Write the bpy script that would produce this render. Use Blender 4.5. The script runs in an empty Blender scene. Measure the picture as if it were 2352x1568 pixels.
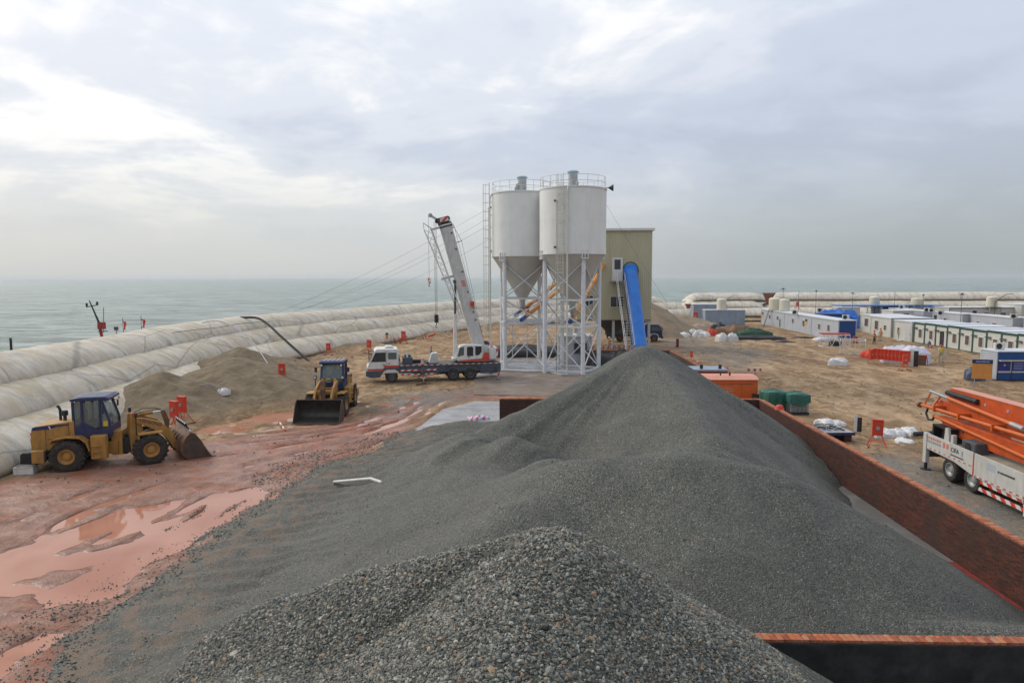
import bpy, bmesh, math, random
import numpy as np
from mathutils import Vector, Matrix, Euler
R = math.radians
rnd = random.Random(7)
S = bpy.context.scene
COL = S.collection

# ------------------------------------------------------------------ camera
FP, CX, CY, CH = 1568.0, 1176.0, 784.0, 8.8
PITCH = math.atan((784 - 636.5) / FP); YAW = math.atan(54 / FP); ROLL = R(-0.2)
CM = Matrix.Rotation(YAW, 3, 'Z') @ Matrix.Rotation(math.pi/2 - PITCH, 3, 'X') @ Matrix.Rotation(ROLL, 3, 'Z')
cd = bpy.data.cameras.new('camera'); cam = bpy.data.objects.new('camera', cd); COL.objects.link(cam)
cd.sensor_width = 36; cd.lens = 24; cd.clip_start = 0.1; cd.clip_end = 60000
cam.location = (0, 0, CH); cam.rotation_euler = CM.to_euler()
S.camera = cam

# ------------------------------------------------------------------ sky, sun, exposure
SUN = Vector((-0.78, 0.42, 0.62)).normalized()
W = bpy.data.worlds.new('World'); S.world = W; W.use_nodes = True
def build_world():
    nt = W.node_tree; nt.nodes.clear(); N = nt.nodes.new; L = nt.links.new
    out = N('ShaderNodeOutputWorld'); bg = N('ShaderNodeBackground'); bg.inputs[1].default_value = 0.1
    sky = N('ShaderNodeTexSky'); sky.sky_type = 'NISHITA'; sky.sun_disc = False
    sky.sun_elevation = math.asin(SUN.z); sky.sun_rotation = math.atan2(SUN.x, SUN.y)
    sky.air_density = 1.2; sky.dust_density = 3.0
    tc = N('ShaderNodeTexCoord'); sep = N('ShaderNodeSeparateXYZ'); L(tc.outputs['Generated'], sep.inputs[0])
    def mth(op, a, b=None, clamp=False):
        m = N('ShaderNodeMath'); m.operation = op; m.use_clamp = clamp
        for i, q in enumerate((a, b)):
            if q is None: continue
            if isinstance(q, (int, float)): m.inputs[i].default_value = q
            else: L(q, m.inputs[i])
        return m.outputs[0]
    zc = mth('MAXIMUM', sep.outputs[2], 0.0)
    zz = mth('ADD', zc, 0.22)
    comb = N('ShaderNodeCombineXYZ')
    L(mth('DIVIDE', sep.outputs[0], zz), comb.inputs[0]); L(mth('DIVIDE', sep.outputs[1], zz), comb.inputs[1])
    def noise(scale, loc, det=6, dist=0.0, rough=0.55, sc=(1, 1, 1)):
        mp = N('ShaderNodeMapping'); mp.inputs['Location'].default_value = loc; mp.inputs['Scale'].default_value = sc
        L(comb.outputs[0], mp.inputs[0])
        n = N('ShaderNodeTexNoise'); n.inputs['Scale'].default_value = scale; n.inputs['Detail'].default_value = det
        n.inputs['Distortion'].default_value = dist; n.inputs['Roughness'].default_value = rough
        L(mp.outputs[0], n.inputs['Vector']); return n.outputs[0]
    def ramp(fac, stops):
        r = N('ShaderNodeValToRGB'); r.color_ramp.interpolation = 'EASE'
        e = r.color_ramp.elements
        while len(e) < len(stops): e.new(0.5)
        for i, (p, c) in enumerate(stops): e[i].position = p; e[i].color = (*c, 1)
        L(fac, r.inputs[0]); return r.outputs[0]
    def mix(fac, a, b, mode='MIX'):
        m = N('ShaderNodeMix'); m.data_type = 'RGBA'; m.blend_type = mode
        if isinstance(fac, (int, float)): m.inputs[0].default_value = fac
        else: L(fac, m.inputs[0])
        for i, q in ((6, a), (7, b)):
            if isinstance(q, tuple): m.inputs[i].default_value = (*q, 1)
            else: L(q, m.inputs[i])
        return m.outputs[2]
    n1 = noise(1.15, (3.1, 7.7, 0), 7, 0.5, 0.55, (1.0, 1.0, 1))
    n2 = noise(2.6, (11.3, 2.4, 5), 6, 0.3, 0.58, (1.0, 1.0, 1))
    nn = mth('ADD', mth('MULTIPLY', n1, 0.66), mth('MULTIPLY', n2, 0.34))
    # brighter towards the veiled sun
    dv = N('ShaderNodeVectorMath'); dv.operation = 'DOT_PRODUCT'; L(tc.outputs['Generated'], dv.inputs[0]); dv.inputs[1].default_value = SUN
    d = dv.outputs['Value']
    nb = mth('ADD', nn, mth('MULTIPLY', mth('SUBTRACT', d, 0.44), 0.30))
    cl = ramp(nb, [(0.32, (4.7, 5.2, 6.25)), (0.46, (5.5, 6.0, 7.05)), (0.57, (6.8, 7.15, 7.85)), (0.68, (9.4, 9.25, 9.1))])
    # dim air close to the horizon
    hz = ramp(mth('MULTIPLY', zc, 1.0), [(0.0, (1, 1, 1)), (0.20, (0, 0, 0))])
    sunny = ramp(d, [(0.0, (4.05, 4.5, 4.6)), (0.62, (6.3, 6.55, 6.55))])
    c = mix(hz, cl, sunny)
    # an overcast dome is brighter overhead than at its rim
    up = N('ShaderNodeVectorMath'); up.operation = 'SCALE'; L(c, up.inputs[0]); L(mth('ADD', mth('MULTIPLY', zc, 0.55), 0.95), up.inputs['Scale'])
    c = mix(0.90, sky.outputs[0], up.outputs[0])
    L(c, bg.inputs[0]); L(bg.outputs[0], out.inputs[0])
build_world()
sl = bpy.data.lights.new('sun', 'SUN'); sl.energy = 1.5; sl.angle = R(25); sl.color = (1.0, 0.95, 0.88)
so = bpy.data.objects.new('sun', sl); COL.objects.link(so); so.rotation_euler = SUN.to_track_quat('Z', 'Y').to_euler()
S.view_settings.view_transform = 'Standard'; S.view_settings.look = 'None'
S.view_settings.exposure = 0.12; S.view_settings.gamma = 1.0
S.render.engine = 'CYCLES'; S.cycles.max_bounces = 6; S.cycles.diffuse_bounces = 2; S.cycles.glossy_bounces = 3
S.cycles.transmission_bounces = 4; S.cycles.transparent_max_bounces = 6; S.cycles.use_denoising = True
S.cycles.volume_bounces = 0; S.cycles.caustics_reflective = False; S.cycles.caustics_refractive = False

# ------------------------------------------------------------------ helpers
def ray(u, v): return CM @ Vector(((u - CX) / FP, -(v - CY) / FP, -1.0))
def G(u, v, z=0.0):
    d = ray(u, v); t = (z - CH) / d.z; return Vector((d.x * t, d.y * t, z))
def D(u, v, Y):
    d = ray(u, v); t = Y / d.y; return Vector((d.x * t, Y, CH + d.z * t))
def tag(o, label=None, cat=None, group=None, kind=None):
    if label: o['label'] = label
    if cat: o['category'] = cat
    if group: o['group'] = group
    if kind: o['kind'] = kind
    return o
def thing(name, label, cat, loc=(0, 0, 0), rz=0.0, group=None):
    o = bpy.data.objects.new(name, None); COL.objects.link(o); o.empty_display_size = 0.3
    o.location = loc; o.rotation_euler = (0, 0, rz)
    return tag(o, label, cat, group)
def copy_tree(o, parent=None):
    c = o.copy(); COL.objects.link(c); c.parent = parent
    for ch in list(o.children): copy_tree(ch, c)
    return c
class MB:
    def __init__(s): s.v = []; s.f = []; s.m = []; s.mi = 0
    def add(s, vs, fs):
        k = len(s.v); s.v += [tuple(q) for q in vs]; s.f += [tuple(i + k for i in f) for f in fs]; s.m += [s.mi] * len(fs); return s
    def mat(s, i): s.mi = i; return s
    def box(s, x0, x1, y0, y1, z0, z1, M=None):
        vs = [Vector((x, y, z)) for z in (z0, z1) for y in (y0, y1) for x in (x0, x1)]
        if M is not None: vs = [M @ q for q in vs]
        return s.add(vs, [(0, 2, 3, 1), (4, 5, 7, 6), (0, 1, 5, 4), (2, 6, 7, 3), (0, 4, 6, 2), (1, 3, 7, 5)])
    def beam(s, p0, p1, w, h=None, up=(0, 0, 1)):
        h = h or w; p0 = Vector(p0); p1 = Vector(p1); d = (p1 - p0); 
        if d.length < 1e-6: return s
        d.normalize(); u = Vector(up)
        if abs(d.dot(u)) > .98: u = Vector((1, 0, 0))
        a = d.cross(u).normalized(); b = a.cross(d).normalized()
        vs = [p + a * (i * w / 2) + b * (j * h / 2) for p in (p0, p1) for i, j in ((-1, -1), (1, -1), (1, 1), (-1, 1))]
        return s.add(vs, [(0, 3, 2, 1), (4, 5, 6, 7), (0, 1, 5, 4), (1, 2, 6, 5), (2, 3, 7, 6), (3, 0, 4, 7)])
    def cyl(s, p0, p1, r0, r1=None, n=12, cap=True):
        r1 = r0 if r1 is None else r1; p0 = Vector(p0); p1 = Vector(p1); d = (p1 - p0).normalized()
        u = Vector((0, 0, 1)) if abs(d.z) < .9 else Vector((1, 0, 0))
        a = d.cross(u).normalized(); b = d.cross(a)
        vs = []
        for p, r in ((p0, r0), (p1, r1)):
            for i in range(n):
                t = 2 * math.pi * i / n; vs.append(p + a * (r * math.cos(t)) + b * (r * math.sin(t)))
        fs = [(i, (i + 1) % n, n + (i + 1) % n, n + i) for i in range(n)]
        if cap: fs += [tuple(reversed(range(n))), tuple(range(n, 2 * n))]
        return s.add(vs, fs)
    def pipe(s, pts, r, n=8, cap=True):
        pts = [Vector(p) for p in pts]; m = len(pts); vs = []
        up = Vector((0, 0, 1)); prev = None
        for k, p in enumerate(pts):
            d = (pts[min(k + 1, m - 1)] - pts[max(k - 1, 0)]).normalized()
            if prev is None: a = d.cross(up if abs(d.z) < .9 else Vector((1, 0, 0))).normalized()
            else: a = (prev - d * prev.dot(d)).normalized()
            prev = a; b = d.cross(a); rr = r[k] if isinstance(r, (list, tuple)) else r
            for i in range(n):
                t = 2 * math.pi * i / n; vs.append(p + a * (rr * math.cos(t)) + b * (rr * math.sin(t)))
        fs = [(k * n + i, k * n + (i + 1) % n, (k + 1) * n + (i + 1) % n, (k + 1) * n + i) for k in range(m - 1) for i in range(n)]
        if cap: fs += [tuple(reversed(range(n))), tuple(range((m - 1) * n, m * n))]
        return s.add(vs, fs)
    def prism(s, poly, a, b, ax='y'):
        n = len(poly)
        f = {'y': lambda p, t: (p[0], t, p[1]), 'x': lambda p, t: (t, p[0], p[1]), 'z': lambda p, t: (p[0], p[1], t)}[ax]
        vs = [f(p, a) for p in poly] + [f(p, b) for p in poly]
        fs = [(i, (i + 1) % n, n + (i + 1) % n, n + i) for i in range(n)] + [tuple(reversed(range(n))), tuple(range(n, 2 * n))]
        return s.add(vs, fs)
    def lathe(s, prof, c=(0, 0, 0), n=24, ax='z', cap=False):
        vs = []; m = len(prof)
        for r, h in prof:
            for i in range(n):
                t = 2 * math.pi * i / n; x, y = r * math.cos(t), r * math.sin(t)
                q = {'z': (x, y, h), 'y': (x, h, y), 'x': (h, x, y)}[ax]
                vs.append((q[0] + c[0], q[1] + c[1], q[2] + c[2]))
        fs = [(k * n + i, k * n + (i + 1) % n, (k + 1) * n + (i + 1) % n, (k + 1) * n + i) for k in range(m - 1) for i in range(n)]
        if cap: fs += [tuple(range(n)), tuple(range((m - 1) * n, m * n))]
        return s.add(vs, fs)
    def quad(s, a, b, c, d): return s.add([a, b, c, d], [(0, 1, 2, 3)])
    def mesh(s, name, mats, smooth=None):
        me = bpy.data.meshes.new(name); me.from_pydata(s.v, [], s.f)
        for q in (mats if isinstance(mats, (list, tuple)) else [mats]): me.materials.append(q)
        if any(s.m): me.polygons.foreach_set('material_index', s.m)
        bm = bmesh.new(); bm.from_mesh(me); bmesh.ops.recalc_face_normals(bm, faces=bm.faces); bm.to_mesh(me); bm.free()
        if smooth:
            me.polygons.foreach_set('use_smooth', [True] * len(me.polygons)); me.set_sharp_from_angle(angle=R(smooth))
        me.update(); return me
    def build(s, name, mats, parent=None, smooth=None, bevel=0.0, loc=None):
        o = bpy.data.objects.new(name, s.mesh(name, mats, smooth)); COL.objects.link(o); o.parent = parent
        if loc is not None: o.location = loc
        if bevel:
            b = o.modifiers.new('bevel', 'BEVEL'); b.width = bevel; b.segments = 2; b.limit_method = 'ANGLE'; b.angle_limit = R(40)
            b.harden_normals = False
        return o
def text_mesh(txt, size, name, mat, parent, M, depth=0.004, align='CENTER', shear=0.0):
    c = bpy.data.curves.new(name, 'FONT'); c.body = txt; c.size = size; c.extrude = depth; c.align_x = align; c.align_y = 'CENTER'; c.shear = shear
    c.resolution_u = 2; c.offset = size * 0.012
    t = bpy.data.objects.new(name, c); COL.objects.link(t)
    bpy.context.view_layer.update()
    me = bpy.data.meshes.new_from_object(t.evaluated_get(bpy.context.evaluated_depsgraph_get()))
    bpy.data.objects.remove(t); bpy.data.curves.remove(c)
    me.materials.clear(); me.materials.append(mat); me.transform(M)
    o = bpy.data.objects.new(name, me); COL.objects.link(o); o.parent = parent
    return o

# ------------------------------------------------------------------ noise on arrays
def vnoise(x, y, seed=0):
    xi = np.floor(x).astype(np.int64); yi = np.floor(y).astype(np.int64); xf = x - xi; yf = y - yi
    def h(a, b):
        n = (a * 374761393 + b * 668265263 + seed * 974634777) & 0xffffffff
        n = ((n ^ (n >> 13)) * 1274126177) & 0xffffffff
        return ((n ^ (n >> 16)) & 0xffff) / 65535.0
    u = xf * xf * (3 - 2 * xf); v = yf * yf * (3 - 2 * yf)
    return (h(xi, yi) * (1 - u) + h(xi + 1, yi) * u) * (1 - v) + (h(xi, yi + 1) * (1 - u) + h(xi + 1, yi + 1) * u) * v
def fbm(x, y, seed=0, oct=4):
    s = 0; a = .5; t = 0
    for k in range(oct): s = s + a * vnoise(x * 2**k, y * 2**k, seed + k * 17); t += a; a *= .5
    return s / t - .5
def seg_dist(x, y, pts):
    best = np.full(np.shape(x), 1e9); al = np.zeros(np.shape(x)); acc = 0.0
    for (ax, ay), (bx, by) in zip(pts[:-1], pts[1:]):
        L2 = (bx - ax)**2 + (by - ay)**2; L = math.sqrt(L2)
        t = np.clip(((x - ax) * (bx - ax) + (y - ay) * (by - ay)) / L2, 0, 1)
        d = np.hypot(x - ax - t * (bx - ax), y - ay - t * (by - ay))
        m = d < best; al = np.where(m, acc + t * L, al); best = np.where(m, d, best); acc += L
    return best, al
def in_poly(x, y, poly):
    r = np.zeros(np.shape(x), bool); n = len(poly)
    for i in range(n):
        (ax, ay), (bx, by) = poly[i], poly[(i + 1) % n]
        if ay == by: continue
        c = ((ay > y) != (by > y)) & (x < (bx - ax) * (y - ay) / (by - ay) + ax); r ^= c
    return r
def poly_sd(x, y, poly):
    d, _ = seg_dist(x, y, list(poly) + [poly[0]]); return np.where(in_poly(x, y, poly), -d, d)
def sstep(a, b, x):
    t = np.clip((x - a) / (b - a), 0, 1); return t * t * (3 - 2 * t)
def grid_mesh(name, xs, ys, Z, keep=None, mats=None, attrs=None):
    nx, ny = len(xs), len(ys); X, Y = np.meshgrid(xs, ys)
    co = np.stack([X, Y, Z], -1).reshape(-1, 3)
    idx = np.arange(nx * ny).reshape(ny, nx)
    q = np.stack([idx[:-1, :-1], idx[:-1, 1:], idx[1:, 1:], idx[1:, :-1]], -1).reshape(-1, 4)
    if keep is not None:
        k = keep.reshape(-1); q = q[k[q].any(1)]
        used = np.zeros(len(co), bool); used[q] = True; mp = np.cumsum(used) - 1; co = co[used]; q = mp[q]
    else: used = np.ones(len(co), bool)
    me = np_mesh(name, co, q, mats)
    for an, av in (attrs or {}).items():
        a = me.attributes.new(an, 'FLOAT', 'POINT'); a.data.foreach_set('value', np.ascontiguousarray(av.reshape(-1)[used], dtype=np.float32))
    return me
def np_mesh(name, co, faces, mats=None, smooth=True):
    me = bpy.data.meshes.new(name); k = faces.shape[1]
    me.vertices.add(len(co)); me.vertices.foreach_set('co', np.ascontiguousarray(co, dtype=np.float32).reshape(-1))
    me.loops.add(faces.size); me.loops.foreach_set('vertex_index', np.ascontiguousarray(faces, dtype=np.int32).reshape(-1))
    me.polygons.add(len(faces)); me.polygons.foreach_set('loop_start', np.arange(0, faces.size, k, dtype=np.int32))
    me.update(calc_edges=True); me.validate()
    me.polygons.foreach_set('use_smooth', np.full(len(me.polygons), smooth))
    for m in (mats if isinstance(mats, (list, tuple)) else [mats] if mats else []): me.materials.append(m)
    return me
def link(name, me, parent=None):
    o = bpy.data.objects.new(name, me); COL.objects.link(o); o.parent = parent; return o

# ------------------------------------------------------------------ materials
class NT:
    def __init__(s, name):
        s.m = bpy.data.materials.new(name); s.m.use_nodes = True; s.t = s.m.node_tree
        s.b = s.t.nodes['Principled BSDF']; s.tc = s.t.nodes.new('ShaderNodeTexCoord')
    def N(s, k): return s.t.nodes.new('ShaderNode' + k)
    def L(s, a, b): s.t.links.new(a, b)
    def put(s, sock, q):
        if isinstance(q, (int, float)): sock.default_value = q
        elif isinstance(q, tuple): sock.default_value = (*q, 1) if len(q) == 3 and sock.type == 'RGBA' else q
        else: s.L(q, sock)
    def mp(s, scale=(1, 1, 1), loc=(0, 0, 0), rot=(0, 0, 0), src='Object', vec=None):
        n = s.N('Mapping'); n.inputs['Scale'].default_value = scale; n.inputs['Location'].default_value = loc; n.inputs['Rotation'].default_value = rot
        s.L(vec if vec is not None else s.tc.outputs[src], n.inputs[0]); return n.outputs[0]
    def noise(s, scale, vec=None, det=4, rough=.55, dist=0, out=0):
        n = s.N('TexNoise'); n.inputs['Scale'].default_value = scale; n.inputs['Detail'].default_value = det
        n.inputs['Roughness'].default_value = rough; n.inputs['Distortion'].default_value = dist
        s.L(vec if vec is not None else s.tc.outputs['Object'], n.inputs['Vector']); return n.outputs[out]
    def vor(s, scale, vec=None, feat='F1', out='Distance', rand=1):
        n = s.N('TexVoronoi'); n.feature = feat; n.inputs['Scale'].default_value = scale; n.inputs['Randomness'].default_value = rand
        s.L(vec if vec is not None else s.tc.outputs['Object'], n.inputs['Vector']); return n.outputs[out]
    def math(s, op, a, b=0.0, clamp=False):
        n = s.N('Math'); n.operation = op; n.use_clamp = clamp; s.put(n.inputs[0], a); s.put(n.inputs[1], b); return n.outputs[0]
    def ramp(s, fac, stops, interp='LINEAR'):
        n = s.N('ValToRGB'); e = n.color_ramp.elements; n.color_ramp.interpolation = interp
        while len(e) < len(stops): e.new(.5)
        for i, (p, c) in enumerate(stops):
            e[i].position = p; e[i].color = (c, c, c, 1) if isinstance(c, (int, float)) else (*c, 1)
        s.L(fac, n.inputs[0]); return n.outputs[0]
    def mix(s, fac, a, b, mode='MIX'):
        n = s.N('Mix'); n.data_type = 'RGBA'; n.blend_type = mode; s.put(n.inputs[0], fac); s.put(n.inputs[6], a); s.put(n.inputs[7], b); return n.outputs[2]
    def attr(s, name, out='Fac'):
        n = s.N('Attribute'); n.attribute_name = name; return n.outputs[out]
    def bump(s, h, dist=.02, strength=.6, nrm=None):
        n = s.N('Bump'); n.inputs['Distance'].default_value = dist; n.inputs['Strength'].default_value = strength
        s.L(h, n.inputs['Height'])
        if nrm is not None: s.L(nrm, n.inputs['Normal'])
        return n.outputs[0]
    def out(s, col=None, rough=None, metal=None, normal=None, spec=None):
        for k, q in (('Base Color', col), ('Roughness', rough), ('Metallic', metal), ('Normal', normal), ('Specular IOR Level', spec)):
            if q is not None: s.put(s.b.inputs[k], q)
        return s.m
MATS = {}
def paint(name, col, rough=.5, metal=0.0, var=.12, sc=2.5, dirt=None, da=.45, bump=0.0, bs=30, spec=.4, streak=False):
    """weathered surface: noise-varied colour, blotches of dirt, fine relief"""
    if name in MATS: return MATS[name]
    n = NT(name)
    a = n.noise(sc, n.mp(src='Object'), 5, .6)
    lo = tuple(c * (1 - var) for c in col); hi = tuple(min(1, c * (1 + var)) for c in col)
    c = n.mix(n.ramp(a, [(.3, 0.0), (.7, 1.0)]), lo, hi)
    if dirt:
        v = n.mp(scale=(1, 1, .18) if streak else (1, 1, 1), loc=(3, 1, 2))
        d = n.noise(sc * (2.2 if streak else 1.3), v, 6, .7)
        c = n.mix(n.math('MULTIPLY', n.ramp(d, [(.45, 0.0), (.68, 1.0)]), da), c, dirt)
    r = n.ramp(n.noise(sc * 1.7, None, 3), [(.3, max(0, rough - .1)), (.7, min(1, rough + .12))])
    nm = n.bump(n.noise(bs, None, 4), bump, .5) if bump else None
    MATS[name] = n.out(c, r, metal, nm, spec); return MATS[name]
MUDC = (.20, .13, .08)
# ------------------------------------------------------------------ sea
def m_sea():
    n = NT('sea_water')
    v = n.mp(scale=(1, 1, 1), rot=(0, 0, R(20)))
    a = n.noise(.13, n.mp(scale=(.6, 1.3, 1), rot=(0, 0, R(12))), 8, .68, .4)
    b = n.noise(.035, v, 4, .5)
    c = n.mix(n.ramp(b, [(.35, 0.0), (.65, 1.0)]), (.30, .365, .315), (.38, .44, .385))
    c = n.mix(n.ramp(n.noise(.16, n.mp(scale=(.45, 1.3, 1), rot=(0, 0, R(8))), 8, .74, .6), [(.44, .95), (.535, 0.0)]), c, (.115, .16, .137))  # wave shading painted into the water colour as darker streaks
    foam = n.ramp(n.noise(.5, n.mp(scale=(.35, 1.3, 1), rot=(0, 0, R(12))), 8, .75), [(.70, 0.0), (.78, 1.0)])
    c = n.mix(n.math('MULTIPLY', foam, .35), c, (.55, .58, .56))
    nm = n.bump(a, 3.5, 1.0)
    n.b.inputs['IOR'].default_value = 1.33
    return n.out(c, .30, 0, nm, .35)
bm = bmesh.new()
rings = [0, 60, 120, 200, 320, 520, 900, 1600, 3000, 6000, 12000, 24000]
vv = [[bm.verts.new((r * math.cos(t * math.pi / 32), 40 + r * math.sin(t * math.pi / 32), -2.4)) for t in range(64)] for r in rings[1:]]
c0 = bm.verts.new((0, 40, -2.4))
for t in range(64): bm.faces.new((c0, vv[0][t], vv[0][(t + 1) % 64]))
for k in range(len(vv) - 1):
    for t in range(64): bm.faces.new((vv[k][t], vv[k + 1][t], vv[k + 1][(t + 1) % 64], vv[k][(t + 1) % 64]))
me = bpy.data.meshes.new('sea'); bm.to_mesh(me); bm.free(); me.materials.append(m_sea())
tag(link('sea', me), 'grey green choppy sea beyond the dam', kind='structure')

# ------------------------------------------------------------------ dam line (inner toe of the lowest tube)
DAM = [(-22.6, -30), (-23.2, 8), (-23.7, 28.7), (-25.3, 48), (-26.6, 66), (-24.6, 80), (-18.9, 93), (-10.7, 114.7), (4, 130), (20, 140.5), (34, 145.8), (46, 148), (80, 147), (150, 143)]
def catmull(pts, step):
    P = [Vector((*p, 0)) for p in pts]; P = [2 * P[0] - P[1]] + P + [2 * P[-1] - P[-2]]; out = []
    for i in range(1, len(P) - 2):
        a, b, c, d = P[i - 1:i + 3]; n = max(2, int((c - b).length / step))
        for k in range(n):
            t = k / n
            out.append(.5 * ((2 * b) + (c - a) * t + (2 * a - 5 * b + 4 * c - d) * t * t + (3 * b - a - 3 * c + d) * t**3))
    out.append(P[-2]); return out
DAMC = catmull(DAM, .3)
DX = np.array([[p.x, p.y] for p in DAMC]); DT = np.gradient(DX, axis=0); DT /= np.linalg.norm(DT, axis=1)[:, None]
DN = np.stack([-DT[:, 1], DT[:, 0]], 1)            # outward (left of the walking direction: towards the sea)
DS = np.concatenate([[0], np.cumsum(np.linalg.norm(np.diff(DX, axis=0), axis=1))])

def m_tube():
    n = NT('geotextile')
    uv = n.tc.outputs['UV']
    base = n.mix(n.ramp(n.noise(.9, n.mp((.25, .8, 1), vec=uv), 5), [(.3, 0.0), (.7, 1.0)]), (.63, .55, .43), (.73, .675, .57))
    grey = n.ramp(n.noise(1.1, n.mp((1.2, .35, 1), (5, 2, 0), vec=uv), 7, .7, .5), [(.47, 0.0), (.68, 1.0)])
    base = n.mix(n.math('MULTIPLY', grey, .65), base, (.30, .285, .255))
    och = n.ramp(n.noise(.8, n.mp((.9, .5, 1), (9, 4, 0), (0, 0, .5), vec=uv), 7, .72, .8), [(.44, 0.0), (.60, 1.0)])
    base = n.mix(n.math('MULTIPLY', och, n.math('MULTIPLY', n.attr('stain'), .62)), base, (.47, .36, .20))
    smear = n.ramp(n.noise(.33, n.mp((1.0, .5, 1), (2, 8, 0), vec=uv), 8, .78, 1.2), [(.60, 0.0), (.70, 1.0)])
    base = n.mix(n.math('MULTIPLY', smear, .7), base, (.12, .115, .105))
    base = n.mix(n.math('MULTIPLY', n.attr('seam_shade'), .92), base, (.115, .085, .05))  # shade in the creases between tubes painted in, with a brown band
    crack = n.ramp(n.vor(.22, n.mp((.6, 1.2, 1), vec=n.mix(.12, uv, n.noise(2.0, uv, 4, .6, 0, 1))), 'DISTANCE_TO_EDGE'), [(.004, 1.0), (.014, 0.0)])
    base = n.mix(n.math('MULTIPLY', crack, .5), base, (.22, .20, .18))
    h = n.math('ADD', n.noise(3.5, n.mp((1.6, .5, 1), vec=uv), 6, .65), n.math('MULTIPLY', n.noise(60, uv, 2), .06))
    return n.out(base, .85, 0, n.bump(h, .16, .85), .25)
M_TUBE = m_tube()
M_TEND = paint('tube_end_cloth', (.22, .09, .055), .85, var=.2)
def dam_tube(name, label, i0, i1, off, z0, hgt, wid, seed, stain, group, close=(False, False)):
    """a sand filled tube lying along the dam line; off = outward shift of its inner edge"""
    i1 = min(i1, len(DX) - 1); ii = np.arange(i0, i1 + 1); n = len(ii); m = 34
    th = np.linspace(-.98, math.pi + .98, m)          # open underneath
    cs = np.cos(th); sn = np.sin(th); e = .72
    prof_n = -np.sign(cs) * np.where(sn > 0, np.abs(cs)**1.15, np.abs(cs)**.55); prof_z = np.where(sn > 0, np.abs(sn)**1.15, -np.abs(sn)**.8)
    s = DS[ii]
    wob = 1 + .10 * fbm(s / 9, s * 0 + seed, seed, 3) ; hv = 1 + .14 * fbm(s / 13, s * 0 + 3.3, seed + 5, 3) 
    offv = off + .8 * fbm(s / 14, s * 0 + 9, seed + 9, 3)
    taper = np.ones(n)
    if close[0]: taper = np.minimum(taper, .35 + .65 * np.sqrt(np.clip((s - s[0]) / 2.0, 0, 1)))
    if close[1]: taper = np.minimum(taper, .35 + .65 * np.sqrt(np.clip((s[-1] - s) / 2.0, 0, 1)))
    A = wid / 2 * wob; B = hgt / 2 * 1.12 * hv * taper
    SS, TH = np.meshgrid(s, th, indexing='ij')
    sag = np.clip(-prof_n, 0, 1)[None, :] * np.clip(.75 - prof_z, 0, 1)[None, :]
    # tucks: short folds across the tube, strongest at its inner lower edge
    wr = (.13 * fbm(SS * 2.6, TH * .35, seed + 21, 2) + .05 * fbm(SS * 8, TH * .9, seed + 23, 2)) * sag + .06 * fbm(SS / 4.5, TH * .8, seed + 30, 3)
    N_ = offv[:, None] + A[:, None] * (1 + prof_n[None, :] * (1 + wr)); Z_ = z0 + B[:, None] * (.60 + (np.where(prof_z > 0, 1.30, .66) * prof_z)[None, :] * (1 + wr * .6))
    co = np.stack([DX[ii, 0][:, None] + DN[ii, 0][:, None] * N_, DX[ii, 1][:, None] + DN[ii, 1][:, None] * N_, Z_], -1).reshape(-1, 3)
    idx = np.arange(n * m).reshape(n, m)
    q = np.stack([idx[:-1, :-1], idx[:-1, 1:], idx[1:, 1:], idx[1:, :-1]], -1).reshape(-1, 4)
    me = np_mesh(name, co, q, [M_TUBE])
    seam_shade = sstep(.14, -.26, prof_z)[None, :] * np.ones((n, 1)); st = np.clip(stain * (.55 + .6 * np.clip(prof_z, 0, 1)[None, :]) * np.ones((n, 1)), 0, 1)
    for an, av in (('seam_shade', seam_shade), ('stain', st)):
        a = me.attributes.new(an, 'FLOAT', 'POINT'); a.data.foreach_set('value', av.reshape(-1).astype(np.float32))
    uvl = me.uv_layers.new(name='uv'); lv = np.empty(len(me.loops), np.int32); me.loops.foreach_get('vertex_index', lv)
    arc = np.concatenate([[0], np.cumsum(np.hypot(np.diff(prof_n * wid / 2), np.diff(prof_z * hgt / 2)))])
    uvv = np.stack([SS + seed * 37, np.broadcast_to(arc[None, :], SS.shape) + seed], -1).reshape(-1, 2)
    uvl.data.foreach_set('uv', uvv[lv].astype(np.float32).reshape(-1))
    o = link(name, me); tag(o, label, 'tube', group)
    for e_, k in ((0, 0), (1, n - 1)):
        if close[e_]:
            ring = co.reshape(n, m, 3)[k]; c = ring.mean(0) + np.array([*(DT[ii[k]] * (-.5 if e_ == 0 else .5)), 0])
            b = MB(); b.add([tuple(p) for p in ring] + [tuple(c)], [(j, j + 1, m) for j in range(m - 1)]); b.build('tube_end', M_TUBE, o, 60)
    return o
def di(x, y): return int(np.argmin((DX[:, 0] - x)**2 + (DX[:, 1] - y)**2))
GRP = 'sand filled tubes of the dam'
iT = di(33.5, 145.6); iA = di(-10, 115.5); iR = di(50, 148.2)
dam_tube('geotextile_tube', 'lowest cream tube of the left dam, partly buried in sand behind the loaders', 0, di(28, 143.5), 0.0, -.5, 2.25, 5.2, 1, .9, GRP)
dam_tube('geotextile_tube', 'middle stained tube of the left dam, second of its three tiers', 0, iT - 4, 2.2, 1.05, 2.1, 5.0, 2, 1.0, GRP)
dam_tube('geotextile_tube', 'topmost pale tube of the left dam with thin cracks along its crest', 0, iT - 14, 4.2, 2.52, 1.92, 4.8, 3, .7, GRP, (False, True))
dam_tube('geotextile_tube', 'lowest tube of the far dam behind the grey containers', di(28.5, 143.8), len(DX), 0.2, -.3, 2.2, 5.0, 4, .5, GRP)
dam_tube('geotextile_tube', 'middle tube of the far dam, short piece behind the blue grey container', iT, iR, 2.2, 1.5, 1.95, 6.4, 5, .5, GRP, (True, True))
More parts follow.
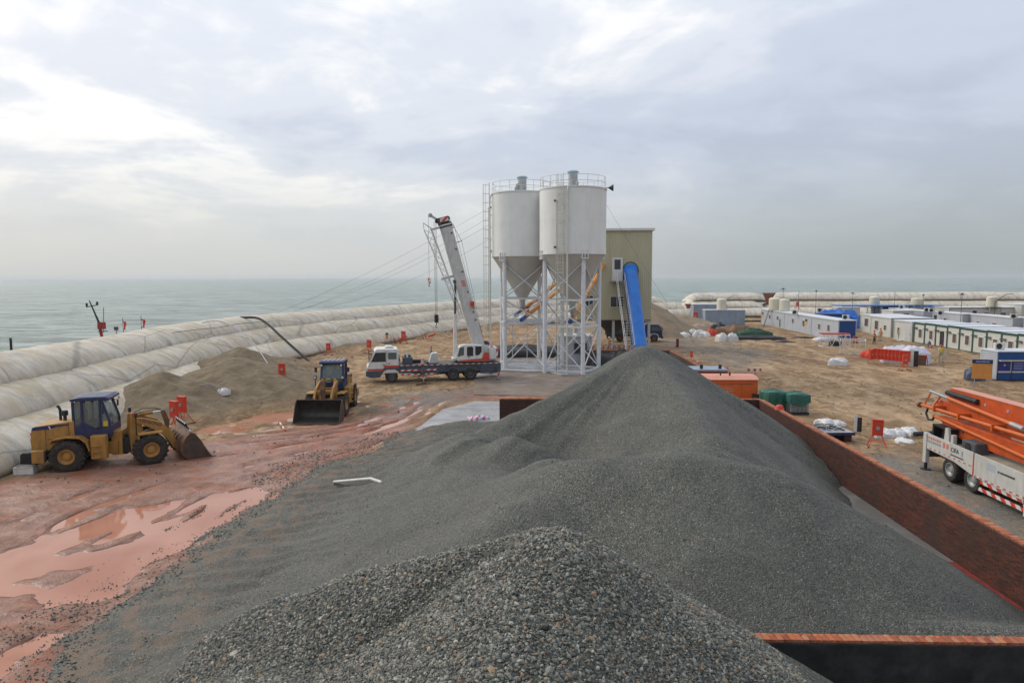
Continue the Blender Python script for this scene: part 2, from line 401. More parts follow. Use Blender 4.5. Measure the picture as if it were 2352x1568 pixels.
dam_tube('geotextile_tube', 'middle tube of the far dam with yellow stains above the camp roofs', iR + 3, len(DX), 2.2, 1.5, 1.95, 6.4, 6, .9, GRP, (True, False))
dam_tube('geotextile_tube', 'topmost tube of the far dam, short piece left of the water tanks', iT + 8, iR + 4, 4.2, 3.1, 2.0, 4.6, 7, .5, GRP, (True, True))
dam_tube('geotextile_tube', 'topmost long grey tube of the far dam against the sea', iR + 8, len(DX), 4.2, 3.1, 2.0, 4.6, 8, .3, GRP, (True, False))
for k, (i, off, z, lab) in enumerate(((iT - 1, 2.0, 2.0, 'small rust brown cloth hanging in the gap of the far dam'), (iR + 5, 3.9, 2.6, 'tall rust brown cloth hanging between two top tubes of the far dam'))):
    p = DX[i] + DN[i] * off; h = 1.0 if k == 0 else 2.6; t = DT[i]; b = MB()
    for r in range(7):
        f = r / 6; w = (.35 + .55 * f**2) * (1.7 if k else 1.2)
        b.v += [(p[0] + t[0] * (j - 2.5) / 2.5 * w - DN[i][0] * (.25 + .1 * math.sin(j * 2.1)), p[1] + t[1] * (j - 2.5) / 2.5 * w - DN[i][1] * (.25 + .1 * math.sin(j * 2.1 + f)), z + h * f) for j in range(6)]
    b.f = [(r * 6 + j, r * 6 + j + 1, r * 6 + j + 7, r * 6 + j + 6) for r in range(6) for j in range(5)]; b.m = [0] * 30
    o = b.build('hanging_cloth', M_TEND, None, 60); sm = o.modifiers.new('t', 'SOLIDIFY'); sm.thickness = .03
    tag(o, lab, 'cloth', 'rust brown cloths on the far dam')

# ------------------------------------------------------------------ ground
def P2(*uv): return [tuple(G(u, v)[:2]) for u, v in uv]
MUD = P2((-400, 1130), (0, 1100), (120, 1090), (300, 1030), (460, 1010), (700, 985), (830, 962), (935, 925), (1010, 905), (1140, 885), (1300, 868), (1340, 880), (1200, 915), (990, 915), (950, 990), (760, 1090), (560, 1260), (300, 1460), (200, 1568), (-300, 1900), (-700, 1500))
PUD1 = P2((-260, 1330), (0, 1262), (130, 1212), (240, 1172), (330, 1160), (385, 1146), (410, 1150), (372, 1165), (480, 1128), (600, 1118), (628, 1124), (612, 1165), (585, 1190), (520, 1210), (470, 1255), (400, 1300), (345, 1352), (300, 1372), (180, 1392), (60, 1400), (-60, 1385), (-300, 1440))
PUD2 = P2((-300, 1560), (-100, 1512), (40, 1468), (90, 1440), (178, 1436), (168, 1458), (110, 1500), (40, 1545), (-40, 1600), (-300, 1700))
PUD3 = P2((130, 1560), (190, 1525), (225, 1530), (205, 1562), (160, 1580), (120, 1585))
BAR2 = P2((40, 1335), (150, 1302), (250, 1284), (215, 1308), (120, 1345)); BAR3 = P2((275, 1345), (330, 1302), (415, 1268), (470, 1240), (400, 1305), (325, 1355)); BAR4 = P2((330, 1190), (430, 1168), (560, 1150), (470, 1178), (370, 1200))
BAR = P2((130, 1270), (200, 1240), (270, 1222), (380, 1214), (340, 1235), (260, 1248), (200, 1265))
TRK = [  # pale wheel tracks on the sand
    P2((1560, 790), (1700, 815), (1850, 850), (2000, 900), (2140, 960), (2300, 1010)), P2((1560, 800), (1680, 830), (1800, 862), (1930, 905), (2060, 955), (2130, 990)),
    P2((1958, 888), (1935, 915), (1920, 932), (1926, 948), (1970, 962)), P2((2012, 902), (1995, 920), (1990, 936), (2010, 948), (2040, 950)),
    P2((1640, 800), (1800, 812), (1950, 835), (2100, 860), (2230, 850)), P2((2040, 868), (2065, 880), (2056, 895)),
    P2((2180, 850), (2196, 862), (2150, 878), (2050, 885), (1940, 872)), P2((1620, 770), (1760, 775), (1900, 790), (2100, 830), (2230, 870)),
    P2((860, 905), (960, 900), (1060, 870)), P2((520, 1000), (640, 985), (780, 960), (860, 925)), P2((500, 985), (620, 965), (720, 925)),
    P2((820, 900), (900, 885), (1000, 880)), P2((1600, 745), (1700, 780), (1820, 800)), P2((1700, 800), (1820, 830), (1960, 862), (2100, 905)), P2((1740, 890), (1850, 905), (1960, 940), (2060, 975)), P2((1560, 760), (1650, 795), (1760, 840), (1840, 895)), P2((1780, 868), (1900, 875), (2020, 885), (2120, 900)), P2((1700, 760), (1850, 800), (1980, 850), (2020, 900)), P2((2120, 850), (2180, 880), (2140, 910), (2030, 915)), P2((830, 870), (760, 885), (720, 935)), P2((600, 960), (700, 940), (830, 905), (960, 880)), P2((1900, 1000), (2000, 1060), (2100, 1100), (2180, 1150), (2352, 1230))]
DTRK = [P2((1000, 915), (940, 950), (830, 985), (680, 1010), (420, 1050)), P2((1010, 925), (955, 970), (820, 1020), (600, 1075), (440, 1120)), P2((975, 925), (880, 965), (740, 990), (520, 1015)),
    P2((430, 1060), (360, 1095), (200, 1150), (0, 1240)), P2((600, 1085), (460, 1150), (330, 1230), (150, 1300)), P2((250, 1390), (120, 1430), (-100, 1490)), P2((260, 1420), (130, 1480), (0, 1530))]
xs = np.concatenate([np.arange(-60, -32, 2.), np.arange(-32, -27, .5), np.arange(-27, 0, .17), np.arange(0, 13.5, .5), np.arange(13.5, 42, .3), np.arange(42, 60, .8), np.arange(60, 152, 2.5)])
ys = np.concatenate([np.arange(-30, 9, 2.), np.arange(9, 50, .17), np.arange(50, 72, .3), np.arange(72, 100, .5), np.arange(100, 156, 1.2)])
GXX, GYY = np.meshgrid(xs, ys)
def track(X, Y, t, o):
    q = np.array(t, float); n = np.gradient(q, axis=0); n = np.stack([-n[:, 1], n[:, 0]], 1) / np.linalg.norm(n, axis=1)[:, None]; q = q + n * o
    d, a = seg_dist(X, Y, [tuple(p) for p in q]); L = np.linalg.norm(np.diff(q, axis=0), axis=1).sum()
    f = sstep(0, 2.5, a) * (1 - sstep(L - 2.5, L, a)) * np.clip(.75 + 1.3 * fbm(X / 2.5, Y / 2.5, 18, 2), 0, 1.3)
    return np.abs(d + .3 * fbm(X / 2, Y / 2, 15, 2)), f
def ground_z(X, Y, full=True):
    X = np.asarray(X, float); Y = np.asarray(Y, float)
    mud = 1 - sstep(-1.2, 1.0, poly_sd(X, Y, MUD) + 1.6 * fbm(X / 3, Y / 3, 61, 3))
    z = (.18 * fbm(X / 5, Y / 5, 3, 4) + .14 * fbm(X / 1.6, Y / 1.6, 33, 3)) * (1 - .75 * mud) + .05 * fbm(X / .8, Y / .8, 4, 3) * (1 - .5 * mud)
    z = z + mud * (.075 * fbm(X / 2.2 + .5 * Y / 2.2, (Y - .5 * X) / .7, 5, 4) + .014)
    pdm, pam = seg_dist(X, Y, P2((-300, 1530), (150, 1300), (430, 1120), (760, 1010), (950, 950), (1060, 890))); pdm = pdm * np.where(X + Y * .3 > 3, 1, 1)
    z = z + mud * sstep(7, 3, pdm) * (.45 + .55 * sstep(-.3, 1.0, np.minimum(poly_sd(X, Y, PUD1), poly_sd(X, Y, PUD2)))) * .085 * fbm(pdm * 1.5 + .35 * fbm(X / 2, Y / 2, 8, 2), pam * .10, 6, 3)
    # sand banked up against the dam
    bank = np.zeros_like(z)
    for cx, cy, h, r, ex in ((-22.6, 50.5, 2.8, 8.8, 1.0), (-24.9, 44.5, 2.5, 7.4, 1.0), (-25.2, 57, 2.9, 8.0, 1.1), (-26.5, 66, 1.2, 5.5, 1.0), (-23.4, 39.2, .55, 4.0, 1.), (-24.0, 85, .9, 6, 1.), (-7, 121, 1.0, 7, 1), (-16, 103, .8, 6, 1)):
        d = np.hypot(X - cx, (Y - cy) * ex) + 1.2 * fbm(X / 2.5, Y / 2.5, 41, 4)
        bank = np.maximum(bank, h * np.clip(1 - d / r, 0, 1)**.95)
    bank = bank + np.where(bank > .05, .34 * fbm(X / 1.3, Y / 1.3, 42, 5), 0)
    pit = .25 * np.exp(-(((X + 17.5) / 3.2)**2 + ((Y - 44.5) / 4)**2))
    z = z + bank - pit * .5
    if full:
        pd = np.minimum(np.minimum(poly_sd(X, Y, PUD1), poly_sd(X, Y, PUD2)), poly_sd(X, Y, PUD3)) + 1.1 * fbm(X / 1.1, Y / 1.1, 71, 5)
        z = z - .115 * (1 - sstep(-.9, .3, pd)) * np.clip(mud + .3, 0, 1)
        for bq, bh in ((BAR, .085), (BAR2, .075), (BAR3, .085), (BAR4, .07)): z = z + bh * (1 - sstep(-.45, .5, poly_sd(X, Y, bq) + .9 * fbm(X / .7, Y / .7, 72, 4)))
        for t in TRK:
            d, f = track(X, Y, t, 0)
            z = z + f * (.035 * np.exp(-((np.abs(d) - .55) / .2)**2) - .05 * np.exp(-(d / .30)**2))
        for t in DTRK:
            for o in (-.95, .95):
                d, f = track(X, Y, t, o); e = np.abs(d)
                z = z + f * (.07 * np.exp(-((e - .52) / .16)**2) - .085 * np.exp(-(e / .30)**2))
    return z, mud, bank
def gz(x, y): return float(ground_z(np.array([x]), np.array([y]), False)[0][0])
GZ, GMUD, GBANK = ground_z(GXX, GYY)
sdam = np.full(GXX.shape, -9.0)
dd, _ = seg_dist(GXX, GYY, [tuple(p) for p in DX[::12]] + [tuple(DX[-1])])
inside = in_poly(GXX, GYY, [tuple(p) for p in DX[::12]] + [(152, 143), (152, -32), (-22, -32)])
keepg = inside | (dd < 2.2)
# real differences in the stuff the ground is made of
grey = np.maximum.reduce([1 - sstep(-1.5, 2.0, poly_sd(GXX, GYY, P2((870, 935), (940, 905), (1075, 895), (1130, 880), (1120, 905), (1000, 930), (900, 945))) + 2 * fbm(GXX / 2, GYY / 2, 81, 3)),
    (1 - sstep(-2, 2.5, poly_sd(GXX, GYY, [(13.2, 10), (17.2, 10), (22, 24), (17.6, 33.5), (13.2, 34)]) + 2.5 * fbm(GXX / 2.5, GYY / 2.5, 82, 3))) * .9,
    (1 - sstep(-1, 1.5, poly_sd(GXX, GYY, P2((100, 1568), (300, 1420), (620, 1180), (720, 1105), (800, 1110), (420, 1480), (300, 1620))) + 1.6 * fbm(GXX / 1.2, GYY / 1.2, 83, 4))) * .75,
    .6 * (1 - sstep(-2, 3, poly_sd(GXX, GYY, P2((1490, 785), (1600, 775), (1760, 810), (1700, 850), (1560, 800))) + 3 * fbm(GXX / 3, GYY / 3, 84, 3)))])
trk = np.zeros_like(GZ)
for t in TRK:
    d, f = track(GXX, GYY, t, 0); trk = np.maximum(trk, f * np.exp(-(d / .42)**2))
sandg = np.clip(sstep(.1, .8, GBANK) + .0, 0, 1)
def m_ground():
    n = NT('ground_sand_and_mud'); o = n.tc.outputs['Object']
    f = n.noise(.16, None, 6, .62, .6); g = n.noise(.75, n.mp((1, .7, 1), rot=(0, 0, R(25))), 8, .72, .7)
    sand = n.mix(n.ramp(f, [(.34, 0.0), (.66, 1.0)]), (.37, .225, .105), (.54, .365, .195))
    sand = n.mix(n.ramp(g, [(.40, .95), (.56, 0.0)]), sand, (.19, .118, .058))
    sand = n.mix(n.ramp(n.noise(.42, n.mp((1, .45, 1), (5, 5, 5), (0, 0, R(-18))), 7, .7, .8), [(.50, 0.0), (.62, .8)]), sand, (.24, .135, .06))
    sand = n.mix(n.math('MULTIPLY', n.attr('trk'), .5), sand, (.52, .38, .235))
    churn = n.ramp(n.noise(.10, n.mp((1, .8, 1), (31, 7, 0)), 4, .6, .8), [(.43, 0.0), (.54, 1.0)])
    st = n.ramp(n.noise(1.5, n.mp((1, .55, 1), (2, 4, 6), (0, 0, R(-20))), 9, .78, 1.0), [(.46, 1.0), (.535, 0.0)])
    sand = n.mix(n.math('MULTIPLY', n.math('MULTIPLY', churn, st), .85), sand, (.155, .095, .045))
    sand = n.mix(n.math('MULTIPLY', n.attr('trk'), .35), sand, (.50, .365, .22))
    bank = n.mix(n.ramp(n.noise(1.0, None, 5, .6), [(.35, 0.0), (.65, 1.0)]), (.15, .112, .064), (.25, .188, .112))
    sand = n.mix(n.attr('bank'), sand, bank)
    gr = n.mix(n.ramp(n.noise(9, None, 4), [(.3, 0.0), (.7, 1.0)]), (.12, .125, .115), (.24, .235, .21))
    sand = n.mix(n.math('MULTIPLY', n.attr('grey'), n.ramp(n.noise(1.5, None, 6, .7), [(.36, 0.25), (.52, 1.0)])), sand, gr)
    mud = n.mix(n.ramp(n.noise(.7, n.mp((1, 1.6, 1), rot=(0, 0, R(-28))), 6, .65, .4), [(.36, 0.0), (.64, 1.0)]), (.225, .108, .070), (.35, .170, .108))
    red = n.ramp(n.noise(.5, n.mp((1, 1.8, 1), (4, 9, 1), (0, 0, R(-20))), 6, .7, .5), [(.53, 0.0), (.62, 1.0)])
    mud = n.mix(n.math('MULTIPLY', red, .7), mud, (.38, .105, .042))
    mud = n.mix(n.math('MULTIPLY', n.attr('grey'), n.ramp(n.noise(2.0, None, 6, .75), [(.44, 0.0), (.54, .95)])), mud, (.13, .13, .118))
    geo = n.N('NewGeometry'); sz = n.N('SeparateXYZ'); n.L(geo.outputs['Position'], sz.inputs[0])
    damp = n.ramp(n.math('ADD', n.math('MULTIPLY', sz.outputs[2], 6.0), .5), [(.22, 1.0), (.52, 0.0)])
    mud = n.mix(n.math('MULTIPLY', damp, .5), mud, (.17, .068, .042))
    c = n.mix(n.attr('mud'), sand, mud)
    wet = n.math('MULTIPLY', n.attr('mud'), n.ramp(n.noise(.55, n.mp((1, 1.6, 1), (7, 3, 1), (0, 0, R(-25))), 5, .6), [(.40, .25), (.60, 1.0)]))
    wet = n.math('MULTIPLY', n.attr('mud'), n.math('MAXIMUM', n.math('MULTIPLY', wet, .8), damp))
    r = n.mix(wet, (.92, .92, .92), (.12, .12, .12))
    h = n.math('ADD', n.noise(2.6, None, 7, .68), n.math('MULTIPLY', n.noise(22, None, 4, .6), .16))
    h = n.math('MULTIPLY', h, n.math('SUBTRACT', 1.0, n.math('MULTIPLY', wet, .8)))
    return n.out(c, r, 0, n.bump(h, .26, .9), .45)
me = grid_mesh('ground', xs, ys, GZ, keepg, [m_ground()], {'mud': GMUD, 'grey': grey, 'trk': trk, 'bank': sandg})
tag(link('ground', me), 'sandy ground of the site with red mud on the left', kind='structure')

def m_puddle():
    n = NT('muddy_water')
    c = n.mix(n.ramp(n.noise(.28, None, 4, .5, .5), [(.3, 0.0), (.7, 1.0)]), (.36, .135, .072), (.50, .25, .165))
    nm = n.bump(n.noise(3.0, None, 3), .004, .25)
    n.b.inputs['IOR'].default_value = 1.33
    return n.out(c, .035, 0, nm, .5)
b = MB(); b.quad((-29, 5, -.047), (-3.4, 5, -.047), (-3.4, 50, -.047), (-29, 50, -.047))
tag(b.build('puddle', m_puddle()), 'muddy pink rain water standing in the ruts of the red mud', kind='structure')

# ------------------------------------------------------------------ concrete
def m_conc(name, a, b_, rough=.35, wetf=.5):
    n = NT(name)
    c = n.mix(n.ramp(n.noise(.9, None, 6, .65), [(.3, 0.0), (.7, 1.0)]), a, b_)
    c = n.mix(n.ramp(n.noise(.45, n.mp(loc=(3, 3, 3)), 6, .7), [(.55, 0.0), (.68, wetf)]), c, (.20, .13, .09))
    r = n.ramp(n.noise(.6, n.mp(loc=(8, 3, 3)), 4), [(.4, rough - .18), (.6, rough + .3)])
    return n.out(c, r, 0, n.bump(n.noise(14, None, 5), .012, .5), .5)
M_SLAB = m_conc('wet_concrete', (.25, .25, .25), (.36, .355, .345), .34)
M_FLOOR = m_conc('bay_floor_concrete', (.13, .125, .118), (.20, .19, .175), .5, .2)
M_PLANT = m_conc('plant_concrete', (.15, .105, .075), (.24, .19, .145), .55, .8)
p = [G(*q) for q in ((915, 1035), (985, 925), (1062, 920))]
slab = thing('concrete_slab', None, None); slab['kind'] = 'structure'; slab['label'] = 'pale wet concrete slab between the gravel and the brick wall'
edge = [(-7.2, 33.0), (-7.05, 37.0), (-6.65, 41.0), (-6.3, 44.4), (-4.6, 47.0), (-4.2, 47.6)]
for k, (y0, y1) in enumerate(((35.2, 37.6), (37.65, 41.0), (41.05, 44.6), (44.65, 47.6))):
    xl = lambda y: np.interp(y, [30, 37, 44.4, 47.6], [-7.4, -7.0, -6.3, -4.3])
    b = MB(); b.prism([(xl(y0), y0), (-2.2, y0), (-2.2, y1), (xl(y1), y1)], -.2, .075 + .004 * k, 'z'); b.build('slab_panel', M_SLAB, slab, bevel=.015)
b = MB(); b.prism([(-4.6, 50.5), (8, 49.4), (12.6, 49.4), (12.6, 58.5), (8.5, 75), (-5.0, 75), (-5.3, 58)], -.2, .062, 'z')
o = b.build('plant_pavement', M_PLANT); tag(o, 'wet brownish concrete around the silo feet', kind='structure')
b = MB(); b.box(-2.0, 12.9, 5.0, 39.2, -.2, .055); tag(b.build('bay_floor', M_FLOOR), 'grey concrete floor of the gravel bay', kind='structure')

# ------------------------------------------------------------------ brick walls of the bay
def m_brick(name, cols, dark):
    n = NT(name)
    r = n.N('ObjectInfo').outputs['Random']
    v = n.vor(4.2, n.mp((1, 1, 3.9)), 'F1', 'Color')
    sp = n.N('SeparateColor'); n.L(v, sp.inputs[0])
    k = n.math('FRACT', n.math('ADD', r, sp.outputs[0]))
    c = n.ramp(k, [(i / (len(cols) - 1), q) for i, q in enumerate(cols)])
    d = n.noise(1.1, n.mp((1, 1, .7), src='Object'), 7, .72)
    c = n.mix(n.ramp(d, [(.42, 0.0), (.66, dark)]), c, (.055, .038, .032))
    return n.out(c, .85, 0, n.bump(n.noise(26, None, 5), .012, .6), .25)
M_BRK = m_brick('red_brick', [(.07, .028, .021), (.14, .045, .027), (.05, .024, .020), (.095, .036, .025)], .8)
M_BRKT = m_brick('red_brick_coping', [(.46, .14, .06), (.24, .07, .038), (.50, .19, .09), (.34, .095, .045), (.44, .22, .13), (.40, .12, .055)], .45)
M_MORT = paint('mortar', (.115, .085, .07), .95, var=.3, sc=4)
M_BLACK = paint('dark_shaded_wall', (.018, .017, .016), .75, var=.5, sc=1.6, dirt=(.06, .06, .06), da=.5, bump=.02)  # dark weathered wall face, its deep shade also put into the colour
BL, BT, BH, WH = .24, .115, .053, 1.70
brick_me = MB().box(-BL / 2, BL / 2, -BT / 2, BT / 2, 0, BH).mesh('brick', M_BRKT)
def bay_wall(label, p0, p1, faces=(1, -1), limit=300, cop_near=True, core=M_MORT, core_face=None):
    """brick wall: one core, courses of stretchers as one part, coping of headers brick by brick"""
    p0 = Vector((*p0, 0)); p1 = Vector((*p1, 0)); d = p1 - p0; L = d.length; d.normalize(); a = math.atan2(d.y, d.x)
    w = thing('brick_wall', label, 'wall', p0, a)
    MB().box(0, L, -.112, .112, -.2, WH).build('wall_core', [core], w)
    b = MB(); nc = int(WH / .0645)
    for sgn in faces:
        for c in range(nc):
            z = .003 + c * .0645; x = -.125 * (c % 2)
            while x < L:
                x0 = max(x, 0); x1 = min(x + BL, L); x += .25
                if x1 - x0 < .05: continue
                j = rnd.uniform(-.004, .004)
                b.box(x0, x1, (.10 if sgn > 0 else -.122 - j), (.122 + j if sgn > 0 else -.10), z, z + BH)
    o = b.build('brick_courses', M_BRK, w); o['kind'] = 'stuff'
    n = int(L / .125); ks = list(range(n)); ks = ks if cop_near else ks[::-1]
    rest = MB()
    for q, k in enumerate(ks):
        x = .0625 + k * .125
        if q < limit:
            o = bpy.data.objects.new('brick', brick_me); COL.objects.link(o); o.parent = w
            o.location = (x, rnd.uniform(-.008, .008), WH + .002 + rnd.uniform(-.003, .004)); o.rotation_euler = (rnd.uniform(-.02, .02), 0, math.pi / 2 + rnd.uniform(-.05, .05))
        else: rest.box(x - BT / 2, x + BT / 2, -BL / 2, BL / 2, WH + .002, WH + .055)
    if rest.v: o = rest.build('coping_bricks', M_BRKT, w); o['kind'] = 'stuff'
    return w
WX = 12.98
bay_wall('long red brick wall along the right side of the gravel bay', (WX, 5.0), (WX, 39.3), (1, -1), 280)
bay_wall('short red brick wall closing the back of the gravel bay', (-2.1, 39.45), (WX + .12, 39.45), (-1,), 130)
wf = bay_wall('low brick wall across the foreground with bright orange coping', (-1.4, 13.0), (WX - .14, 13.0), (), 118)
MB().box(0, WX + 1.26, -.155, -.114, 0.0, WH - .02).build('dark_shaded_face', M_BLACK, wf)
MB().box(0, WX + 1.26, .114, .14, 0.0, WH - .02).build('inner_face', M_MORT, wf)
bay_wall('far brick wall of the second bay beyond the gravel peak', (4.5, 66), (WX, 66), (), 0)
bay_wall('brick wall of the second bay running back behind the orange generator box', (WX, 54.5), (WX, 65.8), (), 0)
b = MB(); b.box(12.25, 12.82, 14.6, 20.6, .06, .10); tag(b.build('plank', paint('red_board', (.20, .03, .022), .7, var=.3, sc=3), bevel=.01), 'dark red board lying at the foot of the bay wall', 'board')

# ------------------------------------------------------------------ gravel
def m_gravel(name, s1, amp, tint=1.0):
    n = NT(name)
    v = n.vor(s1, None, 'F1', 'Color'); sp = n.N('SeparateColor'); n.L(v, sp.inputs[0])
    c = n.ramp(sp.outputs[0], [(0.0, (.062 * tint, .066 * tint, .056 * tint)), (.35, (.114 * tint, .122 * tint, .102 * tint)), (.62, (.174 * tint, .18 * tint, .15 * tint)), (.84, (.25 * tint, .245 * tint, .215 * tint)), (.95, (.22 * tint, .16 * tint, .10 * tint)), (1.0, (.30, .295, .26))])
    big = n.ramp(n.noise(.55, n.mp((1, 1, 1)), 6, .6, .6), [(.36, 0.0), (.64, 1.0)])
    c = n.mix(.55, c, n.mix(big, (.72, .72, .72), (1.25, 1.22, 1.16)), 'MULTIPLY')
    c = n.mix(n.math('MULTIPLY', n.attr('dust'), .8), c, (.15, .15, .125))
    c = n.mix(n.math('MULTIPLY', n.attr('earth'), n.ramp(n.noise(1.6, n.mp((1, 1, 1)), 6, .7), [(.46, 0.0), (.58, .8)])), c, (.20, .135, .09))
    h = n.vor(s1, None, 'F1', 'Distance')
    nm = n.bump(n.math('SUBTRACT', 1.0, h), amp, .9)
    return n.out(c, .62, 0, nm, .3)
M_GRAV = m_gravel('gravel', 36, .03, .62); M_GRAVC = m_gravel('coarse_gravel', 22, .035, .5)
def smax(lst, k=.22):
    m = np.maximum.reduce(lst); return m + k * np.log(sum(np.exp((q - m) / k) for q in lst))
def ridge(X, Y, a, b, s, rnd_=.5):
    (ax, ay, ah), (bx, by, bh) = a, b; L2 = (bx - ax)**2 + (by - ay)**2 + 1e-9
    t = np.clip(((X - ax) * (bx - ax) + (Y - ay) * (by - ay)) / L2, 0, 1)
    d = np.hypot(X - ax - t * (bx - ax), Y - ay - t * (by - ay))
    return ah + t * (bh - ah) - s * (np.sqrt(d * d + rnd_**2) - rnd_)
def gravel_z(X, Y):
    wx = X + .45 * fbm(X / 3.5, Y / 3.5, 91, 3); wy = Y + .45 * fbm(X / 3.5, Y / 3.5, 92, 3)
    parts = [ridge(wx, wy, (5.3, 33.2, 5.45), (5.6, 33.6, 5.4), .63, .35),
        ridge(wx, wy, (5.1, 33.0, 5.2), (-2.6, 28.6, 2.15), .60, .35),
        ridge(wx, wy, (5.6, 33, 5.1), (6.3, 23.5, 3.35), .66, .5),
        ridge(wx, wy, (1.0, 18.0, 3.85), (4.0, 17.7, 4.2), .57, .8), ridge(wx, wy, (4.0, 17.7, 4.2), (5.7, 17.6, 3.85), .60, .8),
        ridge(wx, wy, (1.2, 17.6, 3.7), (-.8, 15.5, 3.1), .52, .7),
        ridge(wx, wy, (-1.6, 24.2, 2.1), (-2.9, 27.6, 2.35), .46, .5),
        ridge(wx, wy, (-.5, 19, 2.6), (-2.5, 24, 2.0), .36, 1.5),
        ridge(wx, wy, (-1, 12, 2.5), (-.5, 20, 2.5), .33, 1.5),
        ridge(wx, wy, (6.0, 13.7, 1.78), (10.6, 13.6, 1.62), .50, .15),
        ridge(wx, wy, (-5.5, 16.5, .75), (-6.5, 29.5, .45), .16, 1.5),
        ridge(wx, wy, (-5.0, 10, .9), (-5.5, 17, .75), .20, 1.5), ridge(wx, wy, (-6.3, 29.5, .42), (-3.2, 36.2, .75), .19, 1.0)]
    parts += [ridge(wx, wy, (cx_, cy_, h_), (cx_ + .01, cy_, h_), .58, .35) for cx_, cy_, h_ in ((2.7, 19.5, 3.75), (4.9, 19.3, 4.0), (.4, 19.8, 3.45), (-1.0, 25.8, 2.75), (-2.9, 26.4, 2.35), (6.9, 18.6, 3.2), (-.6, 16.2, 3.3))]
    z = smax(parts, .05)
    an = np.arctan2(Y - 33.2, X - 5.3); rr = np.hypot(X - 5.3, Y - 33.2)
    z = z + .15 * fbm(X / 2.2, Y / 2.2, 95, 4) + .09 * fbm(X / .55, Y / .55, 96, 4) + .26 * fbm(an * 13, rr * .10, 94, 3) * sstep(1, 3.5, rr) * sstep(14, 8, rr)
    z = np.where((X > -1.5) & (Y < 18), np.minimum(z, 1.70 + (Y - 13.12) * .78 + .04 * fbm(X / .6, Y / .6, 93, 3)), z)
    low = 1 - sstep(.5, 1.6, z)
    rp = np.sin(((Y + .22 * X) / .95 + 1.6 * fbm(X / 3, Y / 3, 97, 3)) * 2 * math.pi)
    z = z + low * sstep(-2.0, -4.5, X) * (.10 * np.maximum(rp, -.3) * sstep(.02, .25, z) * (1 + 1.2 * fbm(X / 2, Y / 2, 98, 3)))
    return z
gx = np.arange(-14.5, 12.9, .10); gy = np.arange(5.0, 41.5, .10); X, Y = np.meshgrid(gx, gy)
Z = gravel_z(X, Y); GRX, GRY, GRZ = gx, gy, Z
allow = ((X < -2.25) | (Y < 39.42)) & ((X < -1.35) | (Y > 13.05)) & (Y < 41.3)
keep = allow & (Z > -.02)
an = np.arctan2(Y - 33.2, X - 5.3); rr = np.hypot(X - 5.3, Y - 33.2)
dust = sstep(.05, .9, .5 * fbm(X / 1.4, Y / 1.4, 99, 4) + .9 * fbm(an * 14, rr * .10, 100, 4) + .22) * .5
earth = (1 - sstep(.25, .8, Z)) * sstep(-3, -5, X)
me = grid_mesh('gravel_heap', gx, gy, Z, keep, [M_GRAV], {'dust': dust, 'earth': earth})
tag(link('gravel_heap', me), 'big heap of fine grey gravel filling the brick bay', 'gravel', kind='stuff')

# the coarser heap right below the camera: its surface is real stones
def near_z(X, Y):
    wx = X + .35 * fbm(X / 1.5, Y / 1.5, 191, 3); wy = Y + .3 * fbm(X / 1.5, Y / 1.5, 192, 3)
    z = smax([ridge(wx, wy, (.30, 9.7, 5.08), (.15, 9.2, 5.04), .76, .5), ridge(wx, wy, (.05, 9.3, 4.95), (-.9, 4.0, 4.40), .76, .8),
        ridge(wx, wy, (-.2, 9.9, 4.9), (-2.6, 10.8, 3.98), .64, .5), ridge(wx, wy, (-2.4, 10.6, 3.85), (-4.3, 11.1, 3.25), .70, .4),
        ridge(wx, wy, (-1.2, 6.0, 4.3), (-3.4, 7.8, 3.55), .56, 1.0)], .10)
    lip = np.exp(-(((X + 1.55) / 1.1)**2 + ((Y - 9.55 - .25 * (X + 1.5)) / .33)**2))
    return z - .26 * lip + .10 * fbm(X / .9, Y / .9, 193, 4)
gx = np.arange(-9.5, 7.6, .09); gy = np.arange(2.2, 12.9, .09); X, Y = np.meshgrid(gx, gy); Z = near_z(X, Y)
me = grid_mesh('coarse_gravel_heap', gx, gy, Z, Z > -.02, [M_GRAVC], {'dust': Z * 0, 'earth': Z * 0})
ch = link('coarse_gravel_heap', me); tag(ch, 'nearest heap of coarse grey stones below the camera', 'gravel', kind='stuff')
def m_stone():
    n = NT('gravel_stone'); a = n.attr('tone')
    c = n.ramp(a, [(0.0, (.052, .054, .047)), (.3, (.115, .118, .097)), (.58, (.19, .188, .15)), (.78, (.295, .285, .225)), (.87, (.42, .405, .34)), (.93, (.31, .19, .10)), (1.0, (.26, .21, .13))])
    c = n.mix(n.ramp(n.noise(30, None, 3), [(.3, 0.0), (.7, .35)]), c, (.09, .095, .09))
    return n.out(c, .55, 0, None, .4)
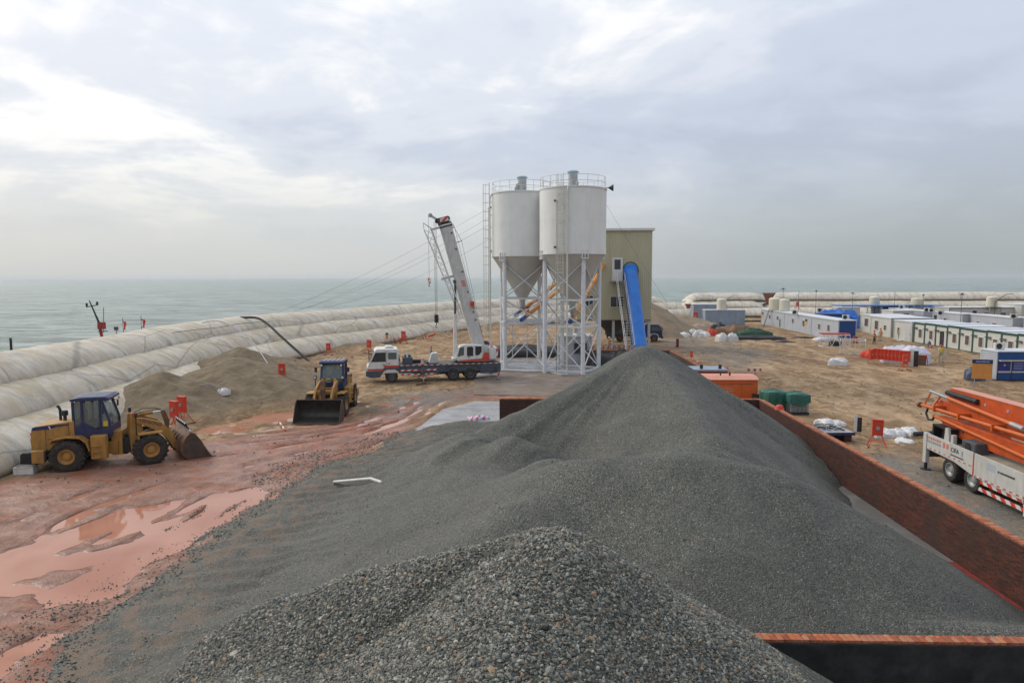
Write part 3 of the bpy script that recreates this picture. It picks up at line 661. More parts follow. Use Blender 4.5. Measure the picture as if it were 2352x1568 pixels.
def stones(name, fz, xr, yr, n, size, seed, cond, top=1.0):
    g = np.random.default_rng(seed)
    x = g.uniform(*xr, n); y = g.uniform(*yr, n); k = cond(x, y); x = x[k]; y = y[k]; n = len(x)
    z = fz(x, y)
    ph = (1 + 5**.5) / 2
    ico = np.array([(-1, ph, 0), (1, ph, 0), (-1, -ph, 0), (1, -ph, 0), (0, -1, ph), (0, 1, ph), (0, -1, -ph), (0, 1, -ph), (ph, 0, -1), (ph, 0, 1), (-ph, 0, -1), (-ph, 0, 1)]) / 1.902
    fc = np.array([(0, 11, 5), (0, 5, 1), (0, 1, 7), (0, 7, 10), (0, 10, 11), (1, 5, 9), (5, 11, 4), (11, 10, 2), (10, 7, 6), (7, 1, 8), (3, 9, 4), (3, 4, 2), (3, 2, 6), (3, 6, 8), (3, 8, 9), (4, 9, 5), (2, 4, 11), (6, 2, 10), (8, 6, 7), (9, 8, 1)])
    v = ico[None] * (1 + g.uniform(-.28, .28, (n, 12, 1))) * np.stack([g.uniform(.75, 1.3, n), g.uniform(.6, 1.05, n), g.uniform(.38, .8, n)], -1)[:, None, :]
    v *= (size * np.exp(g.normal(0, .32, n)))[:, None, None]
    q = g.normal(size=(n, 4)); q[:, 1:3] *= .55; q /= np.linalg.norm(q, axis=1)[:, None]; w, a, b, c = q.T
    Rm = np.stack([1 - 2 * (b * b + c * c), 2 * (a * b - c * w), 2 * (a * c + b * w), 2 * (a * b + c * w), 1 - 2 * (a * a + c * c), 2 * (b * c - a * w), 2 * (a * c - b * w), 2 * (b * c + a * w), 1 - 2 * (a * a + b * b)], -1).reshape(n, 3, 3)
    v = np.einsum('nij,nkj->nki', Rm, v) + np.stack([x, y, z + size * g.uniform(-.1, .45, n)], -1)[:, None, :]
    f = (fc[None] + (np.arange(n) * 12)[:, None, None]).reshape(-1, 3)
    me = np_mesh(name, v.reshape(-1, 3), f, [m_stone()], False)
    a = me.attributes.new('tone', 'FLOAT', 'POINT'); a.data.foreach_set('value', np.repeat(g.uniform(0, top, n), 12).astype(np.float32))
    return me
def near_cond(x, y):
    # where the heap shows: in front of its crest and inside the view
    return (y > 4.6) & (y < 11.6) & (np.abs(x + .15 * y * 0) < .80 * y + .6) & (near_z(x, y) > 2.2)
o = link('stones', stones('stones', near_z, (-6.0, 5.2), (4.6, 11.8), 92000, .0212, 5, near_cond), ch); o['kind'] = 'stuff'
g2 = link('stones', stones('stones', gravel_z, (-12.3, 12.7), (9, 40), 5000, .018, 6, lambda x, y: (gravel_z(x, y) > -.05) & ((x < -1.4) | (y > 13.3)), .66), None)
g2.parent = bpy.data.objects['gravel_heap']; g2['kind'] = 'stuff'
# sand in the second bay and behind the plant
def heap(name, label, cx, cy, h, r, col, seed, kind='stuff', xl=None, step=.35):
    hx = np.arange(cx - r * 1.15, cx + r * 1.15, step); hy = np.arange(cy - r * 1.15, cy + r * 1.15, step); X, Y = np.meshgrid(hx, hy)
    d = np.hypot(X - cx, Y - cy) * (1 + .22 * fbm(X / 4, Y / 4, seed, 3))
    Z = h * (1 - np.sqrt((d / r)**2 + .01)) + .12 * fbm(X / 1.5, Y / 1.5, seed + 1, 3)
    k = Z > -.1
    if xl: k &= (X < xl)
    me = grid_mesh(name, hx, hy, Z, k, [col]); o = link(name, me); tag(o, label, 'sand', kind=kind); return o
M_SAND = paint('heaped_sand', (.24, .18, .115), .95, var=.22, sc=.6, bump=.05, bs=6)
heap('sand_heap', 'brown sand heap behind the beige batching tower', 15.5, 108, 6.6, 10.5, M_SAND, 301)
heap('sand_heap', 'low tan sand heap behind the dark blue dump truck', 25.0, 118, 2.6, 8.5, M_SAND, 303)
heap('sand_heap', 'brown sand in the second bay behind the gravel peak', 10.2, 61.5, 1.5, 3.9, M_SAND, 305, xl=12.8)

# lumps of soil and small stones strewn over the yard and the mud
g_ = np.random.default_rng(44)
def bilv(x, y):
    i = np.clip(np.searchsorted(xs, x) - 1, 0, len(xs) - 2); j = np.clip(np.searchsorted(ys, y) - 1, 0, len(ys) - 2); return GZ[j, i]
me = stones('soil_clods', bilv, (-25, 48), (14, 110), 5200, .05, 45, lambda x, y: ((x > 13.4) | (x < -4)) & ((x > 13.4) | (y > 40) | (x < -11)) & (fbm(x / 6, y / 6, 47, 3) > -.02) & ((x > -8) | (poly_sd(x, y, PUD1) > .3)))
me.materials.clear(); me.materials.append(paint('soil_lumps', (.19, .125, .07), .95, var=.5, sc=3))
tag(link('soil_clods', me), 'small soil lumps and stones strewn over the ground', 'soil', kind='stuff')

fring = lambda x, y: np.maximum(gravel_z(x, y), bilv(x, y)) + .004
o = link('stones', stones('stones', fring, (-13.5, -3), (8, 38), 26000, .024, 48, lambda x, y: (lambda q: (q < .12) & (q > -.30 + .25 * fbm(x / .8, y / .8, 49, 3)))(gravel_z(x, y)), .8), bpy.data.objects['gravel_heap']); o['kind'] = 'stuff'
# ------------------------------------------------------------------ shared paints
M_YEL = paint('loader_yellow', (.42, .215, .045), .5, var=.14, dirt=(.17, .10, .055), da=.65, streak=True)
M_NAVY = paint('navy_paint', (.022, .032, .10), .4, var=.2, dirt=(.09, .075, .06), da=.3)
M_TYRE = paint('tyre_rubber', (.026, .024, .022), .85, var=.35, sc=5, dirt=(.13, .085, .055), da=.6, bump=.01)
M_STEEL = paint('worn_steel', (.075, .06, .05), .5, .3, var=.4, sc=2, dirt=(.17, .085, .04), da=.6, bump=.01)
M_RUST = paint('rusty_steel', (.17, .085, .045), .7, var=.35, sc=2.5, dirt=(.06, .045, .04), da=.6, bump=.012)
M_BKT = paint('dark_bucket_steel', (.045, .040, .035), .45, .3, var=.35, sc=2, dirt=(.085, .06, .045), da=.5, bump=.01)
M_BLK = paint('black_paint', (.018, .018, .019), .5, var=.3, dirt=(.09, .07, .05), da=.3)
M_CHROME = paint('chromed_rod', (.7, .7, .7), .2, 1.0, var=.05)
M_WHT = paint('white_paint', (.68, .67, .64), .45, var=.06, dirt=(.40, .36, .30), da=.4, streak=True)
M_CREAM = paint('cream_white_paint', (.60, .585, .53), .5, var=.07, dirt=(.38, .33, .25), da=.4, streak=True)
M_BOOM = paint('boom_grey_white', (.56, .555, .525), .5, var=.08, dirt=(.27, .25, .22), da=.45, streak=True)
M_RED = paint('red_paint', (.55, .055, .03), .5, var=.12, dirt=(.25, .06, .03), da=.3)
M_SLATE = paint('slate_blue_paint', (.055, .075, .10), .5, var=.15, dirt=(.16, .12, .08), da=.45)
M_LGREY = paint('light_grey_paint', (.50, .51, .51), .5, var=.06, dirt=(.30, .28, .25), da=.35, streak=True)
M_DGREY = paint('dark_grey_paint', (.07, .075, .08), .6, var=.2, dirt=(.15, .12, .09), da=.3)
M_ORG = paint('orange_paint', (.62, .115, .018), .42, var=.1, dirt=(.28, .08, .03), da=.35)
M_WIRE = paint('steel_wire', (.06, .06, .06), .6, .4, var=.1)
M_BLUEP = paint('motor_blue', (.02, .10, .33), .4, var=.1)
M_AMB = paint('amber_lens', (.65, .20, .02), .3)
M_LAMP = paint('lamp_glass', (.60, .60, .57), .2, var=.05)
def m_glass(name, col, alpha_like=.25, rough=.06):
    n = NT(name); n.b.inputs['Transmission Weight'].default_value = alpha_like; n.b.inputs['IOR'].default_value = 1.45
    return n.out(col, rough, 0, None, .6)
M_GLASS = m_glass('cab_glass', (.42, .50, .47), .75)
M_GLD = m_glass('dark_window_glass', (.035, .042, .045), .0, .08)
def m_stripe(name, a, b, sc, rot, thr=.5):
    n = NT(name); w = n.N('TexWave'); w.wave_type = 'BANDS'; w.bands_direction = 'X'; w.wave_profile = 'SAW'
    w.inputs['Scale'].default_value = sc; n.L(n.mp(rot=rot), w.inputs['Vector'])
    c = n.mix(n.ramp(w.outputs[1], [(thr - .02, 0.0), (thr + .02, 1.0)]), a, b)
    d = n.ramp(n.noise(3, None, 5, .7), [(.5, 0.0), (.75, .45)])
    return n.out(n.mix(d, c, (.2, .15, .11)), .5)
M_HAZ = m_stripe('red_white_hazard', (.58, .05, .035), (.66, .64, .60), .75, (0, R(40), 0))
M_HAZT = m_stripe('red_white_band', (.50, .05, .035), (.66, .64, .60), .62, (0, 0, 0))

def wheel(parent, x, y, r, w, rim_mat, side, lug=0, rim_r=.5, z=None, dual=False):
    """tyre with rounded shoulders, optional block tread, dished rim facing outwards (side = +1 left, -1 right)"""
    z = r if z is None else z; b = MB(); h = w / 2
    b.lathe([(r * rim_r, -h * .86), (r * .72, -h), (r * .90, -h * .97), (r * .985, -h * .78), (r, -h * .55), (r, h * .55), (r * .985, h * .78), (r * .90, h * .97), (r * .72, h), (r * rim_r, h * .86)], n=36, ax='y')
    for k in range(lug):
        a = 2 * math.pi * k / lug
        for s_ in (-1, 1):
            M = Matrix.Rotation(a + s_ * .09, 4, 'Y') @ Matrix.Translation((0, s_ * h * .5, r * 1.0)) @ Matrix.Rotation(s_ * .42, 4, 'Z')
            b.box(-.045 * r / .75, .045 * r / .75, -h * .46, h * .46, -.03, .035 * r / .75, M)
    o = b.build('wheel', M_TYRE, parent, 40, loc=(x, y, z))
    q = MB(); f = side; rr = r * rim_r
    q.lathe([(rr * 1.02, f * h * .84), (rr * 1.04, f * h * .93), (rr * .95, f * h * .95), (rr * .86, f * h * .70), (rr * .60, f * h * .52), (rr * .50, f * h * .56), (rr * .47, f * h * .74), (rr * .30, f * h * .80), (.001, f * h * .80)], n=28, ax='y')
    q.lathe([(rr * 1.02, -f * h * .84), (rr * .9, -f * h * .6), (.001, -f * h * .55)], n=20, ax='y')
    for k in range(10):
        a = 2 * math.pi * k / 10; q.cyl((rr * .72 * math.cos(a), f * h * .52, rr * .72 * math.sin(a)), (rr * .72 * math.cos(a), f * h * .66, rr * .72 * math.sin(a)), rr * .05, n=6)
    q.build('rim', rim_mat, o, 35)
    return o

# ------------------------------------------------------------------ wheel loaders
FRONT = {'head_lamp', 'lamp_lens', 'front_fender', 'front_frame', 'lift_arm', 'lift_cylinder', 'tilt_cylinder', 'cylinder_rod', 'bell_crank', 'hose', 'bucket', 'beacon'}
def loader(label, loc, rz, guard, decals, steer=0.0):
    t = thing('wheel_loader', label, 'loader', loc, rz, 'wheel loaders')
    # rear frame: engine hood, counterweight, frame
    b = MB(); b.prism([(-3.25, 1.02), (-3.30, 1.55), (-3.22, 2.14), (-3.05, 2.26), (-1.35, 2.46), (-1.35, 1.30), (-1.05, 1.25), (-1.0, .95), (-2.3, 1.0)], -.82, .82)
    hood = b.build('engine_hood', M_YEL, t, bevel=.05)
    for sy in (-1, 1):
        for x0, x1, z0, z1 in ((-2.62, -2.60, 1.1, 2.28), (-1.60, -1.58, 1.45, 2.40), (-2.59, -1.61, 1.58, 1.60)): MB().box(x0, x1, sy * .822 - .004, sy * .822 + .004, z0, z1).build('panel_gap', M_BLK, hood)
    for sy in (-1, 1): MB().prism([(-3.2, 2.06), (-2.45, 2.08), (-2.1, 2.20), (-1.55, 2.24), (-1.62, 2.31), (-2.4, 2.27), (-2.8, 2.25), (-3.16, 2.20)], sy * .828 - .004, sy * .828 + .004).build('hood_stripe', M_NAVY, hood)
    for sy in (-1, 1): MB().prism([(-2.42, 2.10), (-2.36, 2.10), (-2.42, 2.25), (-2.47, 2.25)], sy * .835 - .003, sy * .835 + .003).build('hood_flash', M_WHT, hood)
    s = MB(); s.box(-3.29, -3.25, -.55, .55, 1.25, 1.95)
    for k in range(7): s.box(-3.32, -3.28, -.5, .5, 1.29 + k * .09, 1.33 + k * .09)
    s.build('radiator_grille', M_BLK, t)
    b = MB(); b.prism([(-3.62, .55), (-3.62, .98), (-3.5, 1.08), (-2.5, 1.08), (-2.5, .62), (-2.9, .45)], -1.22, 1.22); b.build('counterweight', M_BLK, t, bevel=.05)
    for sy in (-1, 1):
        b = MB(); b.box(-3.12, -2.58, sy * .98, sy * 1.26, .52, 1.14); b.build('battery_box', M_YEL, t, bevel=.03)
        b = MB(); b.cyl((-3.27, sy * .62, 1.86), (-3.33, sy * .62, 1.86), .07, n=12); b.build('tail_light', M_RED, t)
        # fenders and steps
        b = MB(); b.prism([(-2.45, 1.52), (-2.35, 1.66), (-1.25, 1.74), (-.72, 1.45), (-.62, .62), (-.12, .55), (-.12, 1.70), (-2.0, 1.72)], sy * .80, sy * 1.28) if False else None
        b = MB(); pts = [(-2.36, 1.42), (-2.2, 1.62), (-1.6, 1.72), (-1.0, 1.66), (-.72, 1.42), (-.60, 1.0)]
        for p, q in zip(pts[:-1], pts[1:]): b.beam((p[0], sy * 1.03, p[1]), (q[0], sy * 1.03, q[1]), .52, .05)
        b.build('rear_fender', M_YEL, t)
        b = MB(); b.box(-.58, .12, sy * .80, sy * 1.20, .55, 1.72)
        b.build('fuel_tank', M_YEL, t, bevel=.05)
        for z in (.62, .92, 1.22): MB().box(-.52, -.12, min(sy * 1.21, sy * 1.33), max(sy * 1.21, sy * 1.33), z, z + .04).build('step', M_YEL, t)
    b = MB(); b.box(-1.1, .45, -.55, .55, .62, 1.25); b.cyl((-1.6, -1.05, .78), (-1.6, 1.05, .78), .2); b.box(.12, .62, -.42, .42, .55, 1.75); b.build('rear_frame', M_YEL, t, bevel=.03)
    b = MB(); b.cyl((.62, 0, .5), (.62, 0, 1.5), .16); b.box(.45, 1.0, -.30, .30, .62, 1.35); b.build('articulation_joint', M_BLK, t, 40)
    b = MB(); b.pipe([(-2.25, .1, 2.3), (-2.25, .1, 2.85), (-2.30, .1, 3.0), (-2.38, .1, 3.08)], .065, 10); b.build('exhaust_pipe', M_BLK, t, 50)
    b = MB(); b.lathe([(.001, 2.3), (.08, 2.3), (.08, 2.62), (.15, 2.64), (.15, 2.84), (.12, 2.88), (.001, 2.88)], (-1.95, -.2, 0), 14); b.build('air_intake', M_BLK, t, 40)
    # cab
    cabx = [(-1.32, 1.72), (-1.32, 3.25), (.12, 3.28), (.46, 2.30), (.46, 1.72)]
    b = MB()
    for sy in (-1, 1):
        for p, q in ((cabx[0], cabx[1]), (cabx[2], cabx[3]), (cabx[3], cabx[4]), ((-.88, 1.72), (-.88, 3.26)), ((-.02, 1.72), (.02, 3.27))):
            b.beam((p[0], sy * .74, p[1]), (q[0], sy * .74, q[1]), .11, .11)
        b.prism([(-1.32, 1.60), (.46, 1.60), (.46, 2.02), (.02, 2.02), (-.22, 1.92), (-.88, 2.30), (-1.32, 2.02)], sy * .74 - .04, sy * .74 + .04)
    b.box(-1.36, .48, -.76, .76, 1.55, 1.66); b.box(.40, .50, -.76, .76, 1.6, 2.05); b.box(-1.37, -1.27, -.76, .76, 1.6, 2.05)
    cab = b.build('cab', M_NAVY, t, bevel=.015)
    b = MB(); b.prism([(-1.42, 3.27), (-1.40, 3.40), (-.9, 3.46), (.3, 3.46), (.52, 3.38), (.50, 3.27)], -.86, .86); rf = b.build('cab_roof', M_NAVY, t, bevel=.04)
    b = MB()
    for k in range(5): b.box(-1.25, .35, -.62 + k * .3, -.56 + k * .3, 3.455, 3.475)
    b.build('roof_rib', M_LGREY, rf)
    g = MB()
    for sy in (-1, 1):
        g.prism([(-1.27, 2.0), (-.92, 2.25), (-.92, 3.22), (-1.27, 3.20)], sy * .735, sy * .745)
        g.prism([(-.83, 2.3), (-.26, 1.98), (-.06, 2.05), (-.03, 3.22), (-.83, 3.22)], sy * .735, sy * .745)
        g.prism([(.06, 2.05), (.42, 2.05), (.42, 2.30), (.10, 3.20), (.06, 3.20)], sy * .735, sy * .745)
    g.prism([(.435, 2.05), (.445, 2.05), (.445, 2.30), (.115, 3.25), (.105, 3.25), (.435, 2.3)], -.68, .68); g.box(-1.325, -1.315, -.68, .68, 2.05, 3.2)
    g.build('window', M_GLASS, cab)
    b = MB(); b.box(-1.05, -.55, -.25, .25, 1.7, 2.1); b.box(-1.12, -.95, -.25, .25, 2.1, 2.75); b.build('seat', M_BLK, t, bevel=.04)
    b = MB(); b.cyl((-.1, 0, 1.7), (-.22, 0, 2.35), .04); b.lathe([(.17, 0), (.20, .02), (.17, .04)], (-.24, 0, 2.36), 16); b.build('steering_wheel', M_BLK, t, 40)
    for sy in (-1, 1):
        b = MB(); b.beam((.15, sy * .78, 3.1), (.3, sy * 1.12, 3.0), .03); b.box(.27, .32, sy * 1.12 - .09, sy * 1.12 + .09, 2.72, 3.02); b.build('mirror', M_BLK, t)
        b = MB(); b.cyl((.48, sy * .68, 3.19), (.56, sy * .68, 3.19), .07, n=12); b.build('work_light', M_LAMP, t)
        b = MB(); b.beam((1.02, sy * .95, 1.55), (1.02, sy * .95, 2.62), .05); b.box(.97, 1.10, sy * .95 - .1, sy * .95 + .1, 2.45, 2.68); b.build('head_lamp', M_BLK, t)
        b = MB(); b.box(1.10, 1.112, sy * .95 - .075, sy * .95 + .075, 2.49, 2.64); b.build('lamp_lens', M_LAMP, t)
        b = MB(); b.box(1.05, 2.15, sy * .80, sy * 1.30, 1.58, 1.64); b.box(1.05, 1.10, sy * .80, sy * 1.30, 1.2, 1.6); b.build('front_fender', M_YEL, t)
    b = MB(); b.box(.28, .45, -.32, -.08, 2.12, 2.42); b.build('warning_card', paint('cyan_card', (.12, .45, .55), .6), t) if not decals else None
    # front frame with lifting towers
    b = MB()
    for sy in (-1, 1): b.prism([(.82, .55), (.78, 1.5), (.86, 2.46), (1.10, 2.50), (1.34, 2.12), (1.42, 1.5), (2.0, 1.05), (1.9, .6)], sy * .42 - .06, sy * .42 + .06)
    b.box(.95, 1.9, -.42, .42, .55, 1.1); b.cyl((1.6, -1.05, .78), (1.6, 1.05, .78), .2)
    b.build('front_frame', M_YEL, t, bevel=.02)
    # lift arms
    arm = MB()
    for sy in (-1, 1): arm.prism([(.98, 2.16), (1.05, 2.36), (1.5, 2.30), (2.2, 2.02), (2.72, 1.45), (2.93, .80), (2.92, .55), (2.76, .55), (2.5, 1.05), (2.1, 1.52), (1.5, 1.90)], sy * .50, sy * .64)
    arm.box(2.05, 2.35, -.5, .5, 1.62, 1.84)
    arms = arm.build('lift_arm', M_YEL, t, bevel=.015)
    b = MB()
    for sy in (-1, 1): b.cyl((.98, sy * .30, 1.2), (1.75, sy * .30, 1.45), .085); b.cyl((1.75, sy * .30, 1.45), (2.2, sy * .34, 1.58), .045)
    b.build('lift_cylinder', M_STEEL, t, 40)
    b = MB(); b.cyl((1.05, 0, 2.40), (1.95, 0, 2.46), .10); b.box(.95, 1.12, -.16, .16, 2.28, 2.48); b.build('tilt_cylinder', M_YEL, t, 40)
    b = MB(); b.cyl((1.95, 0, 2.46), (2.42, 0, 2.47), .045); b.build('cylinder_rod', M_CHROME, t, 40)
    b = MB(); b.prism([(2.32, 2.52), (2.50, 2.55), (2.72, 1.95), (2.62, 1.2), (2.46, 1.18), (2.50, 1.8)], -.14, .14); b.beam((2.54, 0, 1.25), (2.95, 0, 1.05), .16, .12); b.build('bell_crank', M_RUST, t, bevel=.02)
    b = MB(); b.pipe([(1.1, .2, 2.5), (1.5, .25, 2.66), (2.1, .2, 2.64), (2.35, .1, 2.55)], .02, 6); b.pipe([(1.1, -.2, 2.5), (1.6, -.26, 2.6), (2.1, -.2, 2.62), (2.35, -.1, 2.55)], .02, 6); b.build('hose', M_BLK, t, 60)
    # bucket: curved back, floor with cutting edge, side plates, spill guard
    prof = [(4.42, .03), (3.30, .06), (3.02, .22), (2.92, .50), (2.98, .85), (3.18, 1.22), (3.42, 1.46)]
    inn = [(4.42, .055), (3.34, .11), (3.09, .25), (2.99, .51), (3.05, .83), (3.24, 1.18), (3.46, 1.42)]
    hw = 1.50; b = MB()
    n = len(prof)
    for y in (-hw, hw):
        b.v += [(p[0], y, p[1]) for p in prof] + [(p[0], y, p[1]) for p in inn]
    for i in range(n - 1):
        b.f += [(i, i + 1, 2 * n + i + 1, 2 * n + i), (n + i, 3 * n + i, 3 * n + i + 1, n + i + 1), (i, n + i, n + i + 1, i + 1), (2 * n + i, 2 * n + i + 1, 3 * n + i + 1, 3 * n + i)]
    b.f += [(0, 2 * n, 3 * n, n), (n - 1, 2 * n - 1, 4 * n - 1, 3 * n - 1)]; b.m = [0] * len(b.f)
    bk = b.build('bucket', M_RUST if guard else M_BKT, t, 40)
    for sy in (-1, 1):
        b = MB(); b.prism([(4.40, .06), (3.34, .10), (3.08, .25), (2.98, .51), (3.04, .84), (3.22, 1.20), (3.44, 1.43), (3.62, 1.36), (3.9, .95), (4.2, .35)], sy * hw - .02, sy * hw + .02); b.build('bucket_side', M_STEEL, bk)
    b = MB(); b.box(4.25, 4.58, -hw - .03, hw + .03, .012, .06); b.build('cutting_edge', M_STEEL, bk)
    if guard:
        b = MB()
        b.beam((3.40, -hw, 1.52), (3.40, hw, 1.52), .06, .05); b.beam((3.26, -1.1, 1.86), (3.26, 1.1, 1.86), .05, .05); b.build('spill_guard_rail', M_LGREY, bk)
        for k in range(7):
            y = -1.2 + k * .4; b = MB(); b.beam((3.42, y, 1.46), (3.24, y, 1.90), .07, .05); b.build('spill_guard_bar', M_BLK, bk)
    b = MB()
    for y in (-.9, -.3, .3, .9): b.prism([(2.94, .3), (2.90, .6), (2.98, .95), (3.16, 1.26), (3.05, 1.2), (2.78, .9), (2.78, .4)], y - .03, y + .03)
    b.build('bucket_rib', M_RUST, bk)
    for sx, sy in ((-1.6, 1), (-1.6, -1), (1.6, 1), (1.6, -1)): wheel(t, sx, sy * 1.06, .77, .58, M_YEL, sy, 20, .47)
    for o in t.children:
        if o.name.split('.')[0] in ('cab', 'cab_roof', 'mirror', 'work_light', 'seat', 'steering_wheel'):
            o.scale = (.9, 1, 1.07); o.location = (-.21, 0, -.11)
    pv = Vector((.62, 0, 0)); RM = Matrix.Rotation(steer, 3, 'Z')
    for o in t.children:
        if o.name.split('.')[0] in FRONT or (o.name.startswith('wheel') and o.location.x > 0):
            o.location = pv + RM @ (o.location - pv); o.rotation_euler = (0, 0, steer)
    for sy in (-1, 1):
        if sy == 1 and not decals: continue
        M = Matrix.Translation((1.74, sy * .646, 2.045)) @ Matrix.Rotation(R(22) , 4, 'Y') @ Matrix.Rotation(R(90), 4, 'X')
        if sy > 0: M = Matrix.Translation((1.74, .646, 2.045)) @ Matrix.Rotation(R(22), 4, 'Y') @ Matrix.Rotation(math.pi, 4, 'Z') @ Matrix.Rotation(R(90), 4, 'X')
        text_mesh('LIUGONG', .235, 'lettering', M_NAVY, arms, M)
    t.scale = (.94, .94, .94)
    b = MB(); b.box(.14, .36, -.745 - .006, -.745 - .002, 2.06, 2.30); b.build('warning_sticker', paint('yellow_sticker', (.60, .45, .03), .5), cab) if decals else None
    b = MB(); b.lathe([(.001, 0), (.09, 0), (.08, .1), (.001, .12)], (1.15, -.28, 2.5), 12); b.build('beacon', M_RED, t) if decals else None
    return t
L1 = G(150, 1085); L2_ = G(325, 1074)
ang1 = math.atan2(L2_.y - L1.y, L2_.x - L1.x)
mid = (L1 + L2_) / 2; nrm = Vector((-math.sin(ang1), math.cos(ang1), 0))
c1 = mid + nrm * 1.25
loader('yellow wheel loader parked side on beside the dam, bucket resting on the red mud', (c1.x, c1.y, -.02), ang1, True, True, R(24))
# the second one faces the camera
q = (G(672, 976) + G(791, 976)) / 2; a2 = R(-90 + 5.5); fw = Vector((math.cos(a2), math.sin(a2), 0)); c2 = q - fw * 4.5
loader('yellow wheel loader facing the camera with its wide dark bucket lowered', (c2.x, c2.y, -.03), a2, False, False, R(-4))

# ------------------------------------------------------------------ truck crane
def truck_crane(loc, rz):
    t = thing('truck_crane', 'white and slate blue truck crane with raised boom beside the silos', 'crane', loc, rz)
    # chassis
    b = MB(); b.box(-5.6, 3.2, -1.15, 1.15, .78, 1.40); b.box(-5.6, 2.0, -.5, .5, .5, .8); ch_ = b.build('chassis', M_SLATE, t, bevel=.03)
    b = MB(); b.box(-5.5, 3.1, -1.22, 1.22, 1.40, 1.47); b.build('deck', M_DGREY, t)
    for sy in (-1, 1):
        b = MB(); b.box(-5.5, 3.05, sy * 1.225 - .006, sy * 1.225 + .006, 1.40, 1.465); b.build('deck_edge_band', M_HAZT, ch_)
        for x0, x1 in ((.0, 1.0), (1.35, 3.0)):
            for z in (.60, .95):
                b = MB(); b.box(x0, x1, sy * 1.20 - .02, sy * 1.20 + .02, z, z + .13); b.build('side_guard', M_HAZ, t)
        b = MB(); b.box(-5.5, -3.8, sy * .7, sy * 1.21, .55, 1.38); b.build('rear_locker', M_SLATE, t, bevel=.03)
        b = MB(); b.box(-.2, 1.1, sy * .7, sy * 1.18, .55, 1.35); b.build('tool_locker', M_SLATE, t, bevel=.03)
        # wheel arches
        b = MB(); pts = [(-3.75, 1.0), (-3.5, 1.28), (-2.9, 1.36), (-1.5, 1.36), (-.9, 1.25), (-.7, .95)]
        for p, q_ in zip(pts[:-1], pts[1:]): b.beam((p[0], sy * 1.0, p[1]), (q_[0], sy * 1.0, q_[1]), .5, .04)
        b.build('mud_guard', M_SLATE, t)
        wheel(t, 3.75, sy * 1.02, .53, .34, M_DGREY, sy, 0, .55)
        for x in (-1.45, -2.95): wheel(t, x, sy * .98, .53, .52, M_DGREY, sy, 0, .55)
    # driver cab
    cab = [(3.15, .82), (3.15, 2.72), (3.25, 2.84), (4.95, 2.86), (5.15, 2.70), (5.62, 1.62), (5.78, 1.30), (5.78, .82)]
    b = MB(); b.prism(cab, -1.2, 1.2); cb = b.build('driver_cab', M_WHT, t, bevel=.05)
    for sy in (-1, 1):
        b = MB(); b.prism([(4.22, 1.80), (5.42, 1.80), (5.05, 2.58), (4.22, 2.58)], sy * 1.205 - .012, sy * 1.205 + .012); b.build('side_window', M_GLD, cb)
        b = MB(); b.box(3.32, 4.02, sy * 1.205 - .012, sy * 1.205 + .012, 2.0, 2.55); b.build('rear_side_window', M_GLASS, cb)
        b = MB(); b.prism([(3.16, 1.30), (4.25, 1.30), (4.4, 1.08), (5.74, 1.08), (5.74, 1.22), (4.45, 1.22), (4.32, 1.48), (3.16, 1.48)], sy * 1.208 - .006, sy * 1.208 + .006); b.build('red_stripe', M_RED, cb)
        b = MB(); b.box(4.12, 4.14, sy * 1.205 - .008, sy * 1.205 + .008, 1.3, 2.7); b.box(4.20, 4.22, sy * 1.205 - .008, sy * 1.205 + .008, 1.3, 2.7); b.build('door_gap', M_BLK, cb)
        b = MB(); b.box(4.3, 4.45, sy * 1.22 - .02, sy * 1.22 + .02, 1.48, 1.56); b.box(3.9, 4.02, sy * 1.22 - .02, sy * 1.22 + .02, 1.60, 1.68); b.build('door_handle', M_BLK, cb)
        b = MB(); b.prism([(3.1, 1.02), (3.1, 1.30), (4.3, 1.30), (4.5, 1.06), (5.85, 1.04), (5.85, .62), (5.4, .46), (4.7, .48), (4.55, .75), (4.4, 1.0), (4.1, 1.14), (3.5, 1.14), (3.2, .95)], sy * 1.14, sy * 1.23); b.build('cab_skirt', M_SLATE, t)
        b = MB(); b.beam((5.3, sy * 1.2, 2.5), (5.6, sy * 1.45, 2.45), .04); b.box(5.55, 5.62, sy * 1.45 - .1, sy * 1.45 + .1, 2.05, 2.5); b.build('mirror', M_BLK, t)
        b = MB(); b.box(5.84, 5.88, sy * .85 - .2, sy * .85 + .2, .78, .98); b.build('headlight', M_LAMP, t)
    b = MB(); b.quad((5.16, -1.02, 2.66), (5.63, -1.05, 1.68), (5.63, 1.05, 1.68), (5.16, 1.02, 2.66)); o = b.build('windscreen', M_GLD, cb, loc=(.015, 0, .01))
    b = MB(); b.box(5.4, 5.86, -1.22, 1.22, .60, 1.04); b.build('bumper', M_SLATE, t, bevel=.04)
    b = MB(); b.prism([(3.5, 2.86), (3.7, 3.02), (4.1, 3.06), (4.3, 2.86)], -.5, .5); b.build('roof_vent', M_WHT, t, bevel=.03)
    # behind the cab: radiator, silencer, spare
    b = MB(); b.box(1.95, 2.75, -.85, .85, 1.47, 2.05); b.box(2.1, 2.6, -.5, .5, 2.05, 2.25); b.build('engine_cover', M_SLATE, t, bevel=.03)
    b = MB(); b.cyl((2.4, .6, 1.5), (2.4, .6, 2.75), .08); b.build('exhaust_stack', M_WHT, t, 40)
    b = MB(); b.cyl((.9, -.2, 1.62), (1.9, -.2, 1.62), .16); b.box(-.2, .8, -.9, .9, 1.47, 1.62); b.build('deck_gear', M_BLK, t, 40)
    for k, (x, y) in enumerate(((1.15, .95), )):
        b = MB(); b.lathe([(.17, 1.47), (.17, 1.50), (.06, 2.0), (.02, 2.02)], (x, y, 0), 14); o = b.build('striped_cone', M_HAZT2, t, 40)
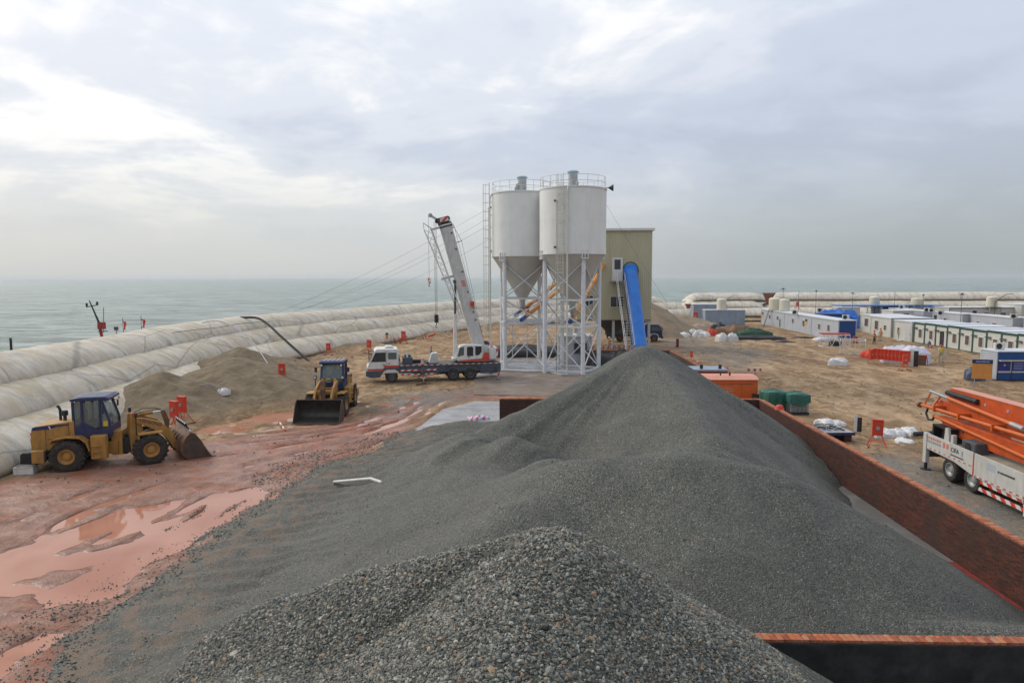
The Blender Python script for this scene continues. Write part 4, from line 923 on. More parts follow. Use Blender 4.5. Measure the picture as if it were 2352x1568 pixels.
    # outriggers
    for x in (1.18, -5.25):
        for sy in (-1, 1):
            yo = 2.35 if x > 0 else 1.9
            b = MB(); b.box(x - .14, x + .14, min(sy * .4, sy * yo), max(sy * .4, sy * yo), .82, 1.06); o = b.build('outrigger', M_SLATE, t)
            b = MB(); b.cyl((x, sy * yo, .55), (x, sy * yo, 1.35), .09); b.build('jack_housing', M_SLATE, o, 40)
            b = MB(); b.cyl((x, sy * yo, .42), (x, sy * yo, .72), .10); b.build('jack_band', M_HAZ, o, 40)
            b = MB(); b.cyl((x, sy * yo, .08), (x, sy * yo, .5), .05); b.build('jack_rod', M_CHROME, o, 40)
            b = MB(); b.cyl((x, sy * yo, .045), (x, sy * yo, .10), .24, .17); b.build('foot_plate', M_BLK, o, 40)
            b = MB(); 
            if x > 0: b.box(x - .62, x + .62, sy * yo - .24, sy * yo + .24, .0, .045); b.build('sleeper', M_RUST, o)
    # superstructure
    b = MB(); b.cyl((-2.6, 0, 1.47), (-2.6, 0, 1.66), .85, n=28); b.build('turntable', M_BLK, t, 40)
    b = MB(); b.box(-4.6, -1.5, -.75, .55, 1.66, 1.86)
    b.prism([(-4.7, 1.86), (-4.7, 2.9), (-4.0, 3.0), (-2.9, 2.0), (-2.0, 1.86)], .30, .42); b.prism([(-4.7, 1.86), (-4.7, 2.9), (-4.0, 3.0), (-2.9, 2.0), (-2.0, 1.86)], -.62, -.50)
    b.build('slewing_frame', M_WHT, t, bevel=.02)
    b = MB(); b.box(-5.35, -4.6, -1.1, 1.1, 1.75, 2.75); b.build('counterweight', M_WHT, t, bevel=.06)
    b = MB(); b.box(-5.36, -5.2, 1.10, 1.115, 1.85, 2.7); b.build('hazard_panel', M_HAZ, t)
    b = MB(); b.lathe([(.17, 2.75), (.17, 2.78), (.06, 3.25), (.02, 3.27)], (-4.85, .85, 0), 14); b.build('striped_cone', M_HAZT2, t, 40)
    b = MB(); b.cyl((-3.9, -.35, 3.0), (-3.9, .1, 3.0), .3, n=20); b.cyl((-4.5, -.35, 2.95), (-4.5, .1, 2.95), .3, n=20); b.cyl((-3.6, -.7, 2.9), (-4.6, -.7, 2.95), .16); b.build('winch', M_DGREY, t, 40)
    b = MB(); b.prism([(-.95, 1.62), (-.75, 2.0), (-1.0, 2.85), (-1.15, 3.0), (-1.5, 3.08), (-3.05, 3.0), (-3.05, 2.0), (-3.6, 1.98), (-3.6, 1.62)],   .42, 1.28); oc = b.build('operator_cab', M_WHT, t, bevel=.04, loc=(-.95, 0, 0))
    M_ = M_GLASS
    b = MB(); b.prism([(-1.42, 2.2), (-.85, 2.05), (-1.05, 2.82), (-1.42, 2.90)], 1.281, 1.292); b.build('front_side_window', M_, oc)
    b = MB(); b.prism([(-2.22, 2.1), (-1.68, 2.1), (-1.68, 2.88), (-2.1, 2.92), (-2.22, 2.8)], 1.281, 1.292); b.build('door_window', M_GLD, oc)
    b = MB(); b.prism([(-2.95, 2.45), (-2.7, 2.15), (-2.4, 2.15), (-2.4, 2.92), (-2.95, 2.90)], 1.281, 1.292); b.build('rear_window', M_GLD, oc)
    b = MB(); b.quad((-.735, .5, 2.05), (-.735, 1.2, 2.05), (-.985, 1.2, 2.82), (-.985, .5, 2.82)); b.build('front_window', M_, oc, loc=(.012, 0, 0))
    b = MB(); b.prism([(-.95, 1.66), (-2.9, 1.66), (-3.6, 1.66), (-3.6, 2.35), (-3.2, 2.38), (-2.95, 1.86), (-.98, 1.76)], 1.284, 1.296); b.build('red_flash', M_RED, oc)
    b = MB(); b.box(-1.9, -1.78, 1.28, 1.31, 1.98, 2.06); b.build('door_handle', M_BLK, oc)
    b = MB(); b.prism([(.25, 1.55), (.6, 1.55), (.35, 2.35), (-.15, 2.42), (-.15, 1.55)], .15, 1.0); b.build('cab_step_guard', M_LGREY, t)
    # boom: pivot behind, leaning forward
    pv = Vector((-3.75, -.1, 3.15)); el = R(75.0); d = Vector((math.cos(el), 0, math.sin(el))); side = Vector((0, 1, 0)); nrm_ = Vector((-math.sin(el), 0, math.cos(el)))
    BM = Matrix((( d.x, 0, nrm_.x, pv.x), (d.y, 1, nrm_.y, pv.y), (d.z, 0, nrm_.z, pv.z), (0, 0, 0, 1)))     # local x along boom, z = upper side
    def BP(x, y, z): return BM @ Vector((x, y, z))
    def bbox(mb, x0, x1, y0, y1, z0, z1): mb.box(x0, x1, y0, y1, z0, z1, BM)
    b = MB()
    pr = lambda w, h: [(-w, -h * .6), (-w * .55, -h), (w * .55, -h), (w, -h * .6), (w, h), (-w, h)]
    def sect(mb, x0, x1, w, h):
        P_ = pr(w, h); n = len(P_); mb.add([BP(x0, p[0], p[1]) for p in P_] + [BP(x1, p[0], p[1]) for p in P_], [(i, (i + 1) % n, n + (i + 1) % n, n + i) for i in range(n)] + [tuple(range(n)), tuple(range(n, 2 * n))])
    sect(b, -.8, 10.4, .39, .50); boom = b.build('boom', M_BOOM, t, bevel=.02)
    for k in range(3):
        b = MB(); sect(b, 10.4 + k * .12, 10.52 + k * .12, .40 - .04 * k, .50 - .045 * k); sect(b, 10.28 + k * .12, 10.4 + k * .12, .435 - .03 * k, .555 - .03 * k); b.build('boom_section', M_WHT if k % 2 else M_BLK, boom)
    b = MB()
    for sy in (-1, 1): bbox(b, 10.5, 11.15, sy * .28 - .03, sy * .28 + .03, -.55, .42)
    b.build('boom_head', M_DGREY, boom)
    for sy in (-1, 1): b = MB(); bbox(b, 10.75, 11.12, sy * .315 - .006, sy * .315 + .006, -.35, .38); b.build('hazard_plate', M_HAZ, boom)
    b = MB()
    for z in (-.55, -.1, .35):
        for y in (-.15, 0, .15): b.cyl(BP(10.95, y - .05, z), BP(10.95, y + .05, z), .20, n=18)
    b.build('sheave', M_BLK, boom, 40)
    b = MB(); b.beam(BP(10.9, 0, -.4), BP(11.55, 0, -1.0), .12, .2); b.cyl(BP(11.55, -.06, -1.0), BP(11.55, .06, -1.0), .18, n=18); b.build('rooster_sheave', M_LGREY, boom, 40)
    b = MB()
    for k in range(5): bbox(b, 10.05 + .12 * k, 10.11 + .12 * k, -.30, .30, .44, .62 - .03 * k)
    b.build('telescope_stop', M_BLK, boom)
    b = MB(); bbox(b, 1.5, 10.0, -.37, -.362, -.05, .25); 
    for x in (1.9, 2.6, 4.4, 6.2, 8.2, 9.6): b = MB(); bbox(b, x, x + .12, .39, .405, .24, .38); b.build('boom_marker', M_BLK, boom)
    b = MB(); bbox(b, 5.0, 5.55, .394, .402, .0, .30); b.build('red_sign', paint('pale_red_print', (.55, .22, .2), .6), boom)
    b = MB(); b.lathe([(.001, -.22), (.16, -.2), (.2, 0), (.16, .2), (.001, .22)], tuple(BP(3.4, .56, .40)), 14); b.build('red_float', M_RED, boom, 50)
    b = MB(); b.lathe([(.001, -.1), (.08, -.08), (.08, .08), (.001, .1)], tuple(BP(3.05, .56, .42)), 10); b.build('amber_lamp', M_AMB, boom, 50)
    # lattice jib folded along the boom
    b = MB(); n = 14
    for k in range(n):
        f0 = k / n; f1 = (k + 1) / n; x0 = 2.6 + 7.9 * f0; x1 = 2.6 + 7.9 * f1; off = lambda f: -.62 - .62 * f
        w0 = .14 + .16 * f0; w1 = .14 + .16 * f1
        A0 = [BP(x0, -w0, off(f0)), BP(x0, w0, off(f0)), BP(x0, 0, off(f0) - 2 * w0)]; A1 = [BP(x1, -w1, off(f1)), BP(x1, w1, off(f1)), BP(x1, 0, off(f1) - 2 * w1)]
        for i in range(3):
            b.cyl(A0[i], A1[i], .048, n=6); b.cyl(A0[i], A1[(i + 1) % 3], .028, n=5)
    b.cyl(BP(10.5, 0, -1.85), BP(11.1, 0, -1.75), .03); b.cyl(BP(10.5, -.3, -1.24), BP(11.1, 0, -1.75), .03); b.cyl(BP(10.5, .3, -1.24), BP(11.1, 0, -1.75), .03)
    b.build('lattice_jib', M_WHT, t, 40)
    b = MB(); bbox(b, 6.0, 6.2, -.12, .12, -1.55, -.4); b.build('jib_bracket', M_LGREY, t); b = MB(); bbox(b, 10.3, 10.45, -.25, .25, -1.3, -.4); b.build('jib_bracket', M_LGREY, t)
    # lift cylinder
    p0 = Vector((-1.75, -.1, 1.8)); p1 = BP(5.6, 0, -.45); m_ = p0 + (p1 - p0) * .58
    b = MB(); b.cyl(p0, m_, .17, n=16); b.build('lift_cylinder', M_WHT, t, 40); b = MB(); b.cyl(m_, p1, .10, n=14); b.build('lift_rod', M_DGREY, t, 40)
    b = MB(); bbox(b, 5.45, 5.75, -.28, .28, -.62, -.40); b.build('cylinder_bracket', M_DGREY, t)
    # ropes and hooks
    hx = BP(10.95, 0, -.75); b = MB()
    zb = 5.6
    for dx in (-.10, .0, .10): b.cyl((hx.x + dx, hx.y, hx.z), (hx.x + dx * .8, hx.y, zb), .013, n=5)
    ax_ = BP(11.55, 0, -1.18); b.cyl((ax_.x, ax_.y, ax_.z), (ax_.x, ax_.y, 8.75), .012, n=5)
    b.cyl(BP(.2, 0, .55), BP(10.4, .1, .72), .012, n=5); b.cyl(BP(-1.0, 0, .5), BP(8.8, .1, 1.0), .012, n=5); b.beam(BP(8.8, .1, .45), BP(8.8, .1, 1.02), .05); b.cyl(BP(8.8, .1, 1.0), BP(10.9, 0, .5), .02, n=5)
    b.build('hoist_rope', M_WIRE, t)
    b = MB(); b.box(hx.x - .17, hx.x + .17, hx.y - .15, hx.y + .15, zb - .68, zb); hk = b.build('hook_block', M_BLK, t, bevel=.03)
    b = MB(); b.box(hx.x - .18, hx.x - .06, hx.y - .155, hx.y - .15, zb - .62, zb - .06); b.build('block_stripe', M_HAZ, hk)
    b = MB(); b.pipe([(hx.x, hx.y, zb - .66), (hx.x, hx.y, zb - .9), (hx.x + .07, hx.y, zb - 1.0), (hx.x + .06, hx.y, zb - 1.1), (hx.x - .03, hx.y, zb - 1.14), (hx.x - .09, hx.y, zb - 1.07)], .035, 8); b.build('hook', M_BLK, hk, 60)
    b = MB(); b.box(ax_.x - .12, ax_.x + .12, ax_.y - .1, ax_.y + .1, 8.3, 8.75); hk = b.build('auxiliary_hook_block', M_HAZ, t, bevel=.04)
    b = MB(); b.pipe([(ax_.x, ax_.y, 8.3), (ax_.x, ax_.y, 8.18), (ax_.x + .06, ax_.y, 8.1), (ax_.x, ax_.y, 8.02), (ax_.x - .07, ax_.y, 8.08)], .03, 8); b.build('hook', M_BLK, hk, 60)
    return t
def m_hazt2():
    n = NT('cone_bands'); sp = n.N('SeparateXYZ'); n.L(n.tc.outputs['Object'], sp.inputs[0])
    k = n.math('FRACT', n.math('MULTIPLY', sp.outputs[2], 5.5))
    return n.out(n.mix(n.ramp(k, [(.48, 0.0), (.52, 1.0)]), (.60, .05, .035), (.68, .66, .62)), .5)
M_HAZT2 = m_hazt2()
# the camera sees the left hand side (its +Y is away); place by the wheels on the near side
w1 = G(900, 879); w3 = G(1074, 873); dv = (w1 - w3); ang = math.atan2(dv.y, dv.x)
f_ = Vector((math.cos(ang), math.sin(ang), 0)); nr = Vector((math.sin(ang), -math.cos(ang), 0))   # away from the camera
CR = w1 - f_ * 3.75 + nr * (1.2 if nr.y > 0 else -1.2)
CRANE = truck_crane((CR.x, CR.y, 0.0), ang)
# ------------------------------------------------------------------ cement silos
M_SILO = paint('silo_white', (.78, .78, .75), .5, var=.05, sc=.5, dirt=(.62, .59, .51), da=.4, streak=True)
M_SILOC = paint('silo_cone_grey', (.53, .515, .475), .55, var=.06, sc=.6, dirt=(.42, .39, .33), da=.35, streak=True)
M_POST = paint('post_white', (.68, .70, .72), .5, var=.06, dirt=(.40, .37, .32), da=.35)
M_LAD = paint('ladder_cream', (.60, .585, .50), .5, var=.08)
M_GALV = paint('galvanised', (.36, .37, .37), .45, .4, var=.12)
M_TEAL = paint('cap_teal', (.27, .39, .44), .5, var=.08)
M_RUSTR = paint('rust_streaks', (.45, .33, .22), .7, var=.3)
def silo(label, loc, rot, top, cyl0, tip, r, ladder_dir, fil_dir):
    t = thing('cement_silo', label, 'silo', loc, 0, 'cement silos')
    b = MB(); b.lathe([(r, cyl0), (r, cyl0 + (top - cyl0) * .5), (r + .012, cyl0 + (top - cyl0) * .5), (r + .012, cyl0 + (top - cyl0) * .5 + .06), (r, cyl0 + (top - cyl0) * .5 + .06), (r, top)], n=56); body = b.build('body', M_SILO, t, 30)
    b = MB(); b.lathe([(r + .03, cyl0 - .10), (r + .03, cyl0 + .02)], n=56); b.lathe([(r + .05, top - .05), (r + .05, top + .06)], n=56); b.build('hoop', M_SILO, body, 30)
    b = MB(); b.lathe([(r, cyl0), (r * .66, cyl0 + (tip - cyl0) * .36), (.28, tip)], n=56); b.build('cone', M_SILOC, t, 30)
    b = MB(); b.lathe([(.28, tip + .02), (.28, tip - .55), (.36, tip - .56), (.36, tip - .66), (.2, tip - .67), (.2, tip - 1.0)], n=20, cap=False); b.build('outlet', M_GALV, t, 40)
    b = MB(); b.lathe([(r + .05, top + .04), (.001, top + .34)], n=56); b.build('roof', M_SILO, t, 30)
    # railing on the roof
    rail = MB()
    for h in (.5, 1.0):
        rail.pipe([((r - .08) * math.cos(a), (r - .08) * math.sin(a), top + .05 + h) for a in np.linspace(0, 2 * math.pi, 49)], .022, 5, False)
    rail.build('hand_rail', M_LAD, t, 60)
    for k in range(16):
        a = 2 * math.pi * k / 16; b = MB(); b.cyl(((r - .08) * math.cos(a), (r - .08) * math.sin(a), top), ((r - .08) * math.cos(a), (r - .08) * math.sin(a), top + 1.05), .022, n=6); b.build('rail_post', M_LAD, t)
    # dust filter
    b = MB(); b.lathe([(.42, top + .25), (.42, top + .55), (.435, top + .56), (.435, top + .6), (.42, top + .61), (.42, top + 1.0), (.435, top + 1.01), (.435, top + 1.05), (.42, top + 1.06), (.42, top + 1.5)], n=24); fl = b.build('dust_filter', M_GALV, t, 30)
    b = MB(); b.lathe([(.40, top + 1.5), (.52, top + 1.56), (.53, top + 1.64), (.40, top + 1.74), (.001, top + 1.78)], n=24); b.build('filter_cap', M_TEAL, fl, 40)
    fx, fy = math.cos(fil_dir), math.sin(fil_dir)
    b = MB(); b.cyl((fx * .5 - fy * .1, fy * .5 + fx * .1, top + .55), (fx * .5 + fy * .1, fy * .5 - fx * .1, top + .55), .28, n=18); b.box(fx * .5 - .12, fx * .5 + .12, fy * .5 - .12, fy * .5 + .12, top + .6, top + 1.0); b.build('blower', M_GALV, fl, 40)
    # legs and bracing
    lr = 2.66; P = [(lr * math.cos(rot + k * math.pi / 2), lr * math.sin(rot + k * math.pi / 2)) for k in range(4)]
    for x, y in P:
        b = MB(); b.cyl((x, y, .02), (x, y, cyl0 - .5), .19, n=16); o = b.build('leg', M_POST, t, 40)
        b = MB(); b.cyl((x, y, .0), (x, y, .05), .36, n=16); b.build('base_plate', M_POST, o, 40)
        f = math.atan2(y, x); M = Matrix.Translation((x, y, cyl0 - .15)) @ Matrix.Rotation(f, 4, 'Z')
        b = MB(); b.box(-.25, .42, -.30, .30, -.36, -.28, M); b.box(-.1, .42, -.30, -.24, -.30, .45, M); b.box(-.1, .42, .24, .30, -.30, .45, M); b.box(-.1, .40, -.03, .03, -.30, .40, M); b.build('bracket', M_SILO, o)
    lv = [.35, 4.35, 6.75, cyl0 - .75]
    for k in range(4):
        a = P[k]; c = P[(k + 1) % 4]
        for z in lv[:3]: b = MB(); b.beam((a[0], a[1], z), (c[0], c[1], z), .12, .16 if z > 1 else .12); b.build('tie_beam', M_POST, t)
        for z0, z1 in ((.45, 4.2), (4.45, 6.65), (6.85, cyl0 - .8)):
            for p, q in ((a, c), (c, a)):
                b = MB(); b.cyl((p[0], p[1], z0), (q[0], q[1], z1), .055, n=8); b.build('brace', M_POST, t)
    # caged ladder
    lx, ly = math.cos(ladder_dir), math.sin(ladder_dir); tx, ty = -ly, lx
    def lp(d, s_, z): return (lx * (r + d) + tx * s_, ly * (r + d) + ty * s_, z)
    b = MB()
    for s_ in (-.26, .26): b.beam(lp(.22, s_, .3), lp(.22, s_, top + 1.1), .06, .04)
    z = .5
    while z < top + .3: b.cyl(lp(.22, -.26, z), lp(.22, .26, z), .016, n=5); z += .30
    lad = b.build('ladder', M_LAD, t)
    b = MB(); z = 3.2
    while z < top + 1.0:
        b.pipe([lp(.22 + .62 * math.sin(a), .36 * math.cos(a), z) for a in np.linspace(0, math.pi, 9)], .016, 4, False); z += .85
    for a in (.6, 1.1, 1.57, 2.04, 2.5): b.cyl(lp(.22 + .62 * math.sin(a), .36 * math.cos(a), 3.2), lp(.22 + .62 * math.sin(a), .36 * math.cos(a), top + .9), .012, n=4)
    b.build('ladder_cage', M_LAD, lad)
    b = MB()
    for z in np.arange(11.2, top, 1.2):
        for s_ in (-.26, .26): b.beam(lp(0, s_, z), lp(.22, s_, z), .04)
    b.build('ladder_stay', M_LAD, lad)
    b = MB(); b.pipe([lp(.22, .62, .3), lp(.22, .62, top - .5), lp(.1, .60, top - .15), lp(-.2, .55, top + .1)], .075, 10); b.build('filling_pipe', M_LAD, t, 50)
    b = MB(); b.pipe([lp(.3, -.32, .5), lp(.3, -.31, 6), lp(.28, -.32, top - 1.2)], .02, 5); b.build('cable', M_WIRE, t, 60)
    for z in (cyl0 + .5, top - 1.2):
        b = MB(); b.cyl(lp(-.02, -.55, z), lp(.2, -.55, z), .10, n=12); b.build('level_gauge', M_SLATE, t, 40)
    return t
SA = (-1.28, 67.2, 0); SB = (3.40, 63.0, 0)
silo('white cement silo standing farther left beside the crane boom', SA, R(-128), 16.75, 10.85, 6.5, 2.98, R(188), R(200))
silo('nearer white cement silo with a caged ladder down its front', SB, R(-72), 16.60, 10.90, 6.3, 3.02, R(-112), R(-60))
b = MB(); b.lathe([(.05, 0), (.09, .08), (.30, .42), (.31, .44)], n=18, ax='x'); b.beam((-.3, 0, 0), (.1, 0, 0), .05)
o = b.build('horn_loudspeaker', M_BLK, None, 40); o.location = (SB[0] + 3.15, SB[1] - .4, 16.75); tag(o, 'black horn loudspeaker on the rim of the nearer silo', 'loudspeaker')
# foundation kerbs
b = MB()
b.prism([(-4.4, 63.2), (1.2, 62.2), (2.3, 60.2), (6.4, 60.0), (7.0, 66.5), (3, 70.6), (-4.6, 70.6)], .0, .16, 'z')
tag(b.build('silo_foundation', M_SLAB), 'pale concrete footing under the silos', kind='structure')

# ------------------------------------------------------------------ batching tower
TX0, TX1, TY0, TY1, TZ0, TZ1 = 5.1, 14.15, 84.0, 90.5, 3.55, 14.35
def m_clad():
    n = NT('beige_cladding')
    c = n.mix(n.ramp(n.noise(.8, n.mp((1, 1, .15)), 5, .6), [(.3, 0.0), (.7, 1.0)]), (.43, .405, .27), (.50, .47, .32))
    return n.out(c, .5, 0, None, .4)
M_CLAD = m_clad()
def corrug(p0, p1, z0, z1, pitch=.25, dep=.035):
    p0 = Vector(p0); p1 = Vector(p1); d = (p1 - p0); L = d.length; d.normalize(); nn = Vector((d.y, -d.x, 0)); b = MB(); n = int(L / pitch); pts = []
    for k in range(n):
        x = k * L / n; q = L / n
        for fx, o_ in ((0, 0), (.45, 0), (.55, 1), (.90, 1)): pts.append(p0 + d * (x + fx * q) + nn * (o_ * dep))
    pts.append(p1); m = len(pts)
    b.add([(p.x, p.y, z) for z in (z0, z1) for p in pts], [(i, i + 1, m + i + 1, m + i) for i in range(m - 1)]); return b
tw = thing('batching_tower', 'beige corrugated batching tower behind the silos with white flat roof', 'tower', (0, 0, 0))
w = MB()
for p0, p1 in (((TX0, TY0), (TX1, TY0)), ((TX1, TY0), (TX1, TY1)), ((TX1, TY1), (TX0, TY1)), ((TX0, TY1), (TX0, TY0))):
    corrug((*p0, 0), (*p1, 0), TZ0, TZ1).build('wall', M_CLAD, tw)
b = MB(); b.box(TX0 - .1, TX1 + .28, TY0 - .30, TY1 + .2, TZ1, TZ1 + .30); rf = b.build('roof', M_WHT, tw, bevel=.02)
b = MB(); b.box(TX0, TX1 + .1, TY0 - .045, TY0 - .03, TZ1 - .06, TZ1); b.build('roof_trim', M_GALV, rf)
b = MB(); b.box(TX0, TX1, TY0, TY1, TZ0 - .10, TZ0 + .02); b.build('floor', M_DGREY, tw)
for x in (TX0 + .2, 9.6, TX1 - .2):
    for y in (TY0 + .3, TY1 - .3): b = MB(); b.box(x - .15, x + .15, y - .15, y + .15, 0, TZ0); b.build('leg', M_LGREY, tw)
b = MB(); b.add([(x, y, z) for z, (x0, x1, y0, y1) in ((TZ0 - .1, (7.6, 11.6, 85, 89)), (TZ0 - 1.6, (8.9, 10.3, 86.3, 87.7)), (TZ0 - 2.5, (9.1, 10.1, 86.5, 87.5))) for x, y in ((x0, y0), (x1, y0), (x1, y1), (x0, y1))], [(4 * k + i, 4 * k + (i + 1) % 4, 4 * k + 4 + (i + 1) % 4, 4 * k + 4 + i) for k in (0, 1) for i in range(4)]); b.build('discharge_hopper', M_DGREY, tw)
def framed(name, parent, u0, u1, v0, v1, Y, panes, fm=M_WHT, gm=M_GLD, t=.07, dep=.09):
    a = D(u0, v0, Y); c = D(u1, v1, Y); x0, x1, z1, z0 = a.x, c.x, a.z, c.z; b = MB()
    b.box(x0, x1, Y - dep, Y, z0, z0 + t); b.box(x0, x1, Y - dep, Y, z1 - t, z1); b.box(x0, x0 + t, Y - dep, Y, z0 + t, z1 - t); b.box(x1 - t, x1, Y - dep, Y, z0 + t, z1 - t)
    for k in range(1, panes): xm = x0 + (x1 - x0) * k / panes; b.box(xm - t / 2, xm + t / 2, Y - dep, Y, z0 + t, z1 - t)
    f = b.build(name, fm, parent)
    for k in range(panes):
        xa = x0 + (x1 - x0) * k / panes + t * .7; xb = x0 + (x1 - x0) * (k + 1) / panes - t * .7; q = MB(); q.box(xa, xb, Y - dep * .55, Y - dep * .4, z0 + t, z1 - t); q.build('pane', gm, f)
    return f, (x0, x1, z0, z1)
YF = TY0 - .036
framed('window', tw, 1401, 1433, 680, 706, YF, 2); framed('window', tw, 1343, 1363, 678, 704, YF, 2)
a = D(1406, 592, YF); c = D(1430, 645, YF)
b = MB(); b.box(a.x, c.x, YF - .10, YF, c.z, a.z); dr = b.build('door', M_WHT, tw, bevel=.02)
zz0 = c.z + (a.z - c.z) * .50; b = MB(); b.box(a.x + .28, c.x - .28, YF - .125, YF - .102, zz0, a.z - .22); b.build('door_window', M_GLD, dr)
b = MB(); b.box(c.x - .2, c.x - .1, YF - .15, YF - .102, c.z + 1.0, c.z + 1.06); b.build('handle', M_GALV, dr)
zd = c.z
b = MB(); b.box(a.x - .15, c.x + .2, YF - 1.0, YF, zd - .1, zd); b.build('landing', M_GALV, tw)
# steep stair down from the landing
p0 = Vector((a.x + .45, YF - .9, zd)); p1 = Vector((10.45, 78.4, 0.05)); st = thing('steel_stair', 'steep white steel stair climbing to the tower door', 'stair')
for s_ in (0, .95):
    b = MB(); b.beam(p0 + Vector((s_, 0, 0)), p1 + Vector((s_, 0, 0)), .07, .18); b.build('stringer', M_LGREY, st)
    b = MB(); b.cyl(p0 + Vector((s_, -.1, 1.0)), p1 + Vector((s_, -.1, 1.0)), .03, n=6); b.build('hand_rail', M_WHT, st)
    for k in range(6):
        q = p0.lerp(p1, k / 5.3 + .02); b = MB(); b.cyl(q + Vector((s_, 0, 0)), q + Vector((s_, -.1, 1.0)), .025, n=6); b.build('rail_post', M_WHT, st)
for k in range(1, 27):
    q = p0.lerp(p1, k / 27); b = MB(); b.box(q.x, q.x + .95, q.y - .13, q.y + .13, q.z - .02, q.z + .02); b.build('tread', M_LGREY, st)
# blue covered conveyor
q0 = D(1448, 622, 83.9); q1 = D(1470, 800, 79.0); d = (q0 - q1).normalized(); q1 = q1 - d * 1.2
cv = thing('covered_conveyor', 'bright blue round hood over the steep conveyor beside the stair', 'conveyor')
def m_blue():
    n = NT('blue_sheet'); c = n.mix(n.ramp(n.noise(1.2, None, 4), [(.3, 0.0), (.7, 1.0)]), (.012, .155, .56), (.022, .195, .66)); return n.out(c, .38, 0, None, .5)
M_BLUE = m_blue()
side = d.cross(Vector((0, 0, 1))).normalized(); up = side.cross(d).normalized(); b = MB(); n = 18; segs = 9
if up.y > 0: up = -up
for k in range(segs + 1):
    p = q1.lerp(q0 + d * .5, k / segs)
    for i in range(n): a_ = math.pi * i / (n - 1) * 1.25 - .39; b.v.append(tuple(p + side * (.83 * math.cos(a_)) + up * (.83 * math.sin(a_))))
b.f = [(k * n + i, k * n + i + 1, (k + 1) * n + i + 1, (k + 1) * n + i) for k in range(segs) for i in range(n - 1)]; b.m = [0] * len(b.f)
hd = b.build('hood', M_BLUE, cv, 60); sm = hd.modifiers.new('t', 'SOLIDIFY'); sm.thickness = .03
for k in range(1, segs):
    p = q1.lerp(q0 + d * .5, k / segs); b = MB(); b.pipe([p + side * (.835 * math.cos(a_)) + up * (.835 * math.sin(a_)) for a_ in np.linspace(-.39, 3.53, 15)], .012, 4, False); b.build('hood_seam', M_BLUE, hd)
for s_ in (-1, 1):
    b = MB(); b.beam(q1 + side * (.8 * s_) - up * .5, q0 + side * (.8 * s_) - up * .5, .1, .25); b.build('conveyor_frame', M_DGREY, cv)
b = MB(); b.box(-.6, .6, -.02, .02, -.01, .01); 
ml = thing('belt', None, None); bpy.data.objects.remove(ml)
b = MB(); b.beam(q1 - up * .35, q0 - up * .35, 1.2, .05); b.build('belt', M_BLK, cv)
b = MB(); c_ = q0 - d * .1; b.pipe([Vector((c_.x, YF - .02, c_.z)) + Vector((1, 0, 0)) * (.98 * math.cos(a_)) + Vector((0, 0, 1)) * (1.15 * math.sin(a_)) for a_ in np.linspace(-.1, 3.24, 15)], .05, 5); b.build('opening_trim', M_BLK, cv)
for f in (.25, .6):
    p = q1.lerp(q0, f) - up * .6
    for s_ in (-.7, .7): b = MB(); b.cyl((p.x + s_, p.y + .2, 0), (p.x + s_, p.y + .2, p.z), .07, n=8); b.build('support_leg', M_LGREY, cv)

# ------------------------------------------------------------------ screw conveyors
M_SCR = paint('screw_orange', (.62, .24, .025), .45, var=.1, dirt=(.45, .3, .15), da=.3)
def screw(label, p0, p1, r=.20):
    t = thing('screw_conveyor', label, 'conveyor', (0, 0, 0), 0, 'orange screw conveyors'); p0 = Vector(p0); p1 = Vector(p1); d = (p1 - p0).normalized()
    b = MB(); b.cyl(p0, p1, r, n=14); o = b.build('casing', M_SCR, t, 40)
    for k in range(1, 5): q = p0.lerp(p1, k / 5); b = MB(); b.cyl(q - d * .04, q + d * .04, r + .06, n=14); b.build('flange', M_SCR, o, 40)
    b = MB(); b.cyl(p0 - d * .85, p0 - d * .05, r * .95, n=14); b.cyl(p0 - d * 1.0, p0 - d * .82, r * .7, n=12); b.build('motor', M_BLUEP, t, 40)
    q = p0 + d * .55; b = MB(); b.cyl(q + Vector((0, 0, .05)), q + Vector((0, 0, .75)), .2, n=14); b.build('inlet', M_SCR, t, 40)
    b = MB(); b.cyl(q + Vector((0, 0, .70)), q + Vector((0, 0, .85)), .26, n=14); b.build('valve', M_DGREY, t, 40)
    return t
screw('upper orange screw conveyor rising from the left silo outlet', (-1.55, 67.0, 5.35), (6.2, 84.0, 11.0))
screw('lower orange screw conveyor rising from below the left silo', (-1.0, 65.2, 5.0), (7.2, 84.0, 10.6))
screw('orange screw conveyor rising steeply from the right silo to the tower', (3.35, 62.9, 4.95), (8.3, 84.0, 10.2), .22)
# platform between the silos
pf = thing('steel_platform', 'white steel platform with side panels under the left silo cone', 'platform', (0, 0, 0))
for x in (-3.0, .8): b = MB(); b.box(x - .06, x + .06, 64.6, 69.5, 4.45, 4.62); b.build('girder', M_POST, pf)
for y in (65.2, 66.4, 67.6, 69.0): b = MB(); b.box(-2.9, .7, y - .05, y + .05, 4.5, 4.62); b.build('cross_beam', M_POST, pf)
for z in (4.75, 5.25): b = MB(); b.cyl((-3.0, 65.0, z), (.8, 65.0, z), .03, n=6); b.build('rail', M_POST, pf)
for x in (-2.2, -.8): b = MB(); b.pipe([(x, 65.2, 4.5), (x, 65.2, 1.0), (x - .3, 65.2, .7), (-3.2, 65.2, .7)], .04, 6); b.build('drain_pipe', M_LGREY, pf, 50)
